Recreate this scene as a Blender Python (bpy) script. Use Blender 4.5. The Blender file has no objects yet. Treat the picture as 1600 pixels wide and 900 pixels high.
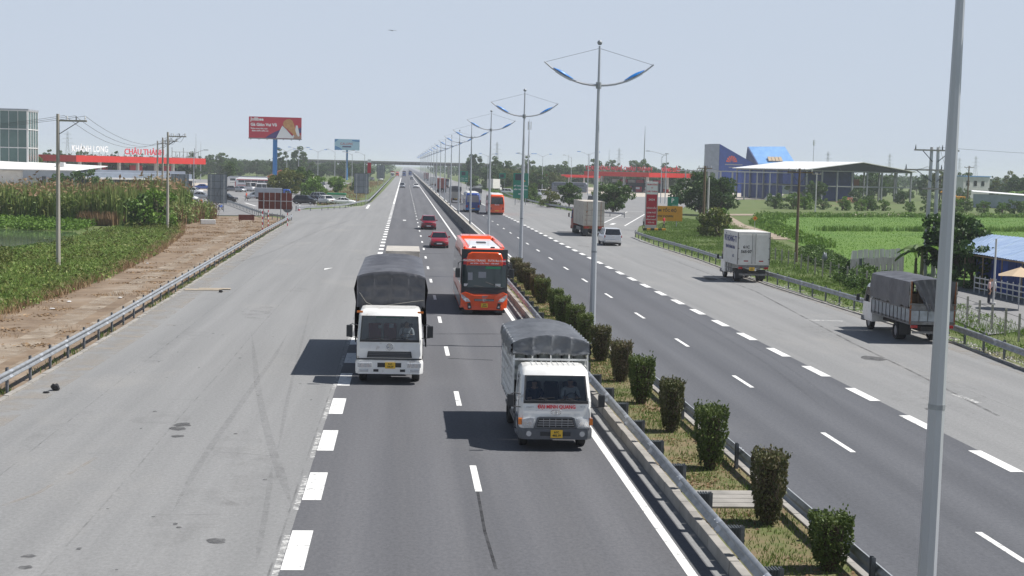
import bpy, bmesh, math, random
import numpy as np
from mathutils import Vector, Matrix

R = math.radians
scene = bpy.context.scene
C = scene.collection
random.seed(7)
RNG = np.random.default_rng(11)

# ---------------------------------------------------------------- camera
cam_data = bpy.data.cameras.new('camera')
cam_data.sensor_width = 36.0
cam_data.lens = 50.47
cam_data.clip_start = 0.3
cam_data.clip_end = 12000
cam = bpy.data.objects.new('camera', cam_data)
C.objects.link(cam)
scene.camera = cam
YAW, PITCH, ROLL, EYE = 0.07634572, 0.08355147, 0.02411682, 7.792
fwd = Vector((math.sin(YAW) * math.cos(PITCH), math.cos(YAW) * math.cos(PITCH), -math.sin(PITCH)))
rgt = Vector((math.cos(YAW), -math.sin(YAW), 0))
upv = rgt.cross(fwd)
r2 = rgt * math.cos(ROLL) + upv * math.sin(ROLL)
u2 = -rgt * math.sin(ROLL) + upv * math.cos(ROLL)
cam.matrix_world = Matrix(((r2.x, u2.x, -fwd.x, 0), (r2.y, u2.y, -fwd.y, 0), (r2.z, u2.z, -fwd.z, EYE), (0, 0, 0, 1)))

# ---------------------------------------------------------------- sky and sun
SUN_EL, SUN_AZ = R(57), R(91)      # azimuth clockwise from +Y (the road direction)
world = bpy.data.worlds.new('World')
scene.world = world
world.use_nodes = True
wn = world.node_tree.nodes
sky = wn.new('ShaderNodeTexSky')
sky.sky_type = 'NISHITA'
sky.sun_disc = False
sky.sun_elevation = SUN_EL
sky.sun_rotation = SUN_AZ
sky.altitude = 0
sky.air_density = 1.0
sky.dust_density = 0.6
sky.ozone_density = 1.5
# humid tropical air: the blue whitens towards the horizon, the same all round
wl = world.node_tree.links.new
wtc = wn.new('ShaderNodeTexCoord'); wsep = wn.new('ShaderNodeSeparateXYZ'); wl(wtc.outputs['Generated'], wsep.inputs[0])
wmr = wn.new('ShaderNodeMapRange'); wmr.interpolation_type = 'SMOOTHSTEP'; wl(wsep.outputs['Z'], wmr.inputs[0])
wmr.inputs[1].default_value = 0.12; wmr.inputs[2].default_value = 0.62; wmr.inputs[3].default_value = 0.93; wmr.inputs[4].default_value = 0.0
wmx = wn.new('ShaderNodeMix'); wmx.data_type = 'RGBA'; wl(wmr.outputs[0], wmx.inputs[0])
wl(sky.outputs[0], wmx.inputs[6]); wmx.inputs[7].default_value = (9.35, 10.6, 12.6, 1)
wl(wmx.outputs[2], wn['Background'].inputs[0])
wn['Background'].inputs[1].default_value = 0.052
sd = bpy.data.lights.new('sun', 'SUN')
sd.energy = 5.0
sd.angle = R(0.55)
sd.color = (1.0, 0.965, 0.92)
sun = bpy.data.objects.new('sun', sd)
C.objects.link(sun)
sdir = Vector((math.sin(SUN_AZ) * math.cos(SUN_EL), math.cos(SUN_AZ) * math.cos(SUN_EL), math.sin(SUN_EL)))
sun.rotation_euler = sdir.to_track_quat('Z', 'Y').to_euler()
scene.view_settings.view_transform = 'Standard'
scene.view_settings.look = 'None'
scene.view_settings.gamma = 1.0
scene.view_settings.use_curve_mapping = False
scene.view_settings.exposure = 0.26
scene.cycles.volume_bounces = 1
scene.cycles.max_bounces = 8
scene.cycles.transparent_max_bounces = 12

# ---------------------------------------------------------------- materials
def _n(nt, t, **kw):
    n = nt.nodes.new(t)
    for k, v in kw.items():
        n.inputs[k].default_value = v
    return n

MATS = {}
def mat(name, col, rough=0.6, metal=0.0, col2=None, scale=5.0, detail=6.0, lo=0.35, hi=0.65, stretch=None,
        bump=0.0, bscale=None, coat=0.0, spec=0.5, emit=0.0, alpha=None, trans=0.0, coords='Object', blotch=None, rough2=None):
    if name in MATS:
        return MATS[name]
    m = bpy.data.materials.new(name)
    m.use_nodes = True
    nt = m.node_tree
    b = nt.nodes['Principled BSDF']
    c4 = (*col, 1)
    b.inputs['Base Color'].default_value = c4
    b.inputs['Roughness'].default_value = rough
    b.inputs['Metallic'].default_value = metal
    b.inputs['Specular IOR Level'].default_value = spec
    b.inputs['Coat Weight'].default_value = coat
    if emit:
        b.inputs['Emission Color'].default_value = c4
        b.inputs['Emission Strength'].default_value = emit
    L = nt.links.new
    vec = None
    if col2 is not None or bump or blotch:
        tc = nt.nodes.new('ShaderNodeTexCoord')
        if coords == 'World':
            g = nt.nodes.new('ShaderNodeNewGeometry'); vec = g.outputs['Position']
        else:
            vec = tc.outputs[coords]
        if stretch:
            mp = nt.nodes.new('ShaderNodeMapping'); mp.inputs['Scale'].default_value = stretch
            L(vec, mp.inputs[0]); vec = mp.outputs[0]
    if col2 is not None:
        nz = _n(nt, 'ShaderNodeTexNoise', Scale=scale, Detail=detail, Roughness=0.62)
        L(vec, nz.inputs['Vector'])
        mr = _n(nt, 'ShaderNodeMapRange'); mr.inputs[1].default_value = lo; mr.inputs[2].default_value = hi
        L(nz.outputs[0], mr.inputs[0])
        mx = nt.nodes.new('ShaderNodeMix'); mx.data_type = 'RGBA'
        mx.inputs[6].default_value = c4; mx.inputs[7].default_value = (*col2, 1)
        L(mr.outputs[0], mx.inputs[0])
        out = mx.outputs[2]
        if blotch:
            bc, bs, bl, bh = blotch
            n2 = _n(nt, 'ShaderNodeTexNoise', Scale=bs, Detail=4.0, Roughness=0.55)
            L(vec, n2.inputs['Vector'])
            m2 = _n(nt, 'ShaderNodeMapRange'); m2.inputs[1].default_value = bl; m2.inputs[2].default_value = bh
            L(n2.outputs[0], m2.inputs[0])
            x2 = nt.nodes.new('ShaderNodeMix'); x2.data_type = 'RGBA'
            L(m2.outputs[0], x2.inputs[0]); L(out, x2.inputs[6]); x2.inputs[7].default_value = (*bc, 1)
            out = x2.outputs[2]
        L(out, b.inputs['Base Color'])
        if rough2 is not None:
            r_ = _n(nt, 'ShaderNodeMapRange'); r_.inputs[1].default_value = lo; r_.inputs[2].default_value = hi
            r_.inputs[3].default_value = rough; r_.inputs[4].default_value = rough2
            L(nz.outputs[0], r_.inputs[0]); L(r_.outputs[0], b.inputs['Roughness'])
    if bump:
        n3 = _n(nt, 'ShaderNodeTexNoise', Scale=bscale or scale * 6, Detail=5.0)
        L(vec, n3.inputs['Vector'])
        bp = _n(nt, 'ShaderNodeBump', Strength=bump, Distance=0.02)
        L(n3.outputs[0], bp.inputs['Height']); L(bp.outputs[0], b.inputs['Normal'])
    if trans:
        b.inputs['Transmission Weight'].default_value = trans
    MATS[name] = m
    return m

def leaf_mat(name, c1, c2, c3, trans=0.25, scale=0.6):
    """foliage: colour varies leaf by leaf and in larger patches, some light passes through"""
    m = bpy.data.materials.new(name); m.use_nodes = True
    nt = m.node_tree; L = nt.links.new
    b = nt.nodes['Principled BSDF']; out = nt.nodes['Material Output']
    b.inputs['Roughness'].default_value = 0.55
    b.inputs['Specular IOR Level'].default_value = 0.3
    g = nt.nodes.new('ShaderNodeNewGeometry')
    oi = nt.nodes.new('ShaderNodeObjectInfo')
    cr = nt.nodes.new('ShaderNodeValToRGB')
    e = cr.color_ramp.elements
    e[0].position = 0.0; e[0].color = (*c1, 1); e[1].position = 1.0; e[1].color = (*c3, 1)
    k = e.new(0.55); k.color = (*c2, 1)
    nz = _n(nt, 'ShaderNodeTexNoise', Scale=scale, Detail=3.0)
    L(g.outputs['Position'], nz.inputs['Vector'])
    a = nt.nodes.new('ShaderNodeMath'); a.operation = 'MULTIPLY'; a.inputs[1].default_value = 0.55
    L(g.outputs['Random Per Island'], a.inputs[0])
    a2 = nt.nodes.new('ShaderNodeMath'); a2.operation = 'MULTIPLY_ADD'; a2.inputs[1].default_value = 0.9; a2.inputs[2].default_value = -0.22
    L(nz.outputs[0], a2.inputs[0])
    s = nt.nodes.new('ShaderNodeMath'); s.operation = 'ADD'
    L(a.outputs[0], s.inputs[0]); L(a2.outputs[0], s.inputs[1])
    a3 = nt.nodes.new('ShaderNodeMath'); a3.operation = 'MULTIPLY_ADD'; a3.inputs[1].default_value = 0.3; a3.inputs[2].default_value = -0.12
    L(oi.outputs['Random'], a3.inputs[0])
    s2 = nt.nodes.new('ShaderNodeMath'); s2.operation = 'ADD'
    L(s.outputs[0], s2.inputs[0]); L(a3.outputs[0], s2.inputs[1])
    L(s2.outputs[0], cr.inputs[0]); L(cr.outputs[0], b.inputs['Base Color'])
    tr = nt.nodes.new('ShaderNodeBsdfTranslucent'); L(cr.outputs[0], tr.inputs[0])
    mx = nt.nodes.new('ShaderNodeMixShader'); mx.inputs[0].default_value = trans
    L(b.outputs[0], mx.inputs[1]); L(tr.outputs[0], mx.inputs[2]); L(mx.outputs[0], out.inputs[0])
    MATS[name] = m
    return m

def glass_mat(name, tint, mixf=0.12, rough=0.02):
    m = bpy.data.materials.new(name); m.use_nodes = True
    nt = m.node_tree; L = nt.links.new
    nt.nodes.remove(nt.nodes['Principled BSDF'])
    out = nt.nodes['Material Output']
    t = nt.nodes.new('ShaderNodeBsdfTransparent'); t.inputs[0].default_value = (*tint, 1)
    g = _n(nt, 'ShaderNodeBsdfGlossy', Roughness=rough)
    f = _n(nt, 'ShaderNodeFresnel', IOR=1.5)
    a = nt.nodes.new('ShaderNodeMath'); a.operation = 'MULTIPLY_ADD'; a.inputs[1].default_value = 1.0; a.inputs[2].default_value = mixf
    L(f.outputs[0], a.inputs[0])
    mx = nt.nodes.new('ShaderNodeMixShader')
    L(a.outputs[0], mx.inputs[0]); L(t.outputs[0], mx.inputs[1]); L(g.outputs[0], mx.inputs[2]); L(mx.outputs[0], out.inputs[0])
    MATS[name] = m
    return m

def decal_mat(name, col, amount, scale=3.0, lo=0.35, hi=0.7):
    """thin worn film on the asphalt (rubber, oil, dust, old paint), patchy"""
    m = bpy.data.materials.new(name); m.use_nodes = True
    nt = m.node_tree; L = nt.links.new
    b = nt.nodes['Principled BSDF']; out = nt.nodes['Material Output']
    b.inputs['Base Color'].default_value = (*col, 1); b.inputs['Roughness'].default_value = 0.85
    g = nt.nodes.new('ShaderNodeNewGeometry')
    nz = _n(nt, 'ShaderNodeTexNoise', Scale=scale, Detail=6.0, Roughness=0.65)
    L(g.outputs['Position'], nz.inputs['Vector'])
    mr = _n(nt, 'ShaderNodeMapRange'); mr.inputs[1].default_value = lo; mr.inputs[2].default_value = hi
    mr.inputs[3].default_value = 0.0; mr.inputs[4].default_value = amount
    L(nz.outputs[0], mr.inputs[0])
    t = nt.nodes.new('ShaderNodeBsdfTransparent')
    mx = nt.nodes.new('ShaderNodeMixShader')
    L(mr.outputs[0], mx.inputs[0]); L(t.outputs[0], mx.inputs[1]); L(b.outputs[0], mx.inputs[2]); L(mx.outputs[0], out.inputs[0])
    MATS[name] = m
    return m

# ---------------------------------------------------------------- mesh helpers
class MB:
    def __init__(s):
        s.v = []; s.f = []
    def add(s, vs, fs):
        o = len(s.v); s.v += [tuple(p) for p in vs]; s.f += [tuple(i + o for i in f) for f in fs]; return s
    def box(s, x0, x1, y0, y1, z0, z1, tx=0.0, ty=0.0):
        """box; tx, ty shrink the top inwards"""
        return s.add([(x0, y0, z0), (x1, y0, z0), (x1, y1, z0), (x0, y1, z0),
                      (x0 + tx, y0 + ty, z1), (x1 - tx, y0 + ty, z1), (x1 - tx, y1 - ty, z1), (x0 + tx, y1 - ty, z1)],
                     [(0, 3, 2, 1), (4, 5, 6, 7), (0, 1, 5, 4), (1, 2, 6, 5), (2, 3, 7, 6), (3, 0, 4, 7)])
    def quad(s, a, b, c, d):
        return s.add([a, b, c, d], [(0, 1, 2, 3)])
    def poly(s, pts):
        return s.add(pts, [tuple(range(len(pts)))])
    def prism(s, pts, d):
        """closed polygon pts pushed along vector d"""
        n = len(pts)
        top = [(p[0] + d[0], p[1] + d[1], p[2] + d[2]) for p in pts]
        return s.add(list(pts) + top, [tuple(range(n - 1, -1, -1)), tuple(range(n, 2 * n))] +
                     [(i, (i + 1) % n, n + (i + 1) % n, n + i) for i in range(n)])
    def tube(s, pts, r, n=8, caps=True):
        """tube through pts; r a number or one radius per point"""
        pts = [Vector(p) for p in pts]
        rs = r if isinstance(r, (list, tuple)) else [r] * len(pts)
        o = len(s.v)
        for i, p in enumerate(pts):
            t = (pts[min(i + 1, len(pts) - 1)] - pts[max(i - 1, 0)]).normalized()
            a = t.cross(Vector((0, 0, 1)) if abs(t.z) < 0.9 else Vector((1, 0, 0))).normalized()
            b = t.cross(a)
            for k in range(n):
                q = p + (a * math.cos(2 * math.pi * (k + .5) / n) + b * math.sin(2 * math.pi * (k + .5) / n)) * rs[i]
                s.v.append(tuple(q))
        for i in range(len(pts) - 1):
            for k in range(n):
                k2 = (k + 1) % n
                s.f.append((o + i * n + k, o + i * n + k2, o + (i + 1) * n + k2, o + (i + 1) * n + k))
        if caps:
            s.f.append(tuple(o + k for k in range(n - 1, -1, -1)))
            s.f.append(tuple(o + (len(pts) - 1) * n + k for k in range(n)))
        return s
    def cyl(s, a, b, r, n=16, r2=None):
        return s.tube([a, b], [r, r if r2 is None else r2], n)
    def loft(s, rings, closed=True, caps=True):
        n = len(rings[0]); o = len(s.v)
        for r_ in rings:
            s.v += [tuple(p) for p in r_]
        m = n if closed else n - 1
        for i in range(len(rings) - 1):
            for k in range(m):
                k2 = (k + 1) % n
                s.f.append((o + i * n + k, o + i * n + k2, o + (i + 1) * n + k2, o + (i + 1) * n + k))
        if caps:
            s.f.append(tuple(o + k for k in range(n - 1, -1, -1)))
            s.f.append(tuple(o + (len(rings) - 1) * n + k for k in range(n)))
        return s
    def sphere(s, c, r, n=10, m=6, sz=1.0):
        rings = []
        for i in range(1, m):
            t = math.pi * i / m
            rings.append([(c[0] + r * math.sin(t) * math.cos(2 * math.pi * k / n), c[1] + r * math.sin(t) * math.sin(2 * math.pi * k / n),
                           c[2] - r * sz * math.cos(t)) for k in range(n)])
        return s.loft(rings)
    def mesh(s, name, smooth=False, bevel=0.0, angle=35):
        me = bpy.data.meshes.new(name)
        me.from_pydata(s.v, [], s.f)
        bm = bmesh.new(); bm.from_mesh(me)
        bmesh.ops.recalc_face_normals(bm, faces=bm.faces)
        if bevel:
            es = [e for e in bm.edges if len(e.link_faces) == 2 and e.calc_face_angle(0) > 0.5]
            if es:
                bmesh.ops.bevel(bm, geom=es, offset=bevel, segments=2, affect='EDGES', profile=0.6, clamp_overlap=True)
        bm.to_mesh(me); bm.free()
        if smooth:
            me.shade_smooth()
            me.set_sharp_from_angle(angle=R(angle))
        return me
    def build(s, name, m, parent=None, loc=(0, 0, 0), smooth=False, bevel=0.0, rz=0.0, angle=35):
        me = s.mesh(name, smooth, bevel, angle)
        return obj(name, me, m, parent, loc, rz)

def obj(name, me, m=None, parent=None, loc=(0, 0, 0), rz=0.0):
    if m is not None and not me.materials:
        me.materials.append(MATS[m] if isinstance(m, str) else m)
    o = bpy.data.objects.new(name, me)
    C.objects.link(o)
    o.location = loc
    o.rotation_euler = (0, 0, rz)
    if parent is not None:
        o.parent = parent
    return o

def tag(o, label=None, cat=None, group=None, kind=None):
    if label: o['label'] = label
    if cat: o['category'] = cat
    if group: o['group'] = group
    if kind: o['kind'] = kind
    return o

def thing(name, label, cat, loc=(0, 0, 0), rz=0.0, group=None):
    o = bpy.data.objects.new(name, None)
    o.empty_display_size = 0.3
    C.objects.link(o)
    o.location = loc
    o.rotation_euler = (0, 0, rz)
    return tag(o, label, cat, group)

def copy_tree(o, parent=None):
    c = o.copy(); C.objects.link(c)
    c.parent = parent
    for ch in list(o.children):
        copy_tree(ch, c)
    return c

def dup(o, loc, rz=0.0, label=None, group=None, scale=None):
    c = copy_tree(o)
    c.location = loc; c.rotation_euler = (0, 0, rz)
    if scale: c.scale = scale
    if label: c['label'] = label
    if group: c['group'] = group
    return c

ORD = ['first', 'second', 'third', 'fourth', 'fifth', 'sixth', 'seventh', 'eighth', 'ninth', 'tenth', 'eleventh', 'twelfth',
       'thirteenth', 'fourteenth', 'fifteenth', 'sixteenth', 'seventeenth', 'eighteenth', 'nineteenth', 'twentieth']

def text_obj(name, s, size, m, parent=None, loc=(0, 0, 0), rot=(math.pi / 2, 0, 0), align='CENTER', sx=1.0, depth=0.004, bold=0.0):
    """lettering: a font curve turned to a mesh"""
    cu = bpy.data.curves.new(name, 'FONT')
    cu.body = s; cu.size = size; cu.align_x = align; cu.align_y = 'CENTER'; cu.extrude = depth; cu.offset = bold
    cu.resolution_u = 2
    t = bpy.data.objects.new(name, cu)
    C.objects.link(t)
    dg = bpy.context.evaluated_depsgraph_get()
    me = bpy.data.meshes.new_from_object(t.evaluated_get(dg))
    bpy.data.objects.remove(t); bpy.data.curves.remove(cu)
    o = obj(name, me, None, parent, loc)
    me.materials.clear(); me.materials.append(MATS[m] if isinstance(m, str) else m)
    o.rotation_euler = rot; o.scale = (sx, 1, 1)
    return o

def np_mesh(name, verts, faces):
    """fast mesh from arrays; faces all quads or all triangles"""
    me = bpy.data.meshes.new(name)
    nv, nf, k = len(verts), len(faces), faces.shape[1]
    me.vertices.add(nv); me.vertices.foreach_set('co', np.ascontiguousarray(verts, dtype=np.float32).ravel())
    me.loops.add(nf * k); me.loops.foreach_set('vertex_index', np.ascontiguousarray(faces, dtype=np.int32).ravel())
    me.polygons.add(nf)
    me.polygons.foreach_set('loop_start', np.arange(0, nf * k, k, dtype=np.int32))
    me.polygons.foreach_set('loop_total', np.full(nf, k, dtype=np.int32))
    me.update(calc_edges=True)
    return me

# ---- the palette
def asphalt(name, c_dark, c_light, c_patch, speck=0.3, patch_lo=0.56, patch_hi=0.72, tracks=None):
    m = bpy.data.materials.new(name); m.use_nodes = True
    nt = m.node_tree; L = nt.links.new
    b = nt.nodes['Principled BSDF']; b.inputs['Roughness'].default_value = 0.8; b.inputs['Specular IOR Level'].default_value = 0.35
    g = nt.nodes.new('ShaderNodeNewGeometry')
    def noise(scale, st, detail=5.0, rough=0.6):
        mp = nt.nodes.new('ShaderNodeMapping'); mp.inputs['Scale'].default_value = st
        L(g.outputs['Position'], mp.inputs[0])
        n = _n(nt, 'ShaderNodeTexNoise', Scale=scale, Detail=detail, Roughness=rough); L(mp.outputs[0], n.inputs['Vector'])
        return n.outputs[0]
    def ramp(x, a, c, lo=0.0, hi=1.0):
        r_ = _n(nt, 'ShaderNodeMapRange'); L(x, r_.inputs[0])
        r_.inputs[1].default_value = a; r_.inputs[2].default_value = c; r_.inputs[3].default_value = lo; r_.inputs[4].default_value = hi
        return r_.outputs[0]
    def mix(f, a, c, bt='MIX'):
        x = nt.nodes.new('ShaderNodeMix'); x.data_type = 'RGBA'; x.blend_type = bt
        if isinstance(f, float): x.inputs[0].default_value = f
        else: L(f, x.inputs[0])
        for i, q in ((6, a), (7, c)):
            if isinstance(q, tuple): x.inputs[i].default_value = (*q, 1)
            else: L(q, x.inputs[i])
        return x.outputs[2]
    streak = ramp(noise(0.9, (1.0, 0.025, 1), 5.0), 0.3, 0.7)
    col = mix(streak, c_dark, c_light)
    patch = ramp(noise(0.16, (1.0, 0.45, 1), 6.0, 0.65), patch_lo, patch_hi, 0, 0.8)
    col = mix(patch, col, c_patch)
    if tracks:      # tyre-polished bands along each lane
        sx = nt.nodes.new('ShaderNodeSeparateXYZ'); L(g.outputs['Position'], sx.inputs[0])
        m1 = nt.nodes.new('ShaderNodeMath'); m1.operation = 'MULTIPLY_ADD'; m1.inputs[1].default_value = 6.2832 / tracks[1]; m1.inputs[2].default_value = -tracks[0] * 6.2832 / tracks[1]
        L(sx.outputs[0], m1.inputs[0])
        m2 = nt.nodes.new('ShaderNodeMath'); m2.operation = 'COSINE'; L(m1.outputs[0], m2.inputs[0])
        wob = ramp(noise(0.5, (0.4, 0.05, 1), 3.0), 0.3, 0.7, 0.2, 1.0)
        m3 = nt.nodes.new('ShaderNodeMath'); m3.operation = 'MULTIPLY'; L(m2.outputs[0], m3.inputs[0]); L(wob, m3.inputs[1])
        bandv = ramp(m3.outputs[0], -1.0, 1.0, 0.90, 1.10)
        bc_ = nt.nodes.new('ShaderNodeCombineColor')
        for k in range(3): L(bandv, bc_.inputs[k])
        col = mix(1.0, col, bc_.outputs[0], 'MULTIPLY')
    sp = ramp(noise(11.0, (1, 0.7, 1), 6.0, 0.85), 0.22, 0.78, 1 - speck, 1 + speck)
    hv = nt.nodes.new('ShaderNodeCombineColor')
    for k in range(3): L(sp, hv.inputs[k])
    col = mix(1.0, col, hv.outputs[0], 'MULTIPLY')
    L(col, b.inputs['Base Color'])
    bp = _n(nt, 'ShaderNodeBump', Strength=0.4, Distance=0.01)
    L(noise(55.0, (1, 1, 1), 3.0), bp.inputs['Height']); L(bp.outputs[0], b.inputs['Normal'])
    MATS[name] = m

asphalt('asphalt_lane', (0.098, 0.100, 0.109), (0.128, 0.129, 0.136), (0.140, 0.141, 0.145), speck=0.42, tracks=(0.95, 1.84))
asphalt('asphalt_lane_far_side', (0.086, 0.090, 0.101), (0.112, 0.116, 0.126), (0.122, 0.125, 0.133), speck=0.40, tracks=(11.85, 1.84))
asphalt('asphalt_shoulder', (0.203, 0.205, 0.204), (0.252, 0.253, 0.251), (0.272, 0.267, 0.256), speck=0.34)
asphalt('asphalt_lot', (0.20, 0.20, 0.20), (0.235, 0.235, 0.235), (0.27, 0.265, 0.255), speck=0.25)
mat('concrete_apron', (0.42, 0.37, 0.30), 0.85, col2=(0.5, 0.46, 0.40), scale=0.2, coords='World')
decal_mat('road_paint', (0.76, 0.76, 0.74), 1.0, scale=4.5, lo=0.30, hi=0.43)
decal_mat('old_paint', (0.66, 0.66, 0.64), 0.75, scale=5.0, lo=0.42, hi=0.6)
decal_mat('tyre_rubber_film', (0.08, 0.08, 0.082), 0.21, scale=3.0, lo=0.35, hi=0.8)
decal_mat('oil_film', (0.04, 0.04, 0.043), 0.55, scale=4.0, lo=0.2, hi=0.6)
decal_mat('dust_film', (0.38, 0.34, 0.29), 0.55, scale=0.9, lo=0.42, hi=0.68)
decal_mat('track_film', (0.40, 0.335, 0.26), 0.9, scale=0.7, lo=0.36, hi=0.66)
decal_mat('seam_mid', (0.05, 0.05, 0.05), 0.5, scale=1.0, lo=0.35, hi=0.65)
decal_mat('seam_faint', (0.07, 0.07, 0.07), 0.30, scale=0.9, lo=0.42, hi=0.7)
decal_mat('faint_stain', (0.12, 0.118, 0.112), 0.16, scale=1.2, lo=0.45, hi=0.85)
decal_mat('seam_tar', (0.03, 0.03, 0.032), 0.7, scale=1.2, lo=0.3, hi=0.6)
mat('concrete', (0.36, 0.34, 0.31), 0.9, col2=(0.24, 0.23, 0.21), scale=1.2, coords='World', bump=0.3, bscale=20)
mat('concrete_stained', (0.20, 0.195, 0.19), 0.9, col2=(0.06, 0.058, 0.056), scale=1.6, stretch=(1, 1, 0.16), lo=0.42, hi=0.62, coords='World', bump=0.3, bscale=14)
mat('concrete_pale', (0.50, 0.47, 0.42), 0.85, col2=(0.38, 0.36, 0.33), scale=1.5, coords='World')
mat('galvanised', (0.40, 0.42, 0.44), 0.5, metal=0.5, col2=(0.27, 0.285, 0.30), scale=3.0, rough2=0.6, coords='World')
mat('galvanised_pole', (0.50, 0.52, 0.55), 0.42, metal=0.35, col2=(0.44, 0.46, 0.49), scale=1.0, stretch=(1, 1, 0.2), coords='World')
mat('rail_post', (0.10, 0.11, 0.125), 0.6, metal=0.3, col2=(0.19, 0.20, 0.21), scale=6.0, coords='World')
mat('block_rubber', (0.055, 0.065, 0.07), 0.6)
mat('lamp_blue', (0.03, 0.21, 0.60), 0.35, coat=0.3)
mat('lamp_glass', (0.55, 0.6, 0.65), 0.15)
mat('wire', (0.06, 0.06, 0.065), 0.6)
mat('grass_ground', (0.075, 0.125, 0.025), 0.95, col2=(0.12, 0.14, 0.045), scale=0.25, coords='World', blotch=(0.16, 0.13, 0.07, ) and ((0.17, 0.135, 0.075), 0.05, 0.60, 0.74))
mat('field_ground', (0.078, 0.155, 0.016), 0.95, col2=(0.105, 0.19, 0.02), scale=0.15, coords='World', bump=0.5, bscale=3, blotch=((0.075, 0.17, 0.016), 0.05, 0.55, 0.7))
mat('verge_ground', (0.055, 0.105, 0.02), 0.95, col2=(0.10, 0.14, 0.035), scale=0.9, coords='World')
mat('dirt', (0.25, 0.185, 0.125), 0.95, col2=(0.15, 0.105, 0.068), scale=0.55, coords='World', bump=0.8, bscale=6, blotch=((0.32, 0.26, 0.20), 0.22, 0.54, 0.72))
mat('track_dust', (0.36, 0.30, 0.235), 0.95, col2=(0.26, 0.205, 0.15), scale=0.8, coords='World', bump=0.4, bscale=8)
mat('median_soil', (0.20, 0.145, 0.085), 0.95, col2=(0.11, 0.13, 0.04), scale=1.1, coords='World', bump=0.7, bscale=14)
mat('pond_water', (0.055, 0.075, 0.055), 0.08, col2=(0.085, 0.12, 0.07), scale=0.12, coords='World', spec=0.5, bump=0.05, bscale=2)

# ---------------------------------------------------------------- ground and roads
def sheet(name, pts, z, m, kind='structure', parent=None):
    b = MB(); b.poly([(x, y, z) for x, y in pts])
    o = b.build(name, m, parent)
    if parent is None: o['kind'] = kind
    return o

def strip(left, right, z):
    """quads between two polylines of equal length"""
    b = MB()
    for i in range(len(left) - 1):
        b.quad((*left[i], z), (*right[i], z), (*right[i + 1], z), (*left[i + 1], z))
    return b

g = MB()
g.quad((-7000, -300, -0.09), (7000, -300, -0.09), (7000, 9000, -0.09), (-7000, 9000, -0.09))
o = g.build('ground', 'grass_ground'); o['kind'] = 'structure'

LE = [(-12.6, -20), (-12.65, 40), (-12.75, 67), (-13.6, 110), (-14.6, 160), (-15.1, 194), (-16.2, 215), (-17.2, 240), (-7.9, 268), (-6.7, 300), (-6.2, 450), (-6.0, 700), (-6.0, 1300), (-6.0, 5000)]
road_left = strip(LE, [(6.42, y) for _, y in LE], 0.0).build('road', 'asphalt_shoulder'); road_left['kind'] = 'structure'
LL = [-20, 100, 300, 800, 5000]
lanes_left = strip([(-2.26, y) for y in LL], [(6.15, y) for y in LL], 0.004).build('lane_surface', 'asphalt_lane', road_left)
RE = [(25.9, -20), (25.9, 60), (26.3, 100), (26.2, 140), (27.2, 168), (30.5, 186), (33, 200)]
YR = [y for _, y in RE]
RE2 = [(33, 200), (31.6, 258), (29.3, 300), (27.2, 380), (27.0, 460), (27.0, 900), (27.0, 5000)]
allR = RE + RE2[1:]
road_right = strip([(8.95, y) for _, y in allR], allR, 0.0).build('road', 'asphalt_shoulder'); road_right['kind'] = 'structure'
lanes_right = strip([(9.1, y) for y in LL], [(16.62, y) for y in LL], 0.004).build('lane_surface', 'asphalt_lane_far_side', road_right)
# slip road and forecourts of the two rest stops
sheet('slip_road', [(33, 200), (46, 250), (78, 380), (125, 470), (150, 560), (60, 640), (45, 560), (36, 420), (33, 330), (31.6, 258)], -0.004, 'asphalt_lot')
sheet('forecourt', [(68, 430), (112, 430), (150, 560), (64, 650), (50, 520)], 0.004, 'concrete_apron')
sheet('car_park', [(-15.3, 196), (-18, 212), (-34, 205), (-60, 260), (-130, 300), (-150, 480), (-60, 640), (-22, 600), (-20.5, 330), (-16, 268), (-17.2, 240)], -0.004, 'asphalt_lot')
sheet('forecourt', [(-62, 330), (-110, 330), (-110, 480), (-40, 520), (-42, 420)], 0.001, 'concrete_apron')
sheet('roadside_path', [(44, 170), (47, 170), (52, 216), (60, 262), (120, 300), (260, 330), (420, 330), (420, 338), (258, 338), (118, 308), (56, 268), (48, 218)], -0.03, 'track_dust')
# earth on the left
sheet('dirt_verge', [(-12.4, -20), (-12.5, 67), (-14.4, 160), (-15.0, 196), (-19, 208), (-34, 204), (-27, 175), (-23.3, 152), (-20.4, 120), (-19.2, 95), (-19.5, 75), (-21, 60), (-26, -20)], -0.03, 'dirt')
def ribbon(pts, w, z):
    L_, R_ = [], []
    for i, p in enumerate(pts):
        a = Vector(pts[max(i - 1, 0)]); c = Vector(pts[min(i + 1, len(pts) - 1)])
        t = (c - a).normalized(); n = Vector((-t.y, t.x))
        ww = w[i] if isinstance(w, (list, tuple)) else w
        L_.append((p[0] + n.x * ww / 2, p[1] + n.y * ww / 2)); R_.append((p[0] - n.x * ww / 2, p[1] - n.y * ww / 2))
    return strip(L_, R_, z)
o = ribbon([(-15.6, 20), (-15.7, 60), (-16.6, 90), (-17.4, 120), (-18.6, 150), (-19.6, 175), (-23, 200)], [1.3, 1.3, 1.2, 1.1, 1.0, 1.2, 2.5], -0.02).build('wheel_track', 'track_film'); o['kind'] = 'structure'
o = ribbon([(-14.1, 20), (-14.1, 60), (-14.8, 90), (-15.6, 120), (-16.6, 150), (-18.0, 175), (-21.5, 200)], [0.7, 0.8, 0.7, 0.6, 0.7, 0.6, 0.8], -0.02).build('wheel_track', 'track_film'); o['kind'] = 'structure'
sheet('pond', [(-50.46, 161.75), (-43.06, 157.26), (-38.44, 154.83), (-34.35, 153.73), (-30.95, 141.78), (-29.36, 127.01), (-31.04, 120.84), (-28.52, 107.44), (-26.94, 98.32), (-28.13, 90.06)], -0.05, 'pond_water')
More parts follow.
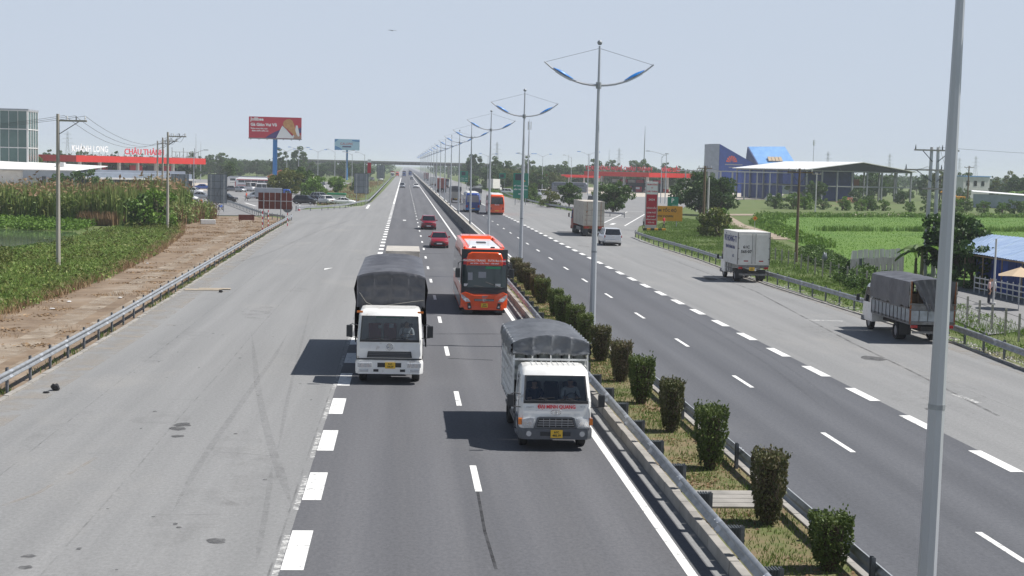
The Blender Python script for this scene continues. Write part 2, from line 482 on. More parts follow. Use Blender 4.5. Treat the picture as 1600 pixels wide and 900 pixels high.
# paddy field on the right, with bunds
field = sheet('rice_field', [(36.5, 92), (43, 150), (53, 216), (66, 262), (130, 296), (300, 325), (520, 325), (330, 60), (60, 84)], -0.06, 'field_ground')

# ---------------------------------------------------------------- road markings
def mark(name, x0, x1, y0, y1, parent, me={}):
    k = (name, round(x1 - x0, 3), round(y1 - y0, 2))
    if k not in me:
        w, l = (x1 - x0) / 2, (y1 - y0) / 2
        b = MB(); b.quad((-w, -l, 0), (w, -l, 0), (w, l, 0), (-w, l, 0)); me[k] = b.mesh(name)
    return obj(name, me[k], 'road_paint', parent, ((x0 + x1) / 2, (y0 + y1) / 2, 0.008))
y = 27.4 - 6
while y < 285:
    mark('wide_dash', -2.24, -1.80, y, y + 3.0, road_left)
    if y < 110:
        b = MB(); b.quad((-2.38, y - 1.0, 0.008), (-2.25, y - 1.0, 0.008), (-2.25, y + 2.6, 0.008), (-2.38, y + 2.6, 0.008))
        b.build('old_dash', 'old_paint', road_left)
    y += 5.8
mark('solid_line', -2.24, -1.84, y, 900, road_left)
y = 35.5 - 1.5 - 12.4
while y < 560:
    mark('lane_dash', 1.83, 2.0, y, y + 3.0, road_left); y += 12.4
mark('edge_line', 5.6, 5.8, -20, 1500, road_left)
y = 28.85 - 1.5 - 11.9
while y < 560:
    mark('lane_dash', 12.72, 12.88, y, y + 3.0, road_right); y += 11.9
y = 38.2 - 1.5 - 11.6
while y < 420:
    mark('wide_dash', 16.3, 16.68, y, y + 2.9, road_right); y += 5.83
mark('edge_line', 9.35, 9.52, -20, 1500, road_right)
def painted(name, pts, w, parent, z=0.009, m='road_paint'):
    return ribbon(pts, w, z).build(name, m, parent)
painted('gore_line', [(-12.82, 261.31), (-6.95, 269.96)], 0.5, road_left)
painted('gore_line', [(-6.54, 254.36), (-6.69, 278.89)], 0.45, road_left)
painted('slip_line', [(31.07, 200.73), (45.85, 268.38)], 0.22, road_right)
painted('slip_line', [(29.63, 211.29), (42.14, 269.62)], 0.2, road_right)
painted('slip_mark', [(29.69, 204.41), (30.91, 209.61)], 0.6, road_right)
painted('cross_line', [(37.87, 270.51), (45.59, 271.94)], 0.5, road_right)
painted('cross_line', [(32.91, 234.14), (37.59, 236.90)], 0.4, road_right)
painted('car_park_line', [(-38.14, 320.32), (-32.54, 313.41)], 0.5, road_left)
painted('car_park_line', [(-29.81, 273.44), (-25.93, 255.21)], 0.4, road_left)
# wear: tyre marks, seams, oil, dust, litter-coloured stains
def smooth_line(pts, w, n=6):
    out, ws = [], []
    W = w if isinstance(w, (list, tuple)) else [w] * len(pts)
    for i in range(len(pts) - 1):
        p0, p1, p2, p3 = [Vector(pts[min(max(j, 0), len(pts) - 1)]) for j in (i - 1, i, i + 1, i + 2)]
        for k in range(n):
            t = k / n
            q = .5 * ((2 * p1) + (p2 - p0) * t + (2 * p0 - 5 * p1 + 4 * p2 - p3) * t * t + (3 * p1 - p0 - 3 * p2 + p3) * t ** 3)
            out.append((q.x, q.y)); ws.append(W[i] + (W[i + 1] - W[i]) * t)
    return out + [pts[-1]], ws + [W[-1]]
def film(name, pts, w, m, parent, z):
    if name == 'tyre_mark':
        pts, w = smooth_line(pts, w)
        w = [max(.02, q * .55 * min(1, 6 * k / len(w), 6 * (len(w) - 1 - k) / len(w))) for k, q in enumerate(w)]
    return ribbon(pts, w, z).build(name, m, parent)
film('tyre_mark', [(-2.44, 32.46), (-2.91, 35.49), (-3.48, 39.12), (-4.19, 44.11), (-5.03, 50.54), (-5.81, 57.19), (-6.84, 65.82)], [0.5, 0.45, 0.42, 0.4, 0.4, 0.35, 0.3], 'tyre_rubber_film', road_left, 0.005)
film('tyre_mark', [(-5.00, 31.79), (-5.10, 35.41), (-5.15, 39.95), (-5.13, 45.21), (-5.11, 50.83), (-5.09, 58.24), (-5.20, 66.04)], [0.3, 0.32, 0.35, 0.35, 0.35, 0.3, 0.25], 'tyre_rubber_film', road_left, 0.0056)
film('tyre_mark', [(-3.31, 39.13), (-3.62, 45.31), (-3.86, 50.64), (-4.29, 61.44), (-4.96, 78.03)], [0.25, 0.22, 0.2, 0.2, 0.2], 'tyre_rubber_film', road_left, 0.0062)
film('tyre_mark', [(-2.75, 27.69), (-2.96, 31.84), (-3.25, 36.62)], [0.2, 0.25, 0.2], 'tyre_rubber_film', road_left, 0.0068)
film('tyre_mark', [(14.15, 46.50), (14.98, 57.40), (15.34, 68.75), (15.51, 81.50)], [0.28, 0.3, 0.3, 0.2], 'tyre_rubber_film', road_right, 0.0064)
film('tyre_mark', [(14.82, 46.54), (15.67, 57.47), (16.00, 68.84)], [0.22, 0.25, 0.2], 'tyre_rubber_film', road_right, 0.007)
film('tyre_mark', [(-18.66, 192.06), (-15.73, 187.23), (-12.30, 184.94), (-8.80, 197.49)], [1.2, 1.6, 1.6, 1.0], 'tyre_rubber_film', road_left, 0.005)
film('tyre_mark', [(-13.80, 104.73), (-11.52, 124.51), (-9.69, 168.03), (-6.61, 210.83)], [0.5, 0.6, 0.7, 0.7], 'tyre_rubber_film', road_left, 0.0056)
film('seam', [(23.69, 122.20), (23.39, 93.66), (21.06, 65.62), (20.55, 56.45), (19.72, 45.61)], 0.13, 'seam_mid', road_right, 0.005)
film('seam', [(1.91, 27.29), (1.85, 30.24), (1.88, 33.21), (1.91, 36.42)], 0.07, 'seam_tar', road_left, 0.0062)
film('seam', [(1.89, 58.00), (3.70, 57.60)], 0.16, 'seam_tar', road_left, 0.0068)
film('seam', [(-2.0, 66), (6.0, 67)], 0.2, 'seam_tar', road_left, 0.0056)
film('seam', [(-2.0, 128), (6.0, 128)], 0.3, 'seam_tar', road_left, 0.0056)
for k, (x0, x1, y0, y1) in enumerate([(-6.6, -6.9, 20, 180), (-9.6, -10.6, 20, 170), (20.9, 21.0, 30, 190), (-2.44, -2.46, 20, 190)]):
    film('seam', [(x0 + (x1 - x0) * i / 20 + random.uniform(-.04, .04), y0 + (y1 - y0) * i / 20) for i in range(21)], .045, 'seam_faint', road_left if x0 < 8 else road_right, .0066 + k * 1e-4)
for k, yy in enumerate((31.5, 38.2, 47.0, 58.5, 71, 88, 112)):
    film('seam', [(-12.4 + 1.3 * i, yy + random.uniform(-.25, .25)) for i in range(8)], .035, 'seam_faint', road_left, .0071 + k * 1e-5)
film('old_joint', [(-8.81, 32.29), (-8.35, 33.57), (-7.89, 37.63)], 0.12, 'dust_film', road_left, 0.005)
film('edge_dust', [(-12.1, 15), (-12.1, 67), (-13.0, 110), (-14.1, 160), (-14.8, 190)], [1.2, 1.5, 1.3, 1.2, 0.8], 'dust_film', road_left, 0.0044)
film('edge_dust', [(25.4, 40), (25.5, 60), (25.8, 100), (25.7, 140)], [1.2, 1.2, 1.0, 1.0], 'dust_film', road_right, 0.0044)
def blot(px, r, ry, m, parent, z, n=14):
    b = MB(); rr = [random.uniform(0.75, 1.2) for _ in range(n)]
    b.poly([(px[0] + r * rr[k] * math.cos(6.283 * k / n), px[1] + ry * rr[k] * math.sin(6.283 * k / n), z) for k in range(n)])
    return b.build('stain', m, parent)
for k, (px, r, ry) in enumerate([((-6.42, 42.45), .28, .35), ((-6.44, 41.83), .25, .3), ((-6.25, 40.65), .2, .2), ((-3.73, 29.30), .2, .22), ((-7.05, 27.34), .12, .14),
                  ((-7.20, 28.14), .14, .12), ((-7.58, 44.70), .07, .1), ((-1.32, 101.67), .3, .5), ((-5.65, 106.86), .25, .4), ((20.24, 59.91), .5, .8), ((22.53, 103.72), .5, 1.5), ((17.86, 46.74), .2, .3)]):
    blot(px, r, ry, 'oil_film', road_left if px[0] < 8 else road_right, 0.0074)
for k in range(20):      # broad faint patches where lorries stand and drip
    yy = random.uniform(26, 150); xx = random.uniform(-12, -3)
    blot((xx, yy), random.uniform(.3, .9), random.uniform(.8, 4.0), 'faint_stain', road_left, 0.0046 + k * 1e-5, 16)
for k in range(20):
    yy = random.uniform(45, 150); xx = random.uniform(17.5, 25)
    blot((xx, yy), random.uniform(.3, .9), random.uniform(.8, 4.0), 'faint_stain', road_right, 0.0046 + k * 1e-5, 16)
for k in range(70):      # small tar spots and pebble stains on the wide shoulder
    yy = random.uniform(26, 120); xx = random.uniform(-12.2, -2.6)
    blot((xx, yy), random.uniform(.02, .07), random.uniform(.03, .12), 'oil_film', road_left, 0.0078, 7)
for k, (a, b_, w) in enumerate([((21.73, 75.54), (23.66, 75.18), .5), ((19.98, 50.17), (20.13, 48.21), .25), ((25.78, 109.51), (25.61, 105.65), .4), ((25.65, 85.19), (26.29, 82.18), .5)]):
    film('spilled_lime', [a, b_], w, 'old_paint', road_right, 0.0074)
for k, (a, b_, w) in enumerate([((-13.07, 87.67), (-10.55, 86.41), .9), ((-12.82, 68.14), (-12.06, 68.52), .3), ((-12.70, 73.42), (-11.91, 74.51), .5), ((-11.08, 68.39), (-10.27, 68.50), .25)]):
    film('spilled_sand', [a, b_], w, 'dust_film', road_left, 0.0082)
mat('white_arrow', (0.72, 0.72, 0.7), 0.7)
b = MB(); c = (-5.51, 106.89); b.poly([(c[0] - .25, c[1] - 1.2, .009), (c[0] - .05, c[1] - .5, .009), (c[0] + .3, c[1] + 1.1, .009), (c[0] - .3, c[1] + .2, .009)])
b.build('worn_mark', 'white_arrow', road_left)
b = MB(); c = (0.10, 204.76); b.quad((c[0] - .22, c[1] - 2, .009), (c[0] + .22, c[1] - 2, .009), (c[0] + .22, c[1] + 1, .009), (c[0] - .22, c[1] + 1, .009))
b.build('worn_mark', 'white_arrow', road_left)

# ---------------------------------------------------------------- kerbs, barrier, guardrails
def wbeam(pts, z, side, thick=0.006):
    """corrugated W rail swept along pts; side +1 faces the left of travel"""
    prof = [(0.0, -.155), (.02, -.15), (.075, -.115), (.08, -.085), (.022, -.03), (.015, 0), (.022, .03), (.08, .085), (.075, .115), (.02, .15), (0.0, .155)]
    prof = prof + [(a - .008, c) for a, c in reversed(prof)]
    rings = []
    for i, p in enumerate(pts):
        a = Vector(pts[max(i - 1, 0)][:2]); c = Vector(pts[min(i + 1, len(pts) - 1)][:2])
        t = (c - a).normalized(); n = Vector((-t.y, t.x)) * side
        rings.append([(p[0] + n.x * q, p[1] + n.y * q, z + h) for q, h in prof])
    return MB().loft(rings)

def along(pts, step, start=0.0):
    out = []; d = start; acc = 0.0
    for i in range(len(pts) - 1):
        a, c = Vector(pts[i]), Vector(pts[i + 1]); l = (c - a).length
        while d <= acc + l:
            q = a + (c - a) * ((d - acc) / l); out.append((q.x, q.y, math.atan2((c - a).y, (c - a).x))); d += step
        acc += l
    return out

def dense(pts, step=3.0):
    return [(x, y) for x, y, _ in along(pts, step)] + [pts[-1]]

pm = MB()      # channel post: web and two flanges
pm.box(-.07, .07, -.006, .006, -.3, .86).box(-.07, -.058, .006, .07, -.3, .86).box(.058, .07, .006, .07, -.3, .86)
POST = pm.mesh('post')
bkm = MB()     # ribbed offset block
bkm.box(-.1, .1, -.12, .12, .40, .76)
for k in range(4): bkm.box(-.125, .125, -.1 + k * .058, -.075 + k * .058, .39, .775)
BLOCK = bkm.mesh('offset_block')
spm = wbeam([(-.17, 0), (0, 0), (.17, 0)], 0, 1)
for q in (-.12, .12):
    for h in (-.1, .1): spm.cyl((q, .07, h), (q, .10, h), .018, 6)
SPL = spm.mesh('rail_splice', smooth=True, angle=50); SPL.materials.append(MATS['galvanised_pole'])
POST.materials.append(MATS['rail_post']); BLOCK.materials.append(MATS['block_rubber'])

def guardrail(label, pts, side, step, z=0.62, block=0, start=0.0, group='roadside guardrails', ends=True):
    t = thing('guardrail', label, 'guardrail', (pts[0][0], pts[0][1], 0), 0, group)
    o0 = Vector((pts[0][0], pts[0][1], 0))
    dp = dense(pts, 4.0)
    wbeam([(x - o0.x, y - o0.y) for x, y in dp], z, side).build('rail', 'galvanised', t, smooth=True, angle=60)
    for x, y, a in along(pts, 4.0, 2.0):
        if y > 110: continue
        n = Vector((-math.sin(a), math.cos(a))) * side
        obj('rail_splice', SPL, None, t, (x + n.x * .004 - o0.x, y + n.y * .004 - o0.y, z), a if side > 0 else a + math.pi)
    for x, y, a in along(pts, step, start):
        n = Vector((-math.sin(a), math.cos(a))) * side
        q = (x - n.x * (.02 + block * .25) - o0.x, y - n.y * (.02 + block * .25) - o0.y, 0)
        obj('post', POST, None, t, q, a if side < 0 else a + math.pi)
        if block:
            obj('offset_block', BLOCK, None, t, (x - n.x * .135 - o0.x, y - n.y * .135 - o0.y, z - .62), a)
    return t

guardrail('long grey steel guardrail between wide left shoulder and dirt track', [(-12.9, 18), (-12.85, 50), (-13.0, 66), (-13.75, 105), (-14.7, 160), (-15.05, 196)], -1, 2.95, start=0.35)
guardrail('guardrail on left median edge behind white edge line, with ribbed dark blocks', [(6.46, 14), (6.46, 60), (6.6, 92), (7.25, 103)], 1, 2.95, z=0.70, block=1, start=1.6)
guardrail('guardrail on right median edge seen from behind the clipped bushes', [(8.72, 14), (8.72, 100)], -1, 3.6, z=0.6, start=0.4)
guardrail('grey guardrail along right shoulder beside the parked tarpaulin truck', [(25.52, 51.20), (25.85, 57.51), (26.58, 66.28), (26.52, 84.15), (26.30, 101.66), (27.00, 130.13), (26.72, 156.61), (27.04, 166.62)], 1, 2.8, start=0.6)
guardrail('guardrail around flower island in front of the large green sign', [(36.41, 236.21), (33.69, 243.64), (31.54, 262.50), (29.03, 284.45), (28.08, 317.20), (27.43, 365.86), (28.99, 425.04), (35.19, 573.21), (41.85, 735.97)], 1, 5.0)
guardrail('curved guardrail at the nose of the exit opposite the white cars', [(-17.24, 232.90), (-13.79, 238.57), (-10.28, 255.39), (-7.90, 282.47), (-7.04, 287.91), (-7.06, 384.01), (-7.34, 595.84), (-7.65, 863.93)], -1, 4.0)
guardrail('low guardrail beside car park behind the brown sign', [(-32.65, 266.54), (-26.94, 239.52), (-22.54, 217.27), (-19.09, 201.03), (-15.59, 191.55)], -1, 2.6)

def kerb(x0, x1, y0, y1, h, m, parent, name, seg=1.0):
    """row of precast kerb stones, one object each while near, sharing one mesh"""
    n = int((y1 - y0) / seg)
    b = MB(); b.box(x0, x1, 0.008, seg - 0.012, -.05, h, tx=0.02 if x0 > 0 else 0)
    me = b.mesh(name, bevel=0.015); me.materials.append(MATS[m])
    for k in range(n):
        o = obj(name, me, None, parent, (random.uniform(-.008, .008), y0 + k * seg, random.uniform(-.006, .006)))
med = sheet('median', [(6.5, -20), (8.95, -20), (8.95, 5000), (7.45, 5000), (7.45, 103), (6.5, 103)], 0.20, 'median_soil')
b = MB(); b.quad((6.1, 103, .003), (7.6, 103, .003), (7.6, 5000, .003), (6.1, 5000, .003)); b.build('lane_surface', 'asphalt_lane', road_left)
b = MB(); b.box(8.78, 8.96, 103, 5000, -.05, .22); b.build('kerb_run', 'concrete', med)
kerb(6.42, 6.66, 15, 103, .27, 'concrete', med, 'kerb_stone', 1.0)
kerb(8.76, 8.98, 15, 103, .25, 'concrete', med, 'kerb_stone', 1.0)
# paved cross strip between two bushes
for k in range(4):
    b = MB(); b.box(6.8, 8.72, 31.6 + k * .42, 31.98 + k * .42, .1, .25); b.build('paving_slab', 'concrete', med, bevel=.01)
bar = thing('concrete_barrier', 'long dark stained concrete barrier wall in the middle of the highway', 'barrier', (7.62, 100, 0))
seg = MB()
pr = [(-.3, 0), (.3, 0), (.3, .1), (.16, .35), (.1, 1.0), (-.1, 1.0), (-.16, .35), (-.3, .1)]
seg.loft([[(x, 0.01, z) for x, z in pr], [(x, 5.98, z) for x, z in pr]])
SEG = seg.mesh('barrier_block', bevel=.015); SEG.materials.append(MATS['concrete_stained'])
capm = MB(); capm.box(-.125, .125, .012, 5.978, 1.002, 1.06); CAPM = capm.mesh('sunlit_top'); CAPM.materials.append(MATS['concrete_pale'])  # pale strip along the top: the sunlit edge is put into its colour
for k in range(110):
    bb = obj('barrier_block', SEG, None, bar, (random.uniform(-.015, .015), k * 6.0, .0))
    obj('sunlit_top', CAPM, None, bb)
b = MB(); b.loft([[(x, 0, z) for x, z in pr], [(x, 2000, z) for x, z in pr]]); b.build('far_run', 'concrete_stained', bar, (0, 660, 0))

for side, pts, xx in ((1, [(-12.62, 15), (-12.68, 40), (-12.78, 67), (-13.63, 110), (-14.63, 160), (-15.1, 192)], 0), (-1, [(25.99, 52.16), (25.59, 56.92), (26.07, 65.00), (25.76, 81.71), (25.55, 98.72), (26.40, 127.25), (26.19, 157.75)], 0)):
    par = road_left if side > 0 else road_right
    b = MB(); b.box(0, .96, -.09, .09, -.05, .07); KM = b.mesh('kerb_stone', bevel=.012); KM.materials.append(MATS['concrete'])
    for x, y, a in along(pts, 1.0):
        o = obj('kerb_stone', KM, None, par, (x, y, random.uniform(-.02, .01)), a + random.uniform(-.01, .01))

# ---------------------------------------------------------------- median street lamps
def make_lamp():
    t = thing('street_lamp', '', 'street lamp', (0, 0, 0), 0, 'double-armed street lamps in the median')
    b = MB(); b.tube([(0, 0, .2), (0, 0, 7.8), (0, 0, 13.1)], [.155, .098, .045], 8); b.build('pole', 'galvanised_pole', t)
    b = MB(); b.box(-.24, .24, -.24, .24, .19, .23)
    for sx in (-1, 1):
        for sy in (-1, 1): b.cyl((sx * .18, sy * .18, .22), (sx * .18, sy * .18, .32), .022, 6)
    b.build('base_plate', 'galvanised', t)
    b = MB(); b.box(-.06, .06, -.158, -.135, .75, 1.15); h_ = b.build('access_hatch', 'galvanised', t, bevel=.008)
    b = MB(); b.cyl((0, -.158, .95), (0, -.166, .95), .012, 6); b.build('bolt', 'rail_post', h_)
    b = MB(); b.tube([(0, 0, 4.2), (0, 0, 4.28)], [.131, .131], 8); b.build('joint_band', 'galvanised', t)
    b = MB(); b.cyl((0, 0, 11.28), (0, 0, 11.55), .12, 10); b.build('collar', 'galvanised', t)
    b = MB(); b.sphere((0, 0, 13.24), .11, 10, 8); b.build('finial', 'galvanised', t, smooth=True)
    for s in (-1, 1):
        cv = [(s * 2.38 * u, 0, 11.42 + .95 * u ** 2.2) for u in [0, .15, .3, .45, .6, .75, .88, 1.0]]
        a = MB(); a.tube(cv, [.055, .05, .05, .045, .045, .04, .038, .035], 7); arm = a.build('arm', 'galvanised_pole', t, smooth=True)
        # luminaire: long lens-shaped shell lying on the arm
        rings = []
        for i in range(9):
            u = i / 8; x = 1.12 + .86 * u; z = 11.42 + .95 * (x / 2.38) ** 2.2 + .03
            w = .15 * math.sin(math.pi * min(max(u, .05), .95)) ** .7; h = .12 * math.sin(math.pi * min(max(u, .05), .95)) ** .8
            rings.append([(s * x, w * math.cos(q), z + .03 + h * math.sin(q)) for q in [k * math.pi / 8 for k in range(9)]])
        sh = MB().loft(rings).build('luminaire', 'lamp_blue', t, smooth=True)
        u0 = [(s * (1.2 + .7 * i / 5), 11.42 + .95 * ((1.2 + .7 * i / 5) / 2.38) ** 2.2) for i in range(6)]
        gl = MB().loft([[(x, -.1, z + .02), (x, .1, z + .02), (x, .08, z - .055), (x, -.08, z - .055)] for x, z in u0]).build('diffuser', 'lamp_glass', sh)
        w = MB(); w.tube([(0, 0, 13.0), (s * 2.33, 0, 12.36)], .009, 4); w.build('stay_wire', 'wire', t)
    return t

lamp = make_lamp()
LAMPY = [21.6] + [62.0 + 39.3 * k for k in range(19)]
for k, y in enumerate(LAMPY):
    l = lamp if k == 0 else copy_tree(lamp)
    l.location = (8.3, y, 0)
    l.rotation_euler = (random.uniform(-.004, .004), random.uniform(-.004, .004), random.uniform(-.05, .05))
    if k == 0: l.rotation_euler = (0, .009, 0)
    l['label'] = ('tall grey street lamp pole nearest the camera, cut off by the top edge' if k == 0 else
                  'double-armed grey street lamp with blue lamp heads, %s in the median counted from the camera' % ORD[k])

# ---------------------------------------------------------------- vehicle materials
mat('paint_white', (0.84, 0.84, 0.82), 0.35, coat=0.4, col2=(0.70, 0.69, 0.66), scale=2.5, lo=0.45, hi=0.8, blotch=((0.42, 0.37, 0.30), 3.2, 0.60, 0.78))
mat('paint_white_clean', (0.80, 0.80, 0.80), 0.3, coat=0.5)
mat('paint_silver', (0.42, 0.44, 0.47), 0.3, metal=0.6, coat=0.5)
mat('paint_pearl', (0.62, 0.64, 0.67), 0.3, metal=0.25, coat=0.5)
mat('paint_grey', (0.16, 0.17, 0.19), 0.3, metal=0.4, coat=0.5)
mat('paint_black', (0.015, 0.016, 0.018), 0.25, coat=0.6)
mat('paint_red', (0.27, 0.008, 0.018), 0.28, coat=0.7)
mat('paint_crimson', (0.22, 0.008, 0.022), 0.28, coat=0.7)
mat('paint_orange', (0.92, 0.10, 0.012), 0.3, coat=0.6, col2=(0.80, 0.085, 0.012), scale=1.5)
mat('paint_blue', (0.025, 0.075, 0.32), 0.3, coat=0.5)
mat('paint_light_blue', (0.05, 0.22, 0.52), 0.35, coat=0.4)
mat('paint_green', (0.02, 0.30, 0.13), 0.4, coat=0.3)
mat('paint_brick', (0.33, 0.07, 0.045), 0.55, col2=(0.26, 0.055, 0.04), scale=2)
mat('container_cream', (0.56, 0.52, 0.45), 0.6, col2=(0.45, 0.40, 0.33), scale=1.3, lo=0.4, hi=0.7, blotch=((0.33, 0.15, 0.06), 2.6, 0.64, 0.72))
mat('rust', (0.30, 0.11, 0.04), 0.85, col2=(0.17, 0.07, 0.035), scale=4)
mat('box_white', (0.70, 0.69, 0.65), 0.45, col2=(0.58, 0.56, 0.51), scale=1.6, lo=0.45, hi=0.75)
mat('plastic_dark', (0.03, 0.032, 0.035), 0.5)
mat('plastic_grey', (0.09, 0.10, 0.115), 0.45, col2=(0.12, 0.125, 0.135), scale=3)
mat('chassis', (0.03, 0.03, 0.032), 0.8, col2=(0.075, 0.065, 0.055), scale=4)
mat('chassis_grey', (0.24, 0.24, 0.24), 0.6, col2=(0.14, 0.13, 0.12), scale=4)
mat('tyre_rubber', (0.022, 0.022, 0.023), 0.9, col2=(0.05, 0.048, 0.045), scale=6)
mat('rim_steel', (0.32, 0.32, 0.33), 0.5, metal=0.5)
mat('rim_alloy', (0.5, 0.5, 0.52), 0.3, metal=0.8)
mat('chrome', (0.75, 0.76, 0.78), 0.12, metal=1.0)
mat('lens_clear', (0.62, 0.64, 0.66), 0.08, metal=0.5, coat=1.0)
mat('lens_amber', (0.75, 0.20, 0.015), 0.25, coat=0.6)
mat('lens_red', (0.38, 0.012, 0.012), 0.25, coat=0.6)
mat('plate_yellow', (0.80, 0.50, 0.04), 0.4)
mat('plate_white', (0.75, 0.75, 0.75), 0.4)
mat('print_black', (0.02, 0.02, 0.02), 0.5)
mat('print_red', (0.55, 0.02, 0.035), 0.5)
mat('print_white', (0.80, 0.80, 0.80), 0.5)
mat('print_blue', (0.05, 0.07, 0.22), 0.5)
mat('print_yellow', (0.85, 0.60, 0.05), 0.5)
mat('print_grey', (0.30, 0.31, 0.34), 0.5)
mat('tarp_grey', (0.135, 0.145, 0.160), 0.5, col2=(0.085, 0.092, 0.105), scale=1.4, bump=1.0, bscale=5.5)
mat('tarp_dark', (0.075, 0.077, 0.088), 0.45, col2=(0.12, 0.122, 0.135), scale=1.2, bump=1.0, bscale=5.0, lo=0.4, hi=0.7)
mat('tarp_cord', (0.30, 0.29, 0.26), 0.8)
mat('drum_grey', (0.33, 0.35, 0.34), 0.6)
mat('wood', (0.30, 0.22, 0.14), 0.8, col2=(0.20, 0.14, 0.09), scale=4)
mat('seat_dark', (0.035, 0.035, 0.04), 0.8)
mat('seat_red', (0.22, 0.02, 0.03), 0.8)
mat('skin', (0.42, 0.25, 0.17), 0.6)
mat('hair', (0.012, 0.011, 0.010), 0.7)
mat('cloth_white', (0.62, 0.62, 0.62), 0.9)
mat('cloth_dark', (0.03, 0.032, 0.05), 0.9)
mat('cloth_orange', (0.60, 0.10, 0.05), 0.9)
mat('cloth_pink', (0.62, 0.38, 0.36), 0.9)
mat('cloth_red', (0.5, 0.03, 0.04), 0.9)
mat('cloth_yellow', (0.6, 0.42, 0.06), 0.9)
glass_mat('windscreen', (0.50, 0.54, 0.56), 0.05)
mat('glass_dark', (0.012, 0.016, 0.020), 0.04, spec=0.8)
mat('glass_teal', (0.02, 0.035, 0.035), 0.05, spec=0.7)
mat('glass_side', (0.05, 0.055, 0.06), 0.06, spec=0.9)

# ---------------------------------------------------------------- people
def figure(name, pts, edges, radii, cols, parent=None, label=None, loc=(0, 0, 0), rz=0.0, group=None):
    """one continuous body grown over a skeleton; cols gives the cloth for each joint"""
    me = bpy.data.meshes.new(name)
    me.from_pydata(pts, edges, [])
    o = bpy.data.objects.new(name, me); C.objects.link(o)
    sk = o.modifiers.new('skin', 'SKIN'); sk.use_smooth_shade = True
    for i, r_ in enumerate(radii):
        me.skin_vertices[0].data[i].radius = (r_ if isinstance(r_, tuple) else (r_, r_))
    me.skin_vertices[0].data[0].use_root = True
    ss = o.modifiers.new('sub', 'SUBSURF'); ss.levels = 1; ss.render_levels = 1
    bpy.context.view_layer.update()
    dg = bpy.context.evaluated_depsgraph_get()
    m2 = bpy.data.meshes.new_from_object(o.evaluated_get(dg))
    m2.name = name
    bpy.data.objects.remove(o)
    names = []
    for c in cols:
        if c not in names: names.append(c)
    m2.materials.clear()
    for c in names: m2.materials.append(MATS[c])
    P = np.array(pts)
    cen = np.zeros(len(m2.polygons) * 3); m2.polygons.foreach_get('center', cen); cen = cen.reshape(-1, 3)
    idx = ((cen[:, None, :] - P[None]) ** 2).sum(2).argmin(1)
    m2.polygons.foreach_set('material_index', np.array([names.index(cols[i]) for i in idx], dtype=np.int32))
    m2.shade_smooth()
    q = obj(name, m2, None, parent, loc, rz)
    if label: tag(q, label, 'person', group)
    return q

def standing(label, loc, rz, top, legs, stride=0.15, lean=0.0, h=1.66, arms=0.0):
    s = h / 1.66
    P = [(0, 0, .92), (0, -.01 - lean * .3, 1.15), (0, -lean, 1.38), (0, -lean - .01, 1.46), (0, -lean - .03, 1.56), (0, -lean - .02, 1.66 - .02),
         (-.19, -lean, 1.36), (-.24, -lean + .02 - arms * .5, 1.12), (-.22, -lean - .08 - arms, .90), (-.22, -lean - .1 - arms, .80),
         (.19, -lean, 1.36), (.25, -lean + .03 - arms * .4, 1.12), (.23, -lean + .0 - arms, .90), (.23, -lean - .02 - arms, .80),
         (-.09, 0, .86), (-.10, -stride * .5, .48), (-.10, -stride * .6, .08), (-.10, -stride * .6 - .15, .04),
         (.09, 0, .86), (.10, stride * .4, .48), (.10, stride, .08), (.10, stride - .15, .04)]
    E = [(0, 1), (1, 2), (2, 3), (3, 4), (4, 5), (2, 6), (6, 7), (7, 8), (8, 9), (2, 10), (10, 11), (11, 12), (12, 13), (0, 14), (14, 15), (15, 16), (16, 17), (0, 18), (18, 19), (19, 20), (20, 21)]
    Rr = [(.15, .11), (.14, .10), (.16, .10), .055, (.085, .1), (.075, .09), .065, .05, .04, .045, .065, .05, .04, .045, .09, .065, .045, .04, .09, .065, .045, .04]
    K = [legs, top, top, 'skin', 'skin', 'hair', top, top, 'skin', 'skin', top, top, 'skin', 'skin', legs, legs, legs, 'hair', legs, legs, legs, 'hair']
    P = [(x * s, y * s, z * s) for x, y, z in P]
    Rr = [(a[0] * s, a[1] * s) if isinstance(a, tuple) else a * s for a in Rr]
    return figure('person', P, E, Rr, K, None, label, loc, rz)

def seated(label, loc, top, wheel=True):
    """driver: hips on the seat, hands forward on the steering wheel (front is -y); a thing of its own"""
    P = [(0, 0, 0), (0, .03, .25), (0, .04, .48), (0, .03, .56), (0, .0, .66), (0, .02, .75),
         (-.2, .03, .46), (-.25, -.15, .24), (-.15, -.42, .30), (-.13, -.50, .32),
         (.2, .03, .46), (.25, -.15, .24), (.15, -.42, .30), (.13, -.50, .32),
         (-.1, -.05, -.02), (-.13, -.45, .02), (-.13, -.5, -.35), (.1, -.05, -.02), (.13, -.45, .02), (.13, -.5, -.35)]
    E = [(0, 1), (1, 2), (2, 3), (3, 4), (4, 5), (2, 6), (6, 7), (7, 8), (8, 9), (2, 10), (10, 11), (11, 12), (12, 13), (0, 14), (14, 15), (15, 16), (0, 17), (17, 18), (18, 19)]
    Rr = [(.16, .12), (.15, .11), (.16, .1), .055, (.085, .1), (.08, .09), .065, .05, .038, .045, .065, .05, .038, .045, .09, .075, .05, .09, .075, .05]
    K = ['cloth_dark', top, top, 'skin', 'skin', 'hair', top, top, 'skin', 'skin', top, top, 'skin', 'skin'] + ['cloth_dark'] * 6
    return figure('person', P, E, Rr, K, None, label, loc, 0.0)

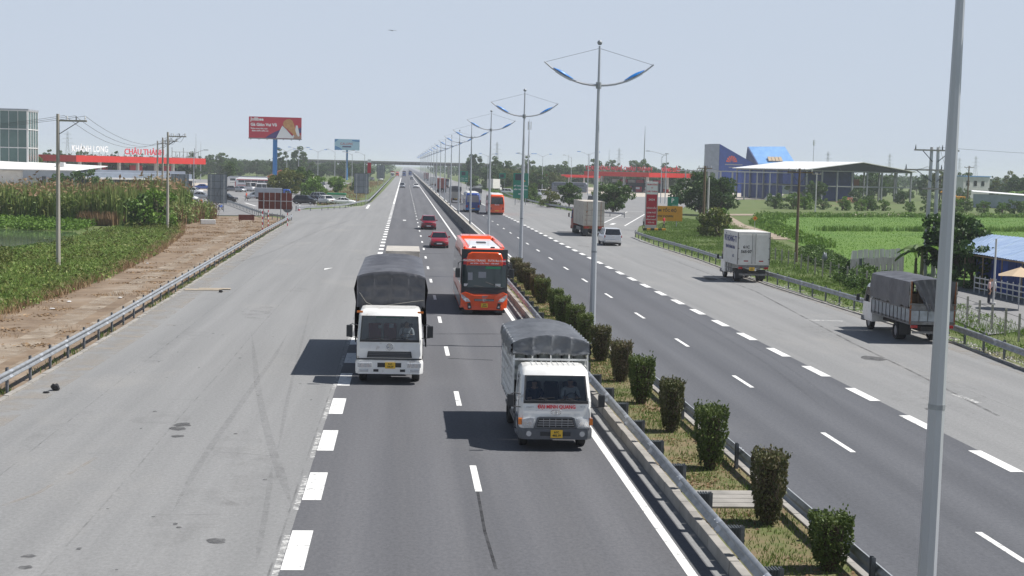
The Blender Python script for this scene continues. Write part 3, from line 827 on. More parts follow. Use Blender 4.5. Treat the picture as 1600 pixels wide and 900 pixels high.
# ---------------------------------------------------------------- vehicle parts
_W = {}
def wheel(parent, x, y, r, w, rim='rim_steel'):
    k = (r, w)
    if k not in _W:
        b = MB(); pr = [(-.5, .62), (-.5, .9), (-.42, 1.0), (.42, 1.0), (.5, .9), (.5, .62)]
        n = 18
        b.loft([[(q * w, r * c * math.cos(2 * math.pi * i / n), r * c * math.sin(2 * math.pi * i / n)) for i in range(n)] for q, c in pr], caps=False)
        me = b.mesh('wheel', smooth=True, angle=30); me.materials.append(MATS['tyre_rubber'])
        c = MB(); c.loft([[(q * w, r * cc * math.cos(2 * math.pi * i / n), r * cc * math.sin(2 * math.pi * i / n)) for i in range(n)] for q, cc in [(-.40, .63), (-.30, .5), (-.34, .2), (-.34, .02)]])
        c.loft([[(q * w, r * cc * math.cos(2 * math.pi * i / n), r * cc * math.sin(2 * math.pi * i / n)) for i in range(n)] for q, cc in [(.40, .63), (.30, .5), (.34, .2), (.34, .02)]])
        mr = c.mesh('rim', smooth=True, angle=30)
        _W[k] = (me, mr)
    me, mr = _W[k]
    wh = obj('wheel', me, None, parent, (x, y, r))
    ri = obj('rim', mr if not mr.materials else mr, rim, wh)
    return wh

def plate(parent, x, y, z, txt, w=.33, h=.22, m='plate_yellow', back=False):
    s = 1 if back else -1
    b = MB(); b.box(-w / 2, w / 2, -.008, .008, -h / 2, h / 2)
    p = b.build('number_plate', m, parent, (x, y, z))
    rot = (math.pi / 2, 0, math.pi if back else 0)
    lines = txt.split('|')
    for i, t in enumerate(lines):
        zz = 0 if len(lines) == 1 else (.048 if i == 0 else -.045)
        text_obj('lettering', t, .085 if len(lines) > 1 else .1, 'print_black', p, (0, s * .011, zz), rot, bold=.002)
    return p

def cab(parent, hw, length, z0, zb, zt, zr, slope, paint, hr=None, back_y=None, bp=.35, glass='windscreen', lean=.06, door=True):
    """forward-control lorry cab, front at y=0 facing -y: shell with open window band, panes, seals"""
    hr = hr or hw - .06
    def ring(z, yf, h, yb):
        s = [(-h, yb), (-h, yb - bp), (-h, yf + .17), (-h + .03, yf + .06), (-h + .10, yf)]
        s = s + [(-x, y) for x, y in reversed(s)]
        return [(x, y, z) for x, y in s]
    L = length
    rb, rt = ring(zb, lean, hw, L), ring(zt, lean + slope, hr, L)
    low = [ring(z0, .05, hw - .02, L), ring(z0 + (zb - z0) * .45, .0, hw, L), rb]
    b = MB(); b.loft(low, caps=False)
    n = 10
    for k in range(n):      # pillars of the window band, leaving the side and front openings free
        if k in (1, 4, 7): continue
        k2 = (k + 1) % n
        b.quad(rb[k], rb[k2], rt[k2], rt[k])
    zr_ = zr - zt
    b.loft([rt, ring(zt + zr_ * .45, lean + slope + .07, hr - .02, L), ring(zt + zr_ * .85, lean + slope + .2, hr - .08, L - .03), ring(zr, lean + slope + .38, hr - .2, L - .1)], caps=False)
    top = ring(zr, lean + slope + .38, hr - .2, L - .1); b.poly(top)
    b.build('cab', paint, parent, smooth=True, angle=40)
    f = MB(); f.poly([(x, y, z) for x, y, z in low[0]]); f.build('cab_floor', 'chassis', parent)
    gl = MB(); gl.quad(rb[4], rb[5], rt[5], rt[4]); g1 = gl.build('windscreen', glass, parent)
    for k in (1, 7):
        s = MB(); s.quad(rb[k], rb[k + 1], rt[k + 1], rt[k]); s.build('side_window', 'glass_dark' if glass != 'windscreen' else glass, parent)
    # rubber seal round the windscreen
    def lerp(a, c, t): return tuple(a[i] + (c[i] - a[i]) * t for i in range(3))
    q = [rb[4], rb[5], rt[5], rt[4]]
    cx = tuple(sum(p[i] for p in q) / 4 for i in range(3))
    inn = [lerp(p, cx, .045) for p in q]
    s = MB()
    for i in range(4):
        j = (i + 1) % 4
        a = [(p[0], p[1] - .006, p[2]) for p in (q[i], q[j], inn[j], inn[i])]
        s.quad(*a)
    s.build('seal', 'plastic_dark', g1)
    k_ = MB(); w_ = rb[5][0]; k_.box(-w_, w_, rb[4][1] - .035, rb[4][1] - .008, zb - .05, zb + .035); k_.build('cowl', 'plastic_dark', g1, bevel=.008)
    return rb, rt

def mirrors(parent, hw, y, z, out=.22, h=.32, w=.17):
    for s in (-1, 1):
        b = MB(); b.box(s * (hw + out) - w / 2, s * (hw + out) + w / 2, y - .05, y + .05, z - h / 2, z + h / 2)
        m = b.build('mirror', 'plastic_dark', parent, bevel=.025)
        a = MB(); a.tube([(s * (hw - .03), y + .1, z + h * .45), (s * (hw + out * .6), y + .02, z + h * .6), (s * (hw + out), y, z + h * .5)], .014, 6)
        a.tube([(s * (hw - .03), y + .1, z - h * .6), (s * (hw + out), y, z - h * .5)], .014, 6)
        a.build('bracket', 'plastic_dark', m)

def wipers(parent, rb, rt, n=2):
    for k in range(n):
        u = .28 + .42 * k
        def on(u, v): return tuple((rb[4][i] * (1 - u) + rb[5][i] * u) * (1 - v) + (rt[4][i] * (1 - u) + rt[5][i] * u) * v for i in range(3))
        a, c, d = on(u + .16, .01), on(u, .12), on(u - .18, .06)
        b = MB(); sh = lambda p: (p[0], p[1] - .03, p[2])
        b.tube([sh(a), sh(c)], .010, 5); b.tube([sh(d), sh(c), sh(on(u + .2, .16))], .009, 5); b.build('wiper', 'print_black', parent)

def tarp(parent, x0, x1, y0, y1, zb, zt, arch, bows, m, front_to=None, rear_to=None, sag=.05, puff=.03, seed=1, name='tarpaulin', ribs=None, ragged=0.05):
    """canvas thrown over hoops: arched top with sag between hoops, hanging sides, optional end flaps"""
    rnd = np.random.default_rng(seed)
    ny = bows * 5
    ns, na = 5, 12
    rings = []
    side_noise = rnd.normal(0, 1, (ny + 1, ns)) * puff
    hem = rnd.normal(0, 1, (ny + 1, 2)) * ragged
    for j in range(ny + 1):
        v = j / ny; y = y0 + (y1 - y0) * v
        ph = abs(math.sin(math.pi * bows * v))
        sg = sag * ph
        cr = []
        for i in range(ns):
            u = i / ns; cr.append((x0 - .5 * puff - abs(side_noise[j, i]) * (1 if 0 < i else .3) + .4 * sg * u, y, zb + hem[j, 0] * (1 - u) + (zt - zb) * u))
        for i in range(na + 1):
            s_ = i / na; x = x0 + (x1 - x0) * s_
            edge = min(s_, 1 - s_)
            cr.append((x, y, zt + arch * (1 - (2 * s_ - 1) ** 2) - sg * min(1, edge * 5) * (.75 + .5 * rnd.random()) - (.03 if edge == 0 else 0)))
        for i in range(ns - 1, -1, -1):
            u = i / ns; cr.append((x1 + .5 * puff + abs(side_noise[j, i]) - .4 * sg * u, y, zb + hem[j, 1] * (1 - u) + (zt - zb) * u))
        rings.append(cr)
    b = MB(); b.loft(rings, closed=False, caps=False)
    t = b.build(name, m, parent, smooth=True, angle=50)
    for (to, yy, sgn, ring) in ((front_to, y0, -1, rings[0]), (rear_to, y1, 1, rings[-1])):
        if to is None: continue
        e0 = ring[ns:ns + na + 1]
        e = []
        for i in range(na):
            for q in range(3): e.append(tuple(e0[i][c] + (e0[i + 1][c] - e0[i][c]) * q / 3 for c in range(3)))
        e.append(e0[-1])
        rows = [[(x, yy + sgn * .01, z) for x, y, z in e]]
        nr = 15
        for r_ in range(1, nr + 1):
            u = r_ / nr
            row = []
            for i, (x, y, z) in enumerate(e):
                zz = z + (to + rnd.normal(0, ragged * .4) * (r_ == nr) - z) * u
                d = .02 + abs(rnd.normal(0, puff * .55))
                if ribs:       # canvas pressed against the frame behind it
                    fx = min(abs((x - x0) / (x1 - x0) - q) for q in ribs[0]); fz = min(abs(u - q) for q in ribs[1])
                    d = .012 + .35 * (d - .02) + .05 * max(0, 1 - min(fx / .035, fz / .06)) + .03 * math.sin(x * 9 + u * 6) * u
                row.append((x, yy + sgn * d, zz))
            rows.append(row)
        f = MB(); f.loft(rows, closed=False, caps=False); f.build('end_flap', m, t, smooth=True, angle=60)
    return t

def lamp_pair(parent, name, x, y0, y1, z0, z1, w, m):
    for s in (-1, 1):
        a, c = sorted((s * (x - w / 2), s * (x + w / 2)))
        b = MB(); b.box(a, c, y0, y1, z0, z1); b.build(name, m, parent, bevel=.012)

# ---------------------------------------------------------------- lorry in front: white cab, grey canvas over a slatted body
def lorry_a():
    t = thing('lorry', 'nearest white lorry with grey canvas roof and red lettering across its cab', 'lorry', (4.28, 39.0, 0))
    b = MB(); b.box(-.42, .42, .5, 6.1, .48, .72); b.build('chassis', 'chassis', t)
    rb, rt = cab(t, 1.0, 1.62, .42, 1.38, 2.06, 2.28, .36, 'paint_white', hr=.95)
    for x, y in ((-.82, .98), (.82, .98), (-.80, 4.4), (.80, 4.4)):
        wheel(t, x, y, .39, .24 if y < 2 else .44)
    for s in (-1, 1):
        b = MB(); pts = [(s * 1.005, .98 + .52 * math.cos(q), .39 + .52 * math.sin(q)) for q in [math.pi * k / 8 for k in range(9)]]
        b.tube(pts, .035, 6); b.build('wheel_arch', 'plastic_grey', t, smooth=True)
        b = MB(); b.box(s * 1.0 - .012, s * 1.0 + .012, .52, .535, .7, 1.36); b.box(s * 1.0 - .012, s * 1.0 + .012, 1.38, 1.395, .7, 1.36); b.build('door_gap', 'plastic_dark', t)
        b = MB(); b.box(s * 1.02 - .015, s * 1.02 + .015, 1.16, 1.32, 1.2, 1.24); b.build('door_handle', 'plastic_dark', t, bevel=.008)
        b = MB(); b.box(min(s * .75, s * 1.04), max(s * .75, s * 1.04), .75, 1.25, .34, .42); b.build('step', 'plastic_grey', t, bevel=.02)
    # bumper with fog lamps
    bp = MB()
    bp.loft([[(x * q, y_, z) for x, y_ in [(-1.02, .45), (-1.03, .12), (-.9, -.03), (.9, -.03), (1.03, .12), (1.02, .45)]] for q, z in [(.97, .34), (1, .40), (1, .60), (.985, .645)]])
    bo = bp.build('bumper', 'plastic_grey', t, smooth=True, angle=30)
    b = MB(); b.box(-.42, .42, -.045, -.02, .44, .55); b.build('air_intake', 'plastic_dark', bo)
    for s in (-1, 1):
        b = MB(); b.cyl((s * .74, -.02, .50), (s * .74, -.055, .50), .075, 14); b.build('fog_lamp', 'lens_clear', bo, smooth=True)
    plate(t, .03, -.062, .50, '61C|465.19')
    # grille, headlamps, indicators
    gpts = [(-.60, .66), (.60, .66), (.52, .94), (.44, .97), (-.44, .97), (-.52, .94)]
    b = MB(); b.prism([(x, -.045, z) for x, z in gpts], (0, .07, 0)); gr = b.build('grille', 'plastic_grey', t)
    gp2 = [(-.53, .69), (.53, .69), (.47, .925), (-.47, .925)]
    b = MB(); b.prism([(x, -.052, z) for x, z in gp2], (0, .006, 0)); b.build('grille_opening', 'print_black', gr)
    for k in range(3):
        b = MB(); w = .50 - .018 * k; b.box(-w, w, -.068, -.052, .735 + .06 * k, .757 + .06 * k); b.build('slat', 'rim_steel', gr)
    for k in range(5):
        b = MB(); x = -.34 + .17 * k; b.box(x - .008, x + .008, -.062, -.052, .69, .925); b.build('slat', 'rim_steel', gr)
    for s in (-1, 1):
        q = [(s * .62, .68), (s * .93, .69), (s * .935, .90), (s * .70, .95), (s * .58, .93)]
        b = MB(); b.prism([(x, -.03, z) for x, z in q], (0, .06, 0)); h = b.build('headlamp', 'lens_clear', t, bevel=.01)
        for dx in (.0, .14):
            c = MB(); c.cyl((s * (.71 + dx), -.028, .79), (s * (.71 + dx), -.044, .79), .055, 12); c.build('reflector', 'chrome', h, smooth=True)
        b = MB(); b.box(min(s * .935, s * 1.035), max(s * .935, s * 1.035), -.02, .16, .74, .93); b.build('indicator', 'lens_amber', t, bevel=.02)
    # round badge and lettering
    b = MB(); b.tube([(.14 * math.cos(q), -.012 + .0, 1.09 + .065 * math.sin(q)) for q in [2 * math.pi * k / 20 for k in range(21)]], .010, 6, caps=False)
    bd = b.build('badge', 'chrome', t, smooth=True)
    b = MB(); b.tube([(-.06, -.018, 1.04), (-.04, -.018, 1.14)], .011, 5); b.tube([(.04, -.018, 1.04), (.06, -.018, 1.14)], .011, 5); b.tube([(-.05, -.018, 1.085), (.05, -.018, 1.095)], .010, 5); b.build('emblem', 'chrome', bd)
    text_obj('lettering', 'ĐẠI MINH QUANG', .135, 'print_red', t, (.02, .006, 1.24), (math.radians(84), 0, 0), sx=.92, bold=.004)
    text_obj('lettering', 'MIGHTY', .055, 'print_grey', t, (-.72, .012, 1.23), (math.radians(84), 0, 0))
    text_obj('lettering', 'HD 72', .055, 'print_grey', t, (.74, .012, 1.25), (math.radians(84), 0, 0))
    mirrors(t, 1.0, .02, 1.42, out=.26, h=.34, w=.19)
    wipers(t, rb, rt)
    # roof ribs
    for k in range(9):
        b = MB(); x = -.6 + .15 * k; b.box(x - .014, x + .014, .86, 1.5, 2.27, 2.298); b.build('roof_rib', 'paint_white', t, bevel=.006)
    # interior
    b = MB(); b.box(-.92, .92, .22, .5, 1.0, 1.34); b.build('dashboard', 'seat_dark', t, bevel=.04)
    for x in (-.5, .0, .52):
        b = MB(); b.box(x - .2, x + .2, 1.28, 1.42, 1.0, 1.75); b.box(x - .2, x + .2, .85, 1.3, .95, 1.08); b.build('seat', 'seat_dark', t, bevel=.04)
    b = MB(); b.tube([(.52 + .19 * math.cos(q), .62 + .08 * math.sin(q), 1.36 + .17 * math.sin(q)) for q in [2 * math.pi * k / 16 for k in range(17)]], .016, 6, caps=False); b.build('steering_wheel', 'plastic_dark', t, smooth=True)
    b = MB(); b.box(.38, .74, .24, .46, 1.345, 1.35); b.build('papers', 'cloth_white', t)
    # body: frame, slats, posts
    b = MB(); b.box(-1.06, 1.06, 1.72, 6.25, .82, .96); b.build('load_bed', 'chassis_grey', t)
    for s in (-1, 1):
        for k in range(9):
            y = 1.76 + k * .555
            b = MB(); b.box(s * 1.075 - .02, s * 1.075 + .02, y - .03, y + .03, .9, 2.85); b.build('post', 'paint_white', t)
        for k in range(7):
            z = 1.0 + k * .255
            b = MB(); b.box(s * 1.06 - .012, s * 1.06 + .012, 1.76, 6.22, z, z + (.2 if k < 3 else .09)); b.build('slat', 'paint_white', t)
        b = MB(); b.box(s * .95 - .02, s * .95 + .02, 1.9, 5.9, .42, .5); b.box(s * .95 - .02, s * .95 + .02, 1.9, 3.6, .55, .62); b.build('side_guard', 'chassis_grey', t)
    for k in range(5):
        x = -1.06 + .53 * k
        b = MB(); b.box(x - .022, x + .022, 1.71, 1.75, .9, 2.85); b.build('post', 'paint_white', t)
    for z in (2.3, 2.72):
        b = MB(); b.box(-1.08, 1.08, 1.70, 1.74, z, z + .06); b.build('slat', 'paint_white', t)
    for k in range(6):
        x = -.86 + .345 * k
        b = MB(); b.cyl((x, 2.05, 1.7), (x, 2.05, 2.62 + .04 * (k % 3)), .155, 14); b.build('drum', 'drum_grey', t, smooth=True)
        b = MB(); b.cyl((x, 2.4, 1.7), (x, 2.4, 2.60), .155, 14); b.build('drum', 'drum_grey', t, smooth=True)
    b = MB(); b.box(-1.04, 1.04, 2.6, 6.2, .96, 2.55); b.build('load', 'seat_dark', t)
    tarp(t, -1.10, 1.10, 1.66, 6.3, 2.36, 2.84, .20, 4, 'tarp_grey', front_to=2.48, rear_to=2.0, sag=.15, puff=.035, seed=4, ribs=([.25, .5, .75], [.9]))
    seated('driver in a white shirt at the wheel of lorry with red lettering', (4.28 + .52, 39.0 + 1.16, 1.10), 'cloth_white')
    seated('passenger in dark clothes in cab of lorry with red lettering', (4.28 - .5, 39.0 + 1.16, 1.06), 'cloth_dark')
lorry_a()

# ---------------------------------------------------------------- tall lorry with black canvas
def lorry_b():
    t = thing('lorry', 'tall white lorry with black canvas cover pressed over its frame, in the left lane', 'lorry', (-.42, 50.7, 0))
    b = MB(); b.box(-.45, .45, .5, 12.6, .62, .92); b.build('chassis', 'chassis', t)
    rb, rt = cab(t, 1.16, 1.95, .62, 1.58, 2.44, 2.66, .20, 'paint_white', hr=1.10, lean=.05)
    for y in (1.15, 3.1, 9.4, 10.6):
        for s in (-1, 1): wheel(t, s * .95, y, .50, .28 if y < 4 else .52)
    for s in (-1, 1):
        b = MB(); pts = [(s * 1.165, 1.15 + .64 * math.cos(q), .5 + .64 * math.sin(q)) for q in [math.pi * k / 8 for k in range(9)]]
        b.tube(pts, .04, 6); b.build('wheel_arch', 'plastic_dark', t, smooth=True)
        b = MB(); b.box(s * 1.16 - .012, s * 1.16 + .012, .5, .515, .85, 1.55); b.box(s * 1.16 - .012, s * 1.16 + .012, 1.6, 1.615, .85, 1.55); b.build('door_gap', 'plastic_dark', t)
    bp = MB(); bp.loft([[(x * q, y_, z) for x, y_ in [(-1.18, .5), (-1.2, .12), (-1.08, -.06), (1.08, -.06), (1.2, .12), (1.18, .5)]] for q, z in [(.985, .40), (1, .46), (1, .80), (.985, .87)]])
    bo = bp.build('bumper', 'paint_white', t, smooth=True, angle=30)
    for s in (-1, 1):
        a, c = sorted((s * .62, s * 1.12))
        b = MB(); b.box(a, c, -.085, -.03, .64, .80); h = b.build('headlamp', 'lens_clear', bo, bevel=.02)
        for dx in (.74, .95):
            c2 = MB(); c2.cyl((s * dx, -.08, .72), (s * dx, -.095, .72), .065, 12); c2.build('reflector', 'chrome', h, smooth=True)
        a, c = sorted((s * .74, s * 1.06)); b = MB(); b.box(a, c, -.075, -.03, .47, .56); b.build('fog_lamp', 'lens_amber' if False else 'lens_clear', bo, bevel=.01)
        a, c = sorted((s * .38, s * .56)); b = MB(); b.box(a, c, -.07, -.03, .48, .57); b.build('vent', 'plastic_dark', bo)
        a, c = sorted((s * .96, s * 1.17)); b = MB(); b.box(a, c, .0, .08, 2.56, 2.63); b.build('marker_lamp', 'lens_amber', t, bevel=.01)
    b = MB(); b.box(-.42, .42, -.07, -.03, .64, .80); b.build('vent', 'plastic_dark', bo)
    plate(t, .03, -.085, .71, '51C|136.39', w=.36, h=.22)
    b = MB(); b.prism([(x, -.03, z) for x, z in [(-.80, .98), (.80, .98), (.76, 1.20), (-.76, 1.20)]], (0, .05, 0)); gr = b.build('grille', 'plastic_dark', t, bevel=.01)
    for k in range(3):
        b = MB(); b.box(-.74, .74, -.045, -.03, 1.01 + .06 * k, 1.035 + .06 * k); b.build('slat', 'plastic_grey', gr)
    b = MB(); b.box(-1.14, 1.14, -.01, .03, .90, .95); b.build('panel_gap', 'plastic_dark', t)
    b = MB(); b.tube([(.11 * math.cos(q), -.01, 1.36 + .11 * math.sin(q)) for q in [2 * math.pi * k / 20 for k in range(21)]], .013, 6, caps=False); bd = b.build('badge', 'chrome', t, smooth=True)
    b = MB()
    for a in (90, 210, 330): b.tube([(0, -.012, 1.36), (.1 * math.cos(R(a)), -.012, 1.36 + .1 * math.sin(R(a)))], .014, 5)
    b.build('emblem', 'chrome', bd)
    mirrors(t, 1.16, -.02, 1.92, out=.26, h=.42, w=.22)
    wipers(t, rb, rt)
    b = MB(); b.box(-.5, .5, .26, .30, 2.36, 2.43); b.build('sun_strip', 'paint_green', t)
    b = MB(); b.box(-1.05, 1.05, .2, .52, 1.15, 1.52); b.build('dashboard', 'seat_dark', t, bevel=.04)
    for x, m in ((-.55, 'seat_red'), (.0, 'seat_red'), (.6, 'seat_dark')):
        b = MB(); b.box(x - .23, x + .23, 1.35, 1.5, 1.25, 2.05); b.box(x - .23, x + .23, .85, 1.4, 1.2, 1.34); b.build('seat', m, t, bevel=.04)
    b = MB(); b.tube([(.6 + .21 * math.cos(q), .66 + .1 * math.sin(q), 1.6 + .17 * math.sin(q)) for q in [2 * math.pi * k / 16 for k in range(17)]], .018, 6, caps=False); b.build('steering_wheel', 'plastic_dark', t, smooth=True)
    for x, z, w in ((.78, 1.66, .13), (-.85, 2.3, .05), (-.35, 2.05, .06), (.05, 2.08, .08)):
        b = MB(); b.box(x - w, x + w, .23 + (z - 1.58) * .12, .236 + (z - 1.58) * .12, z - w * .9, z + w * .9); b.build('paper_sticker', 'cloth_white', t)
    b = MB(); b.box(-1.22, 1.22, 2.2, 12.9, 1.02, 1.2); b.build('load_bed', 'chassis_grey', t)
    b = MB(); b.box(-1.17, 1.17, 2.26, 12.85, 1.2, 3.5); b.build('load', 'seat_dark', t)
    for s in (-1, 1):
        b = MB(); b.cyl((s * .95, 4.3, .78), (s * .95, 5.6, .78), .26, 14); b.build('fuel_tank', 'chassis_grey', t, smooth=True)
    tr = tarp(t, -1.25, 1.25, 2.15, 12.95, 1.15, 3.72, .17, 6, 'tarp_dark', front_to=2.55, rear_to=1.3, sag=.15, puff=.04, seed=8, ribs=([.0, .25, .5, .75, 1.0], [.05, .38, .70]))
    b = MB(); b.tube([(-1.15, 2.02, 3.1), (-.9, 1.98, 2.75), (-.55, 1.98, 2.58), (.3, 1.98, 2.72), (1.2, 2.02, 2.85)], .010, 5); b.build('rope', 'tarp_cord', tr)
    # chequered tyre-side reflector strips and tank straps
    for k in range(5):
        b = MB(); b.box(-1.23, -1.215, 4 + k * 1.7, 4.4 + k * 1.7, 1.06, 1.14); b.build('reflector', 'lens_amber', t)
    seated('driver in a pale shirt behind windscreen of tall black-canvas lorry', (-.42 + .6, 50.7 + 1.2, 1.40), 'cloth_white')
lorry_b()

# ---------------------------------------------------------------- simple lorry following it (only its box roof shows)
def box_lorry(label, loc, rz, hw, blen, btop, bbase, paint, box, cabtop=2.2, cablen=1.55, r=.4, group=None, plate_txt=None, detail=False):
    """light lorry with a closed box body; front at y=0 facing -y"""
    t = thing('box_lorry', label, 'lorry', loc, rz, group)
    L = cablen + .12 + blen
    b = MB(); b.box(-.4, .4, .5, L - .1, .5, .75); b.build('chassis', 'chassis', t)
    cw = min(hw - .06, 1.0)
    cab(t, cw, cablen, .45, 1.35, cabtop - .2, cabtop, .32, paint, glass='glass_dark')
    for s in (-1, 1):
        wheel(t, s * (cw - .17), .95, r, .24); wheel(t, s * (cw - .17), L - 1.35, r, .44)
    b = MB(); b.box(-cw - .02, cw + .02, -.05, .35, .36, .62); b.build('bumper', 'plastic_grey', t, bevel=.03)
    b = MB(); b.box(-.5, .5, -.04, .05, .68, .95); b.build('grille', 'plastic_dark', t)
    lamp_pair(t, 'headlamp', .72, -.03, .1, .7, .92, .3, 'lens_clear')
    mirrors(t, cw, .05, 1.5, out=.2)
    y0 = cablen + .12
    b = MB(); b.box(-hw, hw, y0, L, bbase, btop); bx = b.build('box_body', box, t, bevel=.02)
    for z in (bbase, btop - .07):
        b = MB(); b.box(-hw - .012, hw + .012, y0 - .012, L + .012, z - .005, z + .075); b.build('edge_trim', 'rim_steel' if detail else box, bx)
    return t, bx, L, y0
t, *_ = box_lorry('pale box lorry hidden behind the tall black-canvas lorry, only its roof showing', (-.02, 85.4, 0), 0, 1.02, 5.6, 2.6, .9, 'paint_white', 'concrete_pale')

# ---------------------------------------------------------------- orange coach coming towards us
def coach_front():
    t = thing('coach', 'orange coach with white roof panel and dark windscreen driving towards the camera', 'coach', (4.3, 75.4, 0))
    hw = 1.25; L = 12.0
    def ring(y, z0, z1, w0, w1, r=.18):
        pts = [(-w0, z0), (-w0, z0 + .5), (-w0 * .5 - w1 * .5, (z0 + z1) / 2), (-w1, z1 - r * 1.6), (-w1 + r * .5, z1 - r * .45), (-w1 + r * 1.5, z1)]
        pts = pts + [(-x, z) for x, z in reversed(pts)]
        return [(x, y, z) for x, z in pts]
    b = MB()
    rs = [ring(.10, .42, 3.28, hw - .16, hw - .34), ring(.28, .34, 3.40, hw - .03, hw - .16), ring(.9, .30, 3.48, hw, hw - .10), ring(2.6, .30, 3.50, hw, hw - .10), ring(L - .5, .30, 3.50, hw, hw - .10), ring(L, .38, 3.35, hw - .1, hw - .25)]
    b.loft(rs); b.build('body', 'paint_orange', t, smooth=True, angle=40)
    # nose panel below the screen
    q = [(-hw + .02, .55), (-hw + .02, 1.12), (-1.0, 1.22), (-.55, 1.06), (.55, 1.06), (1.0, 1.22), (hw - .02, 1.12), (hw - .02, .55), (1.0, .27), (-1.0, .27)]
    b = MB(); b.prism([(x, -.10 + .10 * (abs(x) > 1.1), z) for x, z in q], (0, .35, 0)); nose = b.build('nose_panel', 'paint_orange', t, bevel=.03)
    for s in (-1, 1):
        q = [(s * 1.22, .98), (s * 1.20, 1.10), (s * .80, .84), (s * .72, .70), (s * .98, .70), (s * 1.16, .84)]
        b = MB(); b.prism([(x, -.12 + .09 * (abs(x) > 1.1), z) for x, z in q], (0, .1, 0)); hl = b.build('headlamp', 'lens_clear', t, bevel=.012)
        for cx, cz in ((1.08, .93), (.90, .80)):
            c = MB(); c.cyl((s * cx, -.10, cz), (s * cx, -.135, cz), .06, 12); c.build('reflector', 'chrome', hl, smooth=True)
        q = [(s * .88, .62), (s * .72, .66), (s * .66, .36), (s * .84, .30)]
        b = MB(); b.prism([(x, -.125, z) for x, z in q], (0, .1, 0)); fv = b.build('fog_recess', 'plastic_dark', t)
        b = MB(); b.cyl((s * .77, -.13, .44), (s * .77, -.15, .44), .055, 12); b.build('fog_lamp', 'lens_clear', fv, smooth=True)
        b = MB(); b.box(min(s * .6, s * 1.12), max(s * .6, s * 1.12), .02, .2, .12, .28); b.build('underrun', 'plastic_dark', t)
    b = MB(); b.box(-.52, .52, -.125, -.09, .74, .86); g_ = b.build('grille', 'plastic_dark', t, bevel=.02)
    for k in range(2):
        b = MB(); b.box(-.5, .5, -.14, -.125, .765 + .045 * k, .78 + .045 * k); b.build('slat', 'chrome', g_)
    b = MB(); b.tube([(.09 * math.cos(a), -.145, .80 + .075 * math.sin(a)) for a in [2 * math.pi * k / 16 for k in range(17)]], .012, 6, caps=False); bd = b.build('badge', 'chrome', t, smooth=True)
    b = MB(); b.tube([(-.03, -.145, .74), (-.03, -.145, .86)], .012, 5); b.tube([(.04, -.145, .86), (-.03, -.145, .8), (.04, -.145, .74)], .012, 5); b.build('emblem', 'chrome', bd)
    text_obj('lettering', '2017', .15, 'print_grey', t, (.03, -.115, .98), (math.pi / 2, 0, 0), bold=.006)
    plate(t, .02, -.125, .52, '51B|276.64', w=.36, h=.22)
    # windscreen and dark mask round it
    def scr(x, z):
        return (x, .0 + .16 * max(0, (z - 1.2)) / 2.2 + .18 * max(0, abs(x) - .85) ** 1.2, z)
    def patch(x0, x1, z0, z1, off, nx=8):
        m = MB(); rows = []
        for z in (z0, (z0 + z1) / 2, z1):
            rows.append([(scr(x0 + (x1 - x0) * i / nx, z)[0], scr(x0 + (x1 - x0) * i / nx, z)[1] - off, z) for i in range(nx + 1)])
        return m.loft(rows, closed=False, caps=False)
    patch(-1.22, 1.22, 1.12, 3.46, .0).build('screen_mask', 'plastic_dark', t, smooth=True)
    ws = patch(-1.14, 1.14, 1.46, 2.62, .012).build('windscreen', 'glass_teal', t, smooth=True)
    patch(-1.12, 1.12, 2.66, 2.97, .014).build('destination_board', 'print_red', t, smooth=True)
    text_obj('lettering', 'PHƯƠNG TRANG   FUTA Bus Lines', .15, 'print_white', t, (0, .085, 2.87), (math.radians(86), 0, 0), sx=.98, bold=.003)
    text_obj('lettering', 'SÀI GÒN - CẦN THƠ · 1900 6067', .095, 'print_white', t, (0, .078, 2.72), (math.radians(86), 0, 0), sx=1.1, bold=.002)
    for a, c in (((-.05, 1.48), (-.55, 1.56)), ((.95, 1.45), (.05, 1.75))):
        b = MB(); p0, p1 = scr(*a), scr(*c); b.tube([(p0[0], p0[1] - .04, p0[2]), (p1[0], p1[1] - .04, p1[2])], .014, 5); b.build('wiper', 'print_black', ws)
    for x, z, w, h, m in ((-.12, 2.02, .2, .26, 'print_grey'), (-.75, 1.9, .12, .34, 'print_grey'), (-.95, 1.58, .13, .07, 'cloth_white'), (.72, 1.58, .14, .08, 'cloth_white'), (.45, 2.5, .4, .06, 'paint_green')):
        p = scr(x, z); b = MB(); b.box(x - w, x + w, p[1] - .016, p[1] - .0135, z - h, z + h); b.build('sticker' if h < .1 else 'curtain', m, ws)
    # roof: orange fairing, white pod with hatch
    q = [(-.95, 3.42), (.95, 3.42), (.75, 3.62), (-.75, 3.62)]
    b = MB(); b.loft([[(-.98, .16, 3.30), (.98, .16, 3.30), (.72, .18, 3.10), (-.72, .18, 3.10)], [(-1.02, .75, 3.50), (1.02, .75, 3.50), (.80, .42, 3.46), (-.80, .42, 3.46)]]); b.build('visor', 'paint_orange', t, bevel=.02)
    for s in (-1, 1):
        b = MB(); b.loft([[(s * 1.12, 1.2, 3.44), (s * .98, 1.2, 3.5), (s * .98, 1.2, 3.56), (s * 1.10, 1.2, 3.52)], [(s * 1.14, 2.2, 3.44), (s * .93, 2.2, 3.5), (s * .93, 2.2, 3.66), (s * 1.08, 2.2, 3.64)],
                          [(s * 1.14, L - 1, 3.44), (s * .93, L - 1, 3.5), (s * .93, L - 1, 3.68), (s * 1.08, L - 1, 3.66)]]); b.build('roof_rail', 'paint_orange', t, bevel=.02)
    b = MB(); b.box(-.86, .86, .95, 8.6, 3.47, 3.60, tx=.1, ty=.25); pod = b.build('roof_pod', 'paint_white_clean', t, bevel=.03)
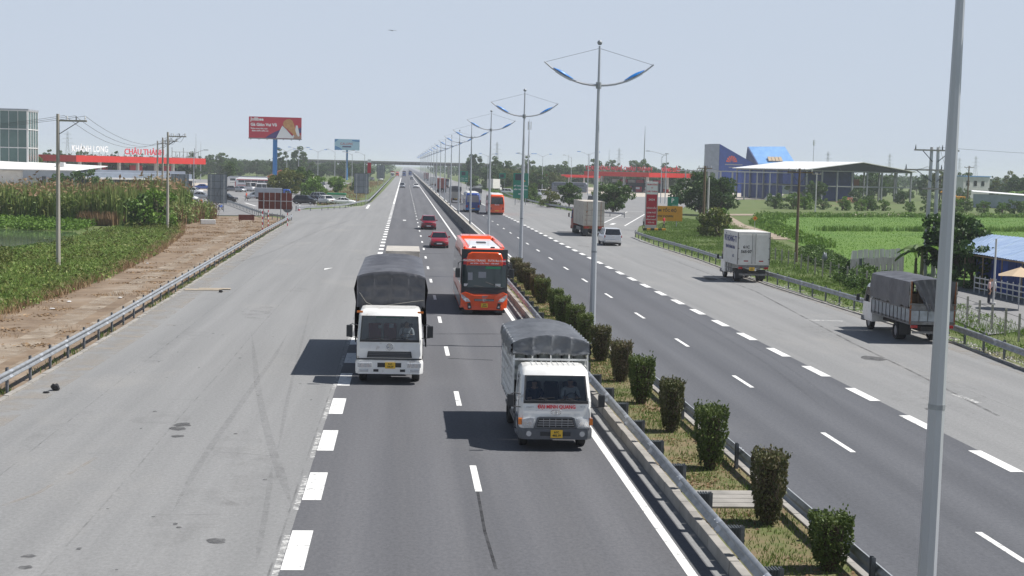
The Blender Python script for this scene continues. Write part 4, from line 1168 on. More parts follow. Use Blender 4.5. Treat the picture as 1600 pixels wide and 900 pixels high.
    b = MB(); b.box(-.26, .26, 3.7, 4.5, 3.601, 3.66); b.build('hatch', 'plastic_grey', pod, bevel=.02)
    for k in range(10):
        x = -.62 + .045 * (k % 5) + (1.0 if k > 4 else 0)
        b = MB(); b.box(x - .012, x + .012, .98, 1.14, 3.50, 3.565); b.build('vent', 'plastic_dark', pod)
    b = MB(); b.box(-1.0, 1.0, 9.0, 11.5, 3.48, 3.74, tx=.12, ty=.2); b.build('rear_fairing', 'paint_orange', t, bevel=.04)
    # flanks: long window band, wheels, mirrors
    for s in (-1, 1):
        for k in range(7):
            y = .55 + k * 1.62
            b = MB(); b.quad((s * 1.252, y, 1.55), (s * 1.252, y + 1.55, 1.55), (s * 1.205, y + 1.55, 3.0), (s * 1.205, y, 3.0)); b.build('side_window', 'glass_side', t)
        b = MB(); b.quad((s * 1.256, .5, .4), (s * 1.256, L - .6, .4), (s * 1.256, L - .6, .95), (s * 1.256, .5, .95)); b.build('side_stripe', 'paint_silver', t)
        for y in (2.5, 8.6): wheel(t, s * 1.08, y, .5, .3)
        b = MB(); b.tube([(s * 1.1, .15, 2.9), (s * 1.4, -.12, 2.75), (s * 1.42, -.15, 2.4)], .03, 6); m_ = b.build('mirror_arm', 'plastic_dark', t, smooth=True)
        b = MB(); b.box(s * 1.42 - .13, s * 1.42 + .13, -.22, -.08, 1.98, 2.48); b.build('mirror', 'plastic_dark', m_, bevel=.05)
    b = MB(); b.box(-1.1, 1.1, .5, L - .3, .15, .42); b.build('underbody', 'chassis', t)
coach_front()

# ---------------------------------------------------------------- coaches seen from behind
def coach_rear(label, loc, main, low, top, screen, text=None, hgt=3.35, L=11.8, tail='lens_red', dash=None):
    """rear end at local y=0, facing -y"""
    t = thing('coach', label, 'coach', loc)
    hw = 1.24
    def ring(y, z0, z1, w0, w1, r=.2):
        pts = [(-w0, z0), (-w0, (z0 + z1) / 2), (-w1, z1 - r * 1.4), (-w1 + r * .5, z1 - r * .4), (-w1 + r * 1.5, z1)]
        return [(x, y, z) for x, z in pts + [(-x, z) for x, z in reversed(pts)]]
    b = MB(); b.loft([ring(0, .45, hgt - .25, hw - .08, hw - .25), ring(.25, .35, hgt - .05, hw, hw - .12), ring(1.0, .32, hgt, hw, hw - .1), ring(L - .3, .32, hgt, hw, hw - .1), ring(L, .5, hgt - .2, hw - .1, hw - .2)])
    b.build('body', main, t, smooth=True, angle=40)
    b = MB(); b.box(-hw + .02, hw - .02, -.04, .2, .38, .72); b.build('bumper', low, t, bevel=.05)
    sc_ = MB(); sc_.prism([(-1.02, -.05, 1.75), (1.02, -.05, 1.75), (.94, -.03, 2.88), (-.94, -.03, 2.88)], (0, .06, 0)); s_ = sc_.build('rear_window', screen, t, bevel=.02)
    b = MB(); b.box(-.78, .78, -.03, .05, .85, 1.55); b.build('engine_hatch', main, t, bevel=.03)
    for s in (-1, 1):
        b = MB(); b.box(min(s * .86, s * 1.14), max(s * .86, s * 1.14), -.035, .1, .85, 1.25); b.build('tail_lamp', tail, t, bevel=.03)
        for k in range(6):
            y = .9 + k * 1.7
            b = MB(); b.quad((s * (hw + .004), y, 1.55), (s * (hw + .004), y + 1.6, 1.55), (s * (hw - .06), y + 1.6, 2.8), (s * (hw - .06), y, 2.8)); b.build('side_window', 'glass_side', t)
        for y in (2.8, 9.3): wheel(t, s * 1.06, y, .5, .3)
    b = MB(); b.box(-1.0, 1.0, .35, L - .5, hgt - .02, hgt + .14, tx=.15, ty=.3); b.build('roof_pod', top, t, bevel=.04)
    b = MB(); b.box(-.5, .5, -.06, -.03, .55, .72) if False else b.box(-.36, .36, -.075, -.035, .60, .74); b.build('number_plate', 'plate_yellow', t)
    b = MB(); b.box(-1.05, 1.05, .3, L - .4, .18, .42); b.build('underbody', 'chassis', t)
    if text: text_obj('lettering', text, .3, 'print_white', t, (0, -.045, 1.66), (math.pi / 2, 0, 0), bold=.008)
    return t
coach_rear('orange coach seen from behind with dark rear window, driving away beside wide dashes', (15.25, 236.0, 0), 'paint_orange', 'paint_orange', 'paint_white_clean', 'glass_dark', 'FUTA')
coach_rear('blue coach seen from behind with pale curtains in rear window, next to concrete barrier', (12.3 - .55, 246.0, 0), 'paint_blue', 'paint_light_blue', 'box_white', 'print_grey')

# ---------------------------------------------------------------- cars
def car(label, loc, rz, kind, paint, group=None, name='car', cat='car', plate_txt=None, front='plate_white'):
    """origin under the middle of the car, nose towards local -y"""
    K = {'sedan': (4.5, .89, [(0, .40, .66, .70), (.10, .26, .74, .82), (.55, .22, .88, .88), (1.25, .22, .98, .89), (2.3, .22, 1.0, .89), (3.5, .22, 1.02, .89), (4.25, .26, .99, .86), (4.5, .42, .80, .74)], (1.15, 1.95, 3.15, 3.95, .97, 1.45, .80, .58), .31),
         'suv': (4.6, .93, [(0, .42, .86, .72), (.10, .30, .96, .86), (.5, .26, 1.06, .92), (1.15, .26, 1.10, .93), (2.3, .26, 1.10, .93), (3.8, .26, 1.12, .93), (4.45, .32, 1.10, .90), (4.6, .45, .95, .82)], (1.05, 1.70, 4.05, 4.50, 1.08, 1.68, .86, .68), .36),
         'mpv': (4.75, .94, [(0, .42, .80, .72), (.10, .30, .92, .86), (.5, .26, 1.02, .92), (.95, .26, 1.08, .94), (2.3, .26, 1.08, .94), (4.0, .26, 1.10, .94), (4.65, .30, 1.08, .92), (4.75, .40, 1.0, .86)], (.85, 1.55, 4.45, 4.70, 1.06, 1.74, .88, .74), .34),
         'hatch': (3.75, .83, [(0, .40, .68, .66), (.10, .26, .78, .76), (.45, .22, .90, .82), (.95, .22, .98, .83), (1.9, .22, .99, .83), (3.0, .22, 1.02, .83), (3.6, .26, 1.0, .80), (3.75, .42, .85, .72)], (.85, 1.55, 3.15, 3.65, .97, 1.50, .76, .58), .29),
         'minibus': (5.9, .98, [(0, .42, .92, .80), (.10, .32, 1.05, .92), (.5, .28, 1.2, .97), (.9, .28, 1.28, .98), (2.6, .28, 1.28, .98), (4.6, .28, 1.28, .98), (5.8, .30, 1.28, .98), (5.9, .36, 1.25, .95)], (.75, 1.35, 5.72, 5.88, 1.26, 2.35, .95, .84), .36)}
    L, hw, st, gh, wr = K[kind]
    t = thing(name, label, cat, loc, rz, group)
    o = -L / 2
    rings = []
    for y, z0, z1, w in st:
        h = z1 - z0
        p = [(-w + .10, z0), (-w + .01, z0 + h * .18), (-w, z0 + h * .55), (-w + .03, z0 + h * .82), (-w + .14, z1)]
        rings.append([(x, y + o, z) for x, z in p + [(-x, z) for x, z in reversed(p)]])
    MB().loft(rings).build('body', paint, t, smooth=True, angle=50)
    y0, y1, y2, y3, z0, z1, w0, w1 = gh
    def gr(s, z, ya, yb, w): return [(-w, ya + .15 + o, z), (-w * .82, ya + o, z), (w * .82, ya + o, z), (w, ya + .15 + o, z), (w, yb - .1 + o, z), (w * .8, yb + o, z), (-w * .8, yb + o, z), (-w, yb - .1 + o, z)]
    a, c = gr(1, z0 - .02, y0, y3, w0), gr(1, z1 - .04, y1, y2, w1)
    MB().loft([a, c]).build('windows', 'glass_dark', t, smooth=True, angle=25)
    rf = [gr(1, z1 - .05, y1 - .02, y2 + .04, w1 + .02), gr(1, z1 - .005, y1 + .08, y2 - .05, w1 - .02), gr(1, z1 + .012, y1 + .3, y2 - .25, w1 - .16)]
    MB().loft(rf).build('roof', paint, t, smooth=True, angle=50)
    pl = MB()
    for k in (0, 3, 4, 7):
        pl.tube([(a[k][0] * 1.0, a[k][1], a[k][2]), (c[k][0] * 1.02, c[k][1], c[k][2] + .02)], .045, 5)
    if kind in ('suv', 'mpv', 'minibus', 'sedan', 'hatch'):
        for u in ((.36, .68) if kind != 'minibus' else (.22, .45, .68)):
            for s in (-1, 1):
                pl.tube([(s * w0 * 1.002, o + y0 + (y3 - y0) * u, z0), (s * (w1 + .01), o + y1 + (y2 - y1) * u, z1 - .03)], .032, 5)
    pl.build('pillars', paint, t)
    for s in (-1, 1):
        for y in (L * .19, L * .80): wheel(t, s * (hw - .12), y + o, wr, .22, 'rim_alloy')
        z_h = st[1][2]
        b = MB(); b.prism([(s * (hw - .10), o + .16, z_h - .04), (s * (hw - .36), o + .05, z_h - .06), (s * (hw - .36), o + .06, z_h - .18), (s * (hw - .12), o + .12, z_h - .18)], (0, -.05, .02)); b.build('headlamp', 'lens_clear', t)
        zt = st[-2][2]
        b = MB(); b.box(min(s * (hw - .26), s * (hw - .04)), max(s * (hw - .26), s * (hw - .04)), o + L - .16, o + L - .02, zt - .30, zt - .08); b.build('tail_lamp', 'lens_red', t, bevel=.02)
        b = MB(); b.box(s * (hw + .07) - .10, s * (hw + .07) + .10, o + y0 + .22, o + y0 + .36, z0 + .0, z0 + .14); b.build('mirror', paint if kind != 'minibus' else 'plastic_dark', t, bevel=.03)
    zf = st[0][1]
    b = MB(); b.box(-hw * .62, hw * .62, o - .02, o + .1, zf - .06, zf + .12); b.build('lower_grille', 'plastic_dark', t, bevel=.02)
    b = MB(); b.box(-hw * .45, hw * .45, o - .015, o + .12, st[0][2] - .12, st[0][2] + .01); b.build('grille', 'plastic_dark', t, bevel=.02)
    b = MB(); b.box(-.26, .26, o - .035, o - .022, zf + .0, zf + .11); b.build('number_plate', front, t)
    b = MB(); b.box(-.26, .26, o + L + .0, o + L + .012, st[-1][2] - .22, st[-1][2] - .10); b.build('number_plate', front, t)
    b = MB(); b.box(-hw * .8, hw * .8, o + .3, o + L - .3, .16, .30); b.build('underbody', 'chassis', t)
    return t

PI = math.pi
car('red saloon car just behind the orange coach in the right lane', (3.42, 138.5, 0), 0, 'sedan', 'paint_red')
car('dark red off-roader behind the red saloon, farther up the right lane', (3.05, 177.5, 0), 0, 'suv', 'paint_crimson')
car('silver white people carrier far up the left lane beside solid line', (-.7, 494, 0), 0, 'mpv', 'paint_silver')
car('white car far up the right lane next to concrete barrier', (4.0, 496, 0), 0, 'suv', 'paint_white_clean')
car('dark car behind white car far up the right lane', (3.9, 790, 0), 0, 'sedan', 'paint_grey')
car('small red car driving away far up beside the barrier', (10.9, 452, 0), PI, 'hatch', 'paint_red')

# ---------------------------------------------------------------- silver pickup seen from behind
def pickup():
    t = car('silver pickup truck with canopy seen from behind beside container lorry', (21.55, 149.2, 0), PI, 'suv', 'paint_pearl', name='pickup_truck', cat='pickup truck')
    t.scale = (1.03, 1.12, 1.06)
    b = MB(); b.box(-.78, .78, 2.28, 2.36, .44, .60); b.build('rear_bumper', 'chrome', t, bevel=.02)
    b = MB(); b.box(-.80, .80, 2.27, 2.325, .62, 1.06); tg = b.build('tailgate', 'paint_pearl', t, bevel=.03)
    b = MB(); b.box(-.12, .12, 2.325, 2.345, .86, .92); b.build('handle', 'chrome', tg)
pickup()

# ---------------------------------------------------------------- white box lorry on the right shoulder
def lorry_c():
    t, bx, L, y0 = box_lorry('white closed box lorry driving away on the right shoulder, plate number on its rear doors', (24.95, 107.0, 0), PI, 1.18, 4.55, 3.62, 1.28, 'paint_white', 'box_white', cabtop=2.5, r=.42)
    # rear doors, hinges, bars
    for s in (-1, 1):
        a, c = sorted((s * .03, s * 1.11))
        b = MB(); b.box(a, c, L + .012, L + .035, 1.42, 3.46); d = b.build('rear_door', 'box_white', t, bevel=.01)
        b = MB(); b.tube([(s * .12, L + .05, 1.36), (s * .12, L + .05, 3.5)], .018, 6); b.build('lock_bar', 'chassis_grey', d)
        for z in (1.7, 2.45, 3.2):
            b = MB(); b.box(s * 1.12 - .06, s * 1.12 + .06, L + .01, L + .05, z - .03, z + .03); b.build('hinge', 'chassis_grey', d)
        b = MB(); b.box(s * 1.16 - .025, s * 1.16 + .025, L - .01, L + .05, 1.3, 3.6); b.build('corner_post', 'chassis_grey' if s < 0 else 'chassis_grey', t)
        for z, w in ((1.56, .16),):
            b = MB(); b.box(s * .55 - w, s * .55 + w, L + .036, L + .042, z - .04, z + .04); b.build('reflector_strip', 'lens_red', d)
        b = MB(); b.box(min(s * .78, s * 1.08), max(s * .78, s * 1.08), L - .1, L + .03, .98, 1.14); b.build('tail_lamp', 'lens_red', t, bevel=.02)
        b = MB(); b.box(s * .82 - .26, s * .82 + .26, L - .75, L - .72, .25, .9); b.build('mudflap', 'plastic_dark', t)
        b = MB(); b.box(s * 1.05 - .02, s * 1.05 + .02, 2.2, 3.9, .55, .62); b.box(s * 1.05 - .02, s * 1.05 + .02, 2.2, 3.9, .85, .92)
        for k in range(3): b.box(s * 1.05 - .018, s * 1.05 + .018, 2.3 + k * .75, 2.34 + k * .75, .5, 1.2)
        b.build('side_guard', 'chassis_grey', t)
    b = MB(); b.box(-1.12, 1.12, L - .12, L + .02, 1.06, 1.26); b.build('rear_beam', 'chassis_grey', t)
    b = MB(); b.box(-1.0, 1.0, L - .08, L + .0, .52, .66); b.build('underrun', 'chassis_grey', t, bevel=.01)
    plate(t, .1, L + .035, 1.0, '61C|565.07', w=.4, h=.24, back=True)
    text_obj('lettering', '61C', .28, 'print_black', t, (.55, L + .048, 2.55), (PI / 2, 0, PI), bold=.008)
    text_obj('lettering', '565·07', .28, 'print_black', t, (.55, L + .048, 2.22), (PI / 2, 0, PI), bold=.008)
    # left flank seen in shade: lettering reads along the box (the flank facing the road)
    text_obj('lettering', 'VŨ HOÀNG-TT', .62, 'print_blue', t, (1.195, y0 + 2.3, 3.05), (PI / 2, 0, PI / 2), sx=.92, bold=.01)
    text_obj('lettering', 'VẬN TẢI HÀNG HÓA', .3, 'print_blue', t, (1.195, y0 + 2.3, 2.45), (PI / 2, 0, PI / 2), bold=.006)
    text_obj('lettering', '61C', .3, 'print_blue', t, (1.195, y0 + 3.3, 1.85), (PI / 2, 0, PI / 2))
    return t
lorry_c()

# ---------------------------------------------------------------- stake-body lorry with torn dark canvas, right shoulder
def lorry_d():
    t = thing('lorry', 'parked lorry with dark canvas and grey planked sides by right guardrail', 'lorry', (24.78, 72.6, 0), PI)
    b = MB(); b.box(-.4, .4, .5, 7.0, .55, .8); b.build('chassis', 'chassis', t)
    cab(t, 1.0, 1.62, .45, 1.4, 2.15, 2.38, .34, 'paint_white', glass='glass_dark')
    L = 7.3; y0 = 1.8; hw = 1.08
    for s in (-1, 1):
        wheel(t, s * .83, 1.0, .42, .24); wheel(t, s * .83, 5.3, .42, .46)
        b = MB(); b.box(s * .8 - .28, s * .8 + .28, 6.0, 6.03, .3, .92); b.build('mudflap', 'plastic_dark', t)
    b = MB(); b.box(-1.02, 1.02, -.05, .3, .38, .64); b.build('bumper', 'plastic_grey', t, bevel=.03)
    mirrors(t, 1.0, .05, 1.55, out=.24)
    b = MB(); b.box(-hw, hw, y0, L, .92, 1.04); b.build('load_bed', 'chassis_grey', t)
    mat('plank_grey', (0.40, 0.43, 0.45), 0.6, col2=(0.27, 0.29, 0.30), scale=3)
    for s in (-1, 1):
        for k in range(10):
            y = y0 + .03 + k * .546
            b = MB(); b.box(s * hw - .014, s * hw + .014, y + .025, y + .515, 1.06, 1.66); b.build('plank', 'plank_grey', t)
            b = MB(); b.box(s * (hw + .012) - .02, s * (hw + .012) + .02, y - .03, y + .02, .95, 1.7); b.build('post', 'chassis', t)
        for z in (.92, 1.62):
            b = MB(); b.box(s * (hw + .02) - .015, s * (hw + .02) + .015, y0, L, z, z + .06); b.build('rail', 'chassis_grey', t)
    for k in range(5):
        x = -hw + .06 + k * .42
        b = MB(); b.box(x, x + .38, L, L + .03, 1.08, 1.58); b.build('plank', 'plank_grey', t)
    for z in (1.02, 1.60, 1.86):
        b = MB(); b.box(-hw, hw, L - .01, L + .045, z, z + .05); b.build('tailgate_rail', 'chassis_grey', t)
    b = MB(); b.box(-hw, hw, L, L + .02, 1.64, 1.84); b.build('tailgate', 'chassis_grey', t)
    for s in (-1, 1):
        b = MB(); b.box(s * (hw - .02) - .035, s * (hw - .02) + .035, L - .04, L + .04, .95, 2.95); b.build('post', 'rust', t)
        b = MB(); b.box(min(s * .7, s * 1.02), max(s * .7, s * 1.02), L - .05, L + .06, .76, .9); b.build('tail_lamp', 'lens_red', t, bevel=.02)
    b = MB(); b.box(-.9, .9, L - .1, L - .02, .5, .6); b.build('underrun', 'chassis_grey', t)
    b = MB(); b.box(-.9, .9, L - 2.2, L - .8, 1.04, 2.3); b.build('load', 'wood', t)
    for s in (-.55, .55):
        b = MB(); b.box(s - .025, s + .025, L - .5, L - .46, 1.05, 2.8); b.build('post', 'wood', t)
    tr = tarp(t, -hw - .03, hw + .03, y0 - .05, L + .02, 1.72, 2.94, .12, 4, 'tarp_dark', front_to=1.75, sag=.10, puff=.035, seed=21, ragged=.04)
    # the rear sheet is gathered towards the middle and hangs in folds
    rows = []
    rnd = np.random.default_rng(5)
    for r_ in range(13):
        u = r_ / 12; row = []
        wl = 1.04 - .62 * u ** .8; wr = 1.04 - .10 * u
        for i in range(25):
            v = i / 24; x = -wr * (1 - v) + wl * v
            z = 2.96 + .10 * (1 - (2 * v - 1) ** 2) * (1 - u) - u * (1.40 if .15 < v < .9 else 1.15)
            row.append((x, L + .05 + .05 * math.sin(v * 34 + u * 5) * (.3 + u) + .02 * rnd.random(), z))
        rows.append(row)
    MB().loft(rows, closed=False, caps=False).build('end_flap', 'tarp_dark', tr, smooth=True, angle=70)
    for s in (-1, 1):
        b = MB(); b.tube([(s * 1.12, L + .03, 1.75 + .1 * k) for k in range(13)], [.018 + .014 * (k % 2) for k in range(13)], 6); b.build('lacing', 'tarp_cord', tr)
lorry_d()

# ---------------------------------------------------------------- container lorry with red tractor on the right shoulder
CORR = {}
def container(parent, w, l, h, m, loc, name='container', step=.28):
    """ribbed steel box with corner posts, doors at y=l"""
    b = MB(); n = int(l / step)
    prof = []
    for k in range(n + 1):
        y = k * l / n; d = .0 if (k // 1) % 2 == 0 else .035
        prof += [(y, d), (min(y + l / n * .35, l), d)]
    for s in (-1, 1):
        for i in range(len(prof) - 1):
            (a, da), (c, dc) = prof[i], prof[i + 1]
            b.quad((s * (w / 2 - da), a, .1), (s * (w / 2 - dc), c, .1), (s * (w / 2 - dc), c, h - .08), (s * (w / 2 - da), a, h - .08))
    b.box(-w / 2 + .04, w / 2 - .04, .02, l - .04, .05, h - .02)
    ob = b.build(name, m, parent, loc)
    e = MB()
    for s in (-1, 1):
        for y in (0, l):
            e.box(s * (w / 2 - .05) - .06, s * (w / 2 - .05) + .06, y - .06, y + .06, 0, h)
        for z in (.0, h - .1): e.box(s * (w / 2 - .03) - .04, s * (w / 2 - .03) + .04, .06, l - .06, z, z + .1)
    e.box(-w / 2 + .1, w / 2 - .1, l - .05, l + .04, h - .14, h); e.box(-w / 2 + .1, w / 2 - .1, l - .05, l + .04, 0, .12)
    e.build('frame', m, ob)
    for s in (-1, 1):
        a, c = sorted((s * .02, s * (w / 2 - .12)))
        d = MB(); d.box(a, c, l - .02, l + .025, .14, h - .16); dd = d.build('door', m, ob)
        for x in (.28, .82):
            q = MB(); q.tube([(s * x, l + .055, .06), (s * x, l + .055, h - .06)], .022, 6); q.build('lock_bar', 'rust' if x > .5 else 'concrete_pale', dd)
        for k in range(3):
            q = MB(); z = .55 + k * .62; q.box(min(s * .06, s * (w / 2 - .16)), max(s * .06, s * (w / 2 - .16)), l + .026, l + .038, z, z + .03); q.build('panel_line', 'chassis_grey', dd)
    return ob
def container_lorry(label, loc, rz, cabpaint, boxpaint, cl=6.1, ch=2.6, rear_rust=True):
    t = thing('container_lorry', label, 'lorry', loc, rz)
    cab(t, 1.18, 2.0, .6, 1.7, 2.75, 3.0, .2, cabpaint, glass='glass_dark')
    b = MB(); b.box(-1.2, 1.2, -.06, .4, .42, .8); b.build('bumper', cabpaint, t, bevel=.03)
    b = MB(); b.box(-.7, .7, -.03, .05, .95, 1.4); b.build('grille', 'plastic_dark', t)
    lamp_pair(t, 'headlamp', .9, -.075, .1, .55, .72, .36, 'lens_clear')
    y0 = 2.9; e = y0 + cl
    b = MB(); b.box(-.5, .5, .6, e + .1, .85, 1.15); b.build('chassis', 'chassis', t)
    for y in (1.2, 3.2, 4.4, e - 2.2, e - .9):
        for s in (-1, 1): wheel(t, s * .95, y, .5, .28 if y < 2 else .5)
    mirrors(t, 1.18, .0, 2.1, out=.24, h=.5)
    container(t, 2.44, cl, ch, boxpaint, (0, y0, 1.25))
    b = MB(); b.box(-1.2, 1.2, e - .1, e + .12, .88, 1.24); b.build('rear_beam', 'rust' if rear_rust else 'chassis', t)
    for s in (-1, 1):
        b = MB(); b.box(min(s * .6, s * 1.1), max(s * .6, s * 1.1), e + .12, e + .16, .98, 1.14); b.build('tail_lamp', 'lens_red', t)
        b = MB(); b.box(s * .95 - .3, s * .95 + .3, e + .05, e + .08, .2, .85); b.build('mudflap', 'plastic_dark', t)
        b = MB(); b.box(s * 1.12 - .03, s * 1.12 + .03, 5.2, e - 3.0, .6, 1.0); b.build('side_guard', 'chassis_grey', t)
    return t
container_lorry('lorry with red cab carrying a rust-stained cream container on the right shoulder', (22.0, 178.6, 0), PI + .012, 'paint_brick', 'container_cream', cl=9.0, ch=2.85)

# ---------------------------------------------------------------- other lorries far away
def far_lorry(label, loc, rz, cabp, bodym, L=7.0, h=3.4, hw=1.18, gate=None, tarp_top=True):
    """front at y=0 facing -y"""
    t = thing('lorry', label, 'lorry', loc, rz)
    cab(t, hw - .06, 1.7, .5, 1.45, 2.3, 2.55, .25, cabp, glass='glass_dark')
    b = MB(); b.box(-hw, hw, -.05, .3, .4, .75); b.build('bumper', cabp, t, bevel=.02)
    lamp_pair(t, 'headlamp', .85, -.07, .1, .55, .7, .32, 'lens_clear')
    b = MB(); b.box(-.4, .4, .5, L - .2, .55, .85); b.build('chassis', 'chassis', t)
    for s in (-1, 1):
        wheel(t, s * .92, 1.0, .47, .28); wheel(t, s * .92, L - 1.6, .47, .5); wheel(t, s * .92, L - 2.7, .47, .5)
    b = MB(); b.box(-hw, hw, 1.9, L, 1.0, h - .25 if tarp_top else h); b.build('load_body', bodym, t, bevel=.02)
    if tarp_top: tarp(t, -hw - .02, hw + .02, 1.85, L + .04, h - 1.1, h - .15, .15, 4, 'tarp_dark', front_to=h - 1.0, rear_to=h - 1.0, seed=int(abs(loc[1])) % 97)
    if gate:
        b = MB(); b.box(-hw + .03, hw - .03, L, L + .06, 1.02, h - 1.25); b.build('tailgate', gate, t)
    b = MB(); b.box(-.28, .28, L + .06, L + .08, .82, .95); b.build('number_plate', 'plate_yellow', t)
    for s in (-1, 1):
        b = MB(); b.box(min(s * .7, s * 1.05), max(s * .7, s * 1.05), L - .02, L + .07, .75, .92); b.build('tail_lamp', 'lens_red', t)
    return t
far_lorry('grey canvas lorry driving away ahead of the blue coach beside barrier', (10.95, 315.0, 0), PI, 'paint_white', 'chassis_grey', L=8, h=3.6, gate='concrete_pale')
far_lorry('dark canvas lorry with white tailgate between blue and orange coaches', (14.7, 303.0, 0), PI, 'paint_white', 'box_white', L=8, h=3.5, gate='paint_white_clean')
container_lorry('lorry with brick red container driving away far up beside the barrier', (11.1, 440, 0), PI, 'paint_white', 'paint_brick', cl=12.0, ch=2.9, rear_rust=False)
far_lorry('pale lorry driving away beyond the small red car', (11.0, 560, 0), PI, 'paint_white', 'box_white', L=8, h=3.6, tarp_top=False)
far_lorry('dark lorry driving away far up next to the second green sign', (14.6, 520, 0), PI, 'paint_grey', 'plank_grey', L=8, h=3.4)
container_lorry('tiny red container lorry in the distance right of the barrier', (11.2, 760, 0), PI, 'paint_white', 'paint_brick', cl=12.0, ch=2.9, rear_rust=False)
far_lorry('dark blue lorry coming towards us far up the left lane', (-.3, 1010, 0), 0, 'paint_blue', 'plank_grey', L=9, h=3.8)
far_lorry('black canvas lorry in the distance coming down the right lane', (4.2, 1090, 0), 0, 'paint_blue', 'seat_dark', L=9, h=3.8)
container_lorry('distant lorry with red box on left side below the flyover', (-7.5, 900, 0), 0, 'paint_white', 'paint_brick', cl=9.0, ch=2.6, rear_rust=False)
far_lorry('distant white lorry with orange load on left side below the flyover', (-5.0, 1000, 0), 0, 'paint_orange', 'box_white', L=9, h=3.6, tarp_top=False)
car('white car leaving the highway far away at left near grey sign back', (-11.5, 700, 0), .15, 'suv', 'paint_white_clean')
car('dark car leaving the highway far away at left near grey sign back', (-15.5, 690, 0), .2, 'suv', 'paint_grey')

# ---------------------------------------------------------------- vegetation
leaf_mat('leaf_hedge', (0.055, 0.085, 0.020), (0.10, 0.145, 0.036), (0.21, 0.235, 0.085), scale=3.5)
leaf_mat('leaf_hedge_brown', (0.060, 0.082, 0.024), (0.115, 0.120, 0.050), (0.22, 0.165, 0.105), scale=3.5)
leaf_mat('leaf_dark', (0.024, 0.054, 0.014), (0.051, 0.102, 0.024), (0.102, 0.170, 0.041), scale=0.5)
leaf_mat('leaf_mid', (0.038, 0.080, 0.016), (0.077, 0.141, 0.029), (0.144, 0.216, 0.048), scale=0.5)
leaf_mat('leaf_olive', (0.063, 0.084, 0.017), (0.119, 0.147, 0.031), (0.210, 0.210, 0.056), scale=0.5)
leaf_mat('leaf_bright', (0.052, 0.111, 0.013), (0.111, 0.208, 0.026), (0.195, 0.293, 0.052), scale=0.8)
leaf_mat('weed', (0.078, 0.140, 0.024), (0.155, 0.245, 0.046), (0.31, 0.34, 0.105), scale=0.45)
leaf_mat('rice', (0.055, 0.150, 0.008), (0.095, 0.225, 0.012), (0.150, 0.290, 0.026), scale=0.18, trans=0.35)
leaf_mat('reed_leaf', (0.075, 0.128, 0.026), (0.143, 0.217, 0.051), (0.276, 0.292, 0.105), scale=0.3)
leaf_mat('reed_dry', (0.17, 0.105, 0.055), (0.26, 0.165, 0.09), (0.33, 0.235, 0.14), scale=0.4)
leaf_mat('straw', (0.16, 0.10, 0.05), (0.27, 0.17, 0.09), (0.36, 0.25, 0.14), scale=0.7, trans=0.1)
leaf_mat('turf', (0.065, 0.117, 0.021), (0.130, 0.195, 0.036), (0.247, 0.240, 0.085), scale=1.2)
mat('bark', (0.14, 0.105, 0.075), 0.9, col2=(0.085, 0.065, 0.045), scale=6, stretch=(1, 1, .25), bump=.6)
mat('bark_pale', (0.27, 0.24, 0.20), 0.9, col2=(0.18, 0.16, 0.13), scale=6, stretch=(1, 1, .25))
mat('twig', (0.045, 0.033, 0.022), 0.95, col2=(0.075, 0.055, 0.035), scale=9)
mat('banana_stem', (0.13, 0.15, 0.06), 0.7, col2=(0.20, 0.17, 0.09), scale=5, stretch=(1, 1, .3))

def leaf_quads(P, size, rng, flat=0.0, asp=1.8):
    """one leaf-shaped quad (a rhomb) per point"""
    n = len(P)
    a = rng.normal(size=(n, 3)); a[:, 2] *= (1 - flat); a /= np.linalg.norm(a, axis=1)[:, None] + 1e-9
    b = rng.normal(size=(n, 3)); b -= (b * a).sum(1)[:, None] * a; b /= np.linalg.norm(b, axis=1)[:, None] + 1e-9
    s = (size * rng.uniform(.65, 1.35, n))[:, None] if np.isscalar(size) else size[:, None]
    V = np.stack([P - a * s * .5 * asp / 1.3, P + b * s * .36 - a * s * .05, P + a * s * .5 * asp / 1.3, P - b * s * .36 - a * s * .05], 1).reshape(-1, 3)
    F = np.arange(4 * n).reshape(n, 4)
    return V, F

def blades(P, h, w, rng, lean=.35):
    """one tapering grass blade per ground point, two faces bent over"""
    n = len(P)
    ang = rng.uniform(0, 2 * np.pi, n); d = np.stack([np.cos(ang), np.sin(ang), np.zeros(n)], 1)
    ln = rng.uniform(0, lean, n); la = rng.uniform(0, 2 * np.pi, n); L_ = np.stack([np.cos(la) * ln, np.sin(la) * ln, np.ones(n)], 1)
    H = (h * rng.uniform(.55, 1.25, n))[:, None] if np.isscalar(h) else h[:, None]
    W = (w * rng.uniform(.6, 1.3, n))[:, None]
    mid = P + L_ * H * .55 * np.array([.6, .6, 1]); tip = P + L_ * H
    V = np.stack([P - d * W / 2, P + d * W / 2, mid + d * W * .38, tip + d * W * .05, tip - d * W * .05, mid - d * W * .38], 1).reshape(-1, 3)
    i = np.arange(n)[:, None] * 6
    F = np.concatenate([i + np.array([[0, 1, 2, 5]]), i + np.array([[5, 2, 3, 4]])], 0)
    return V, F

def in_poly(P, poly):
    x, y = P[:, 0], P[:, 1]; r = np.zeros(len(P), bool); n = len(poly)
    for i in range(n):
        x1, y1 = poly[i]; x2, y2 = poly[(i + 1) % n]
        c = ((y1 > y) != (y2 > y)) & (x < (x2 - x1) * (y - y1) / (y2 - y1 + 1e-12) + x1)
        r ^= c
    return r

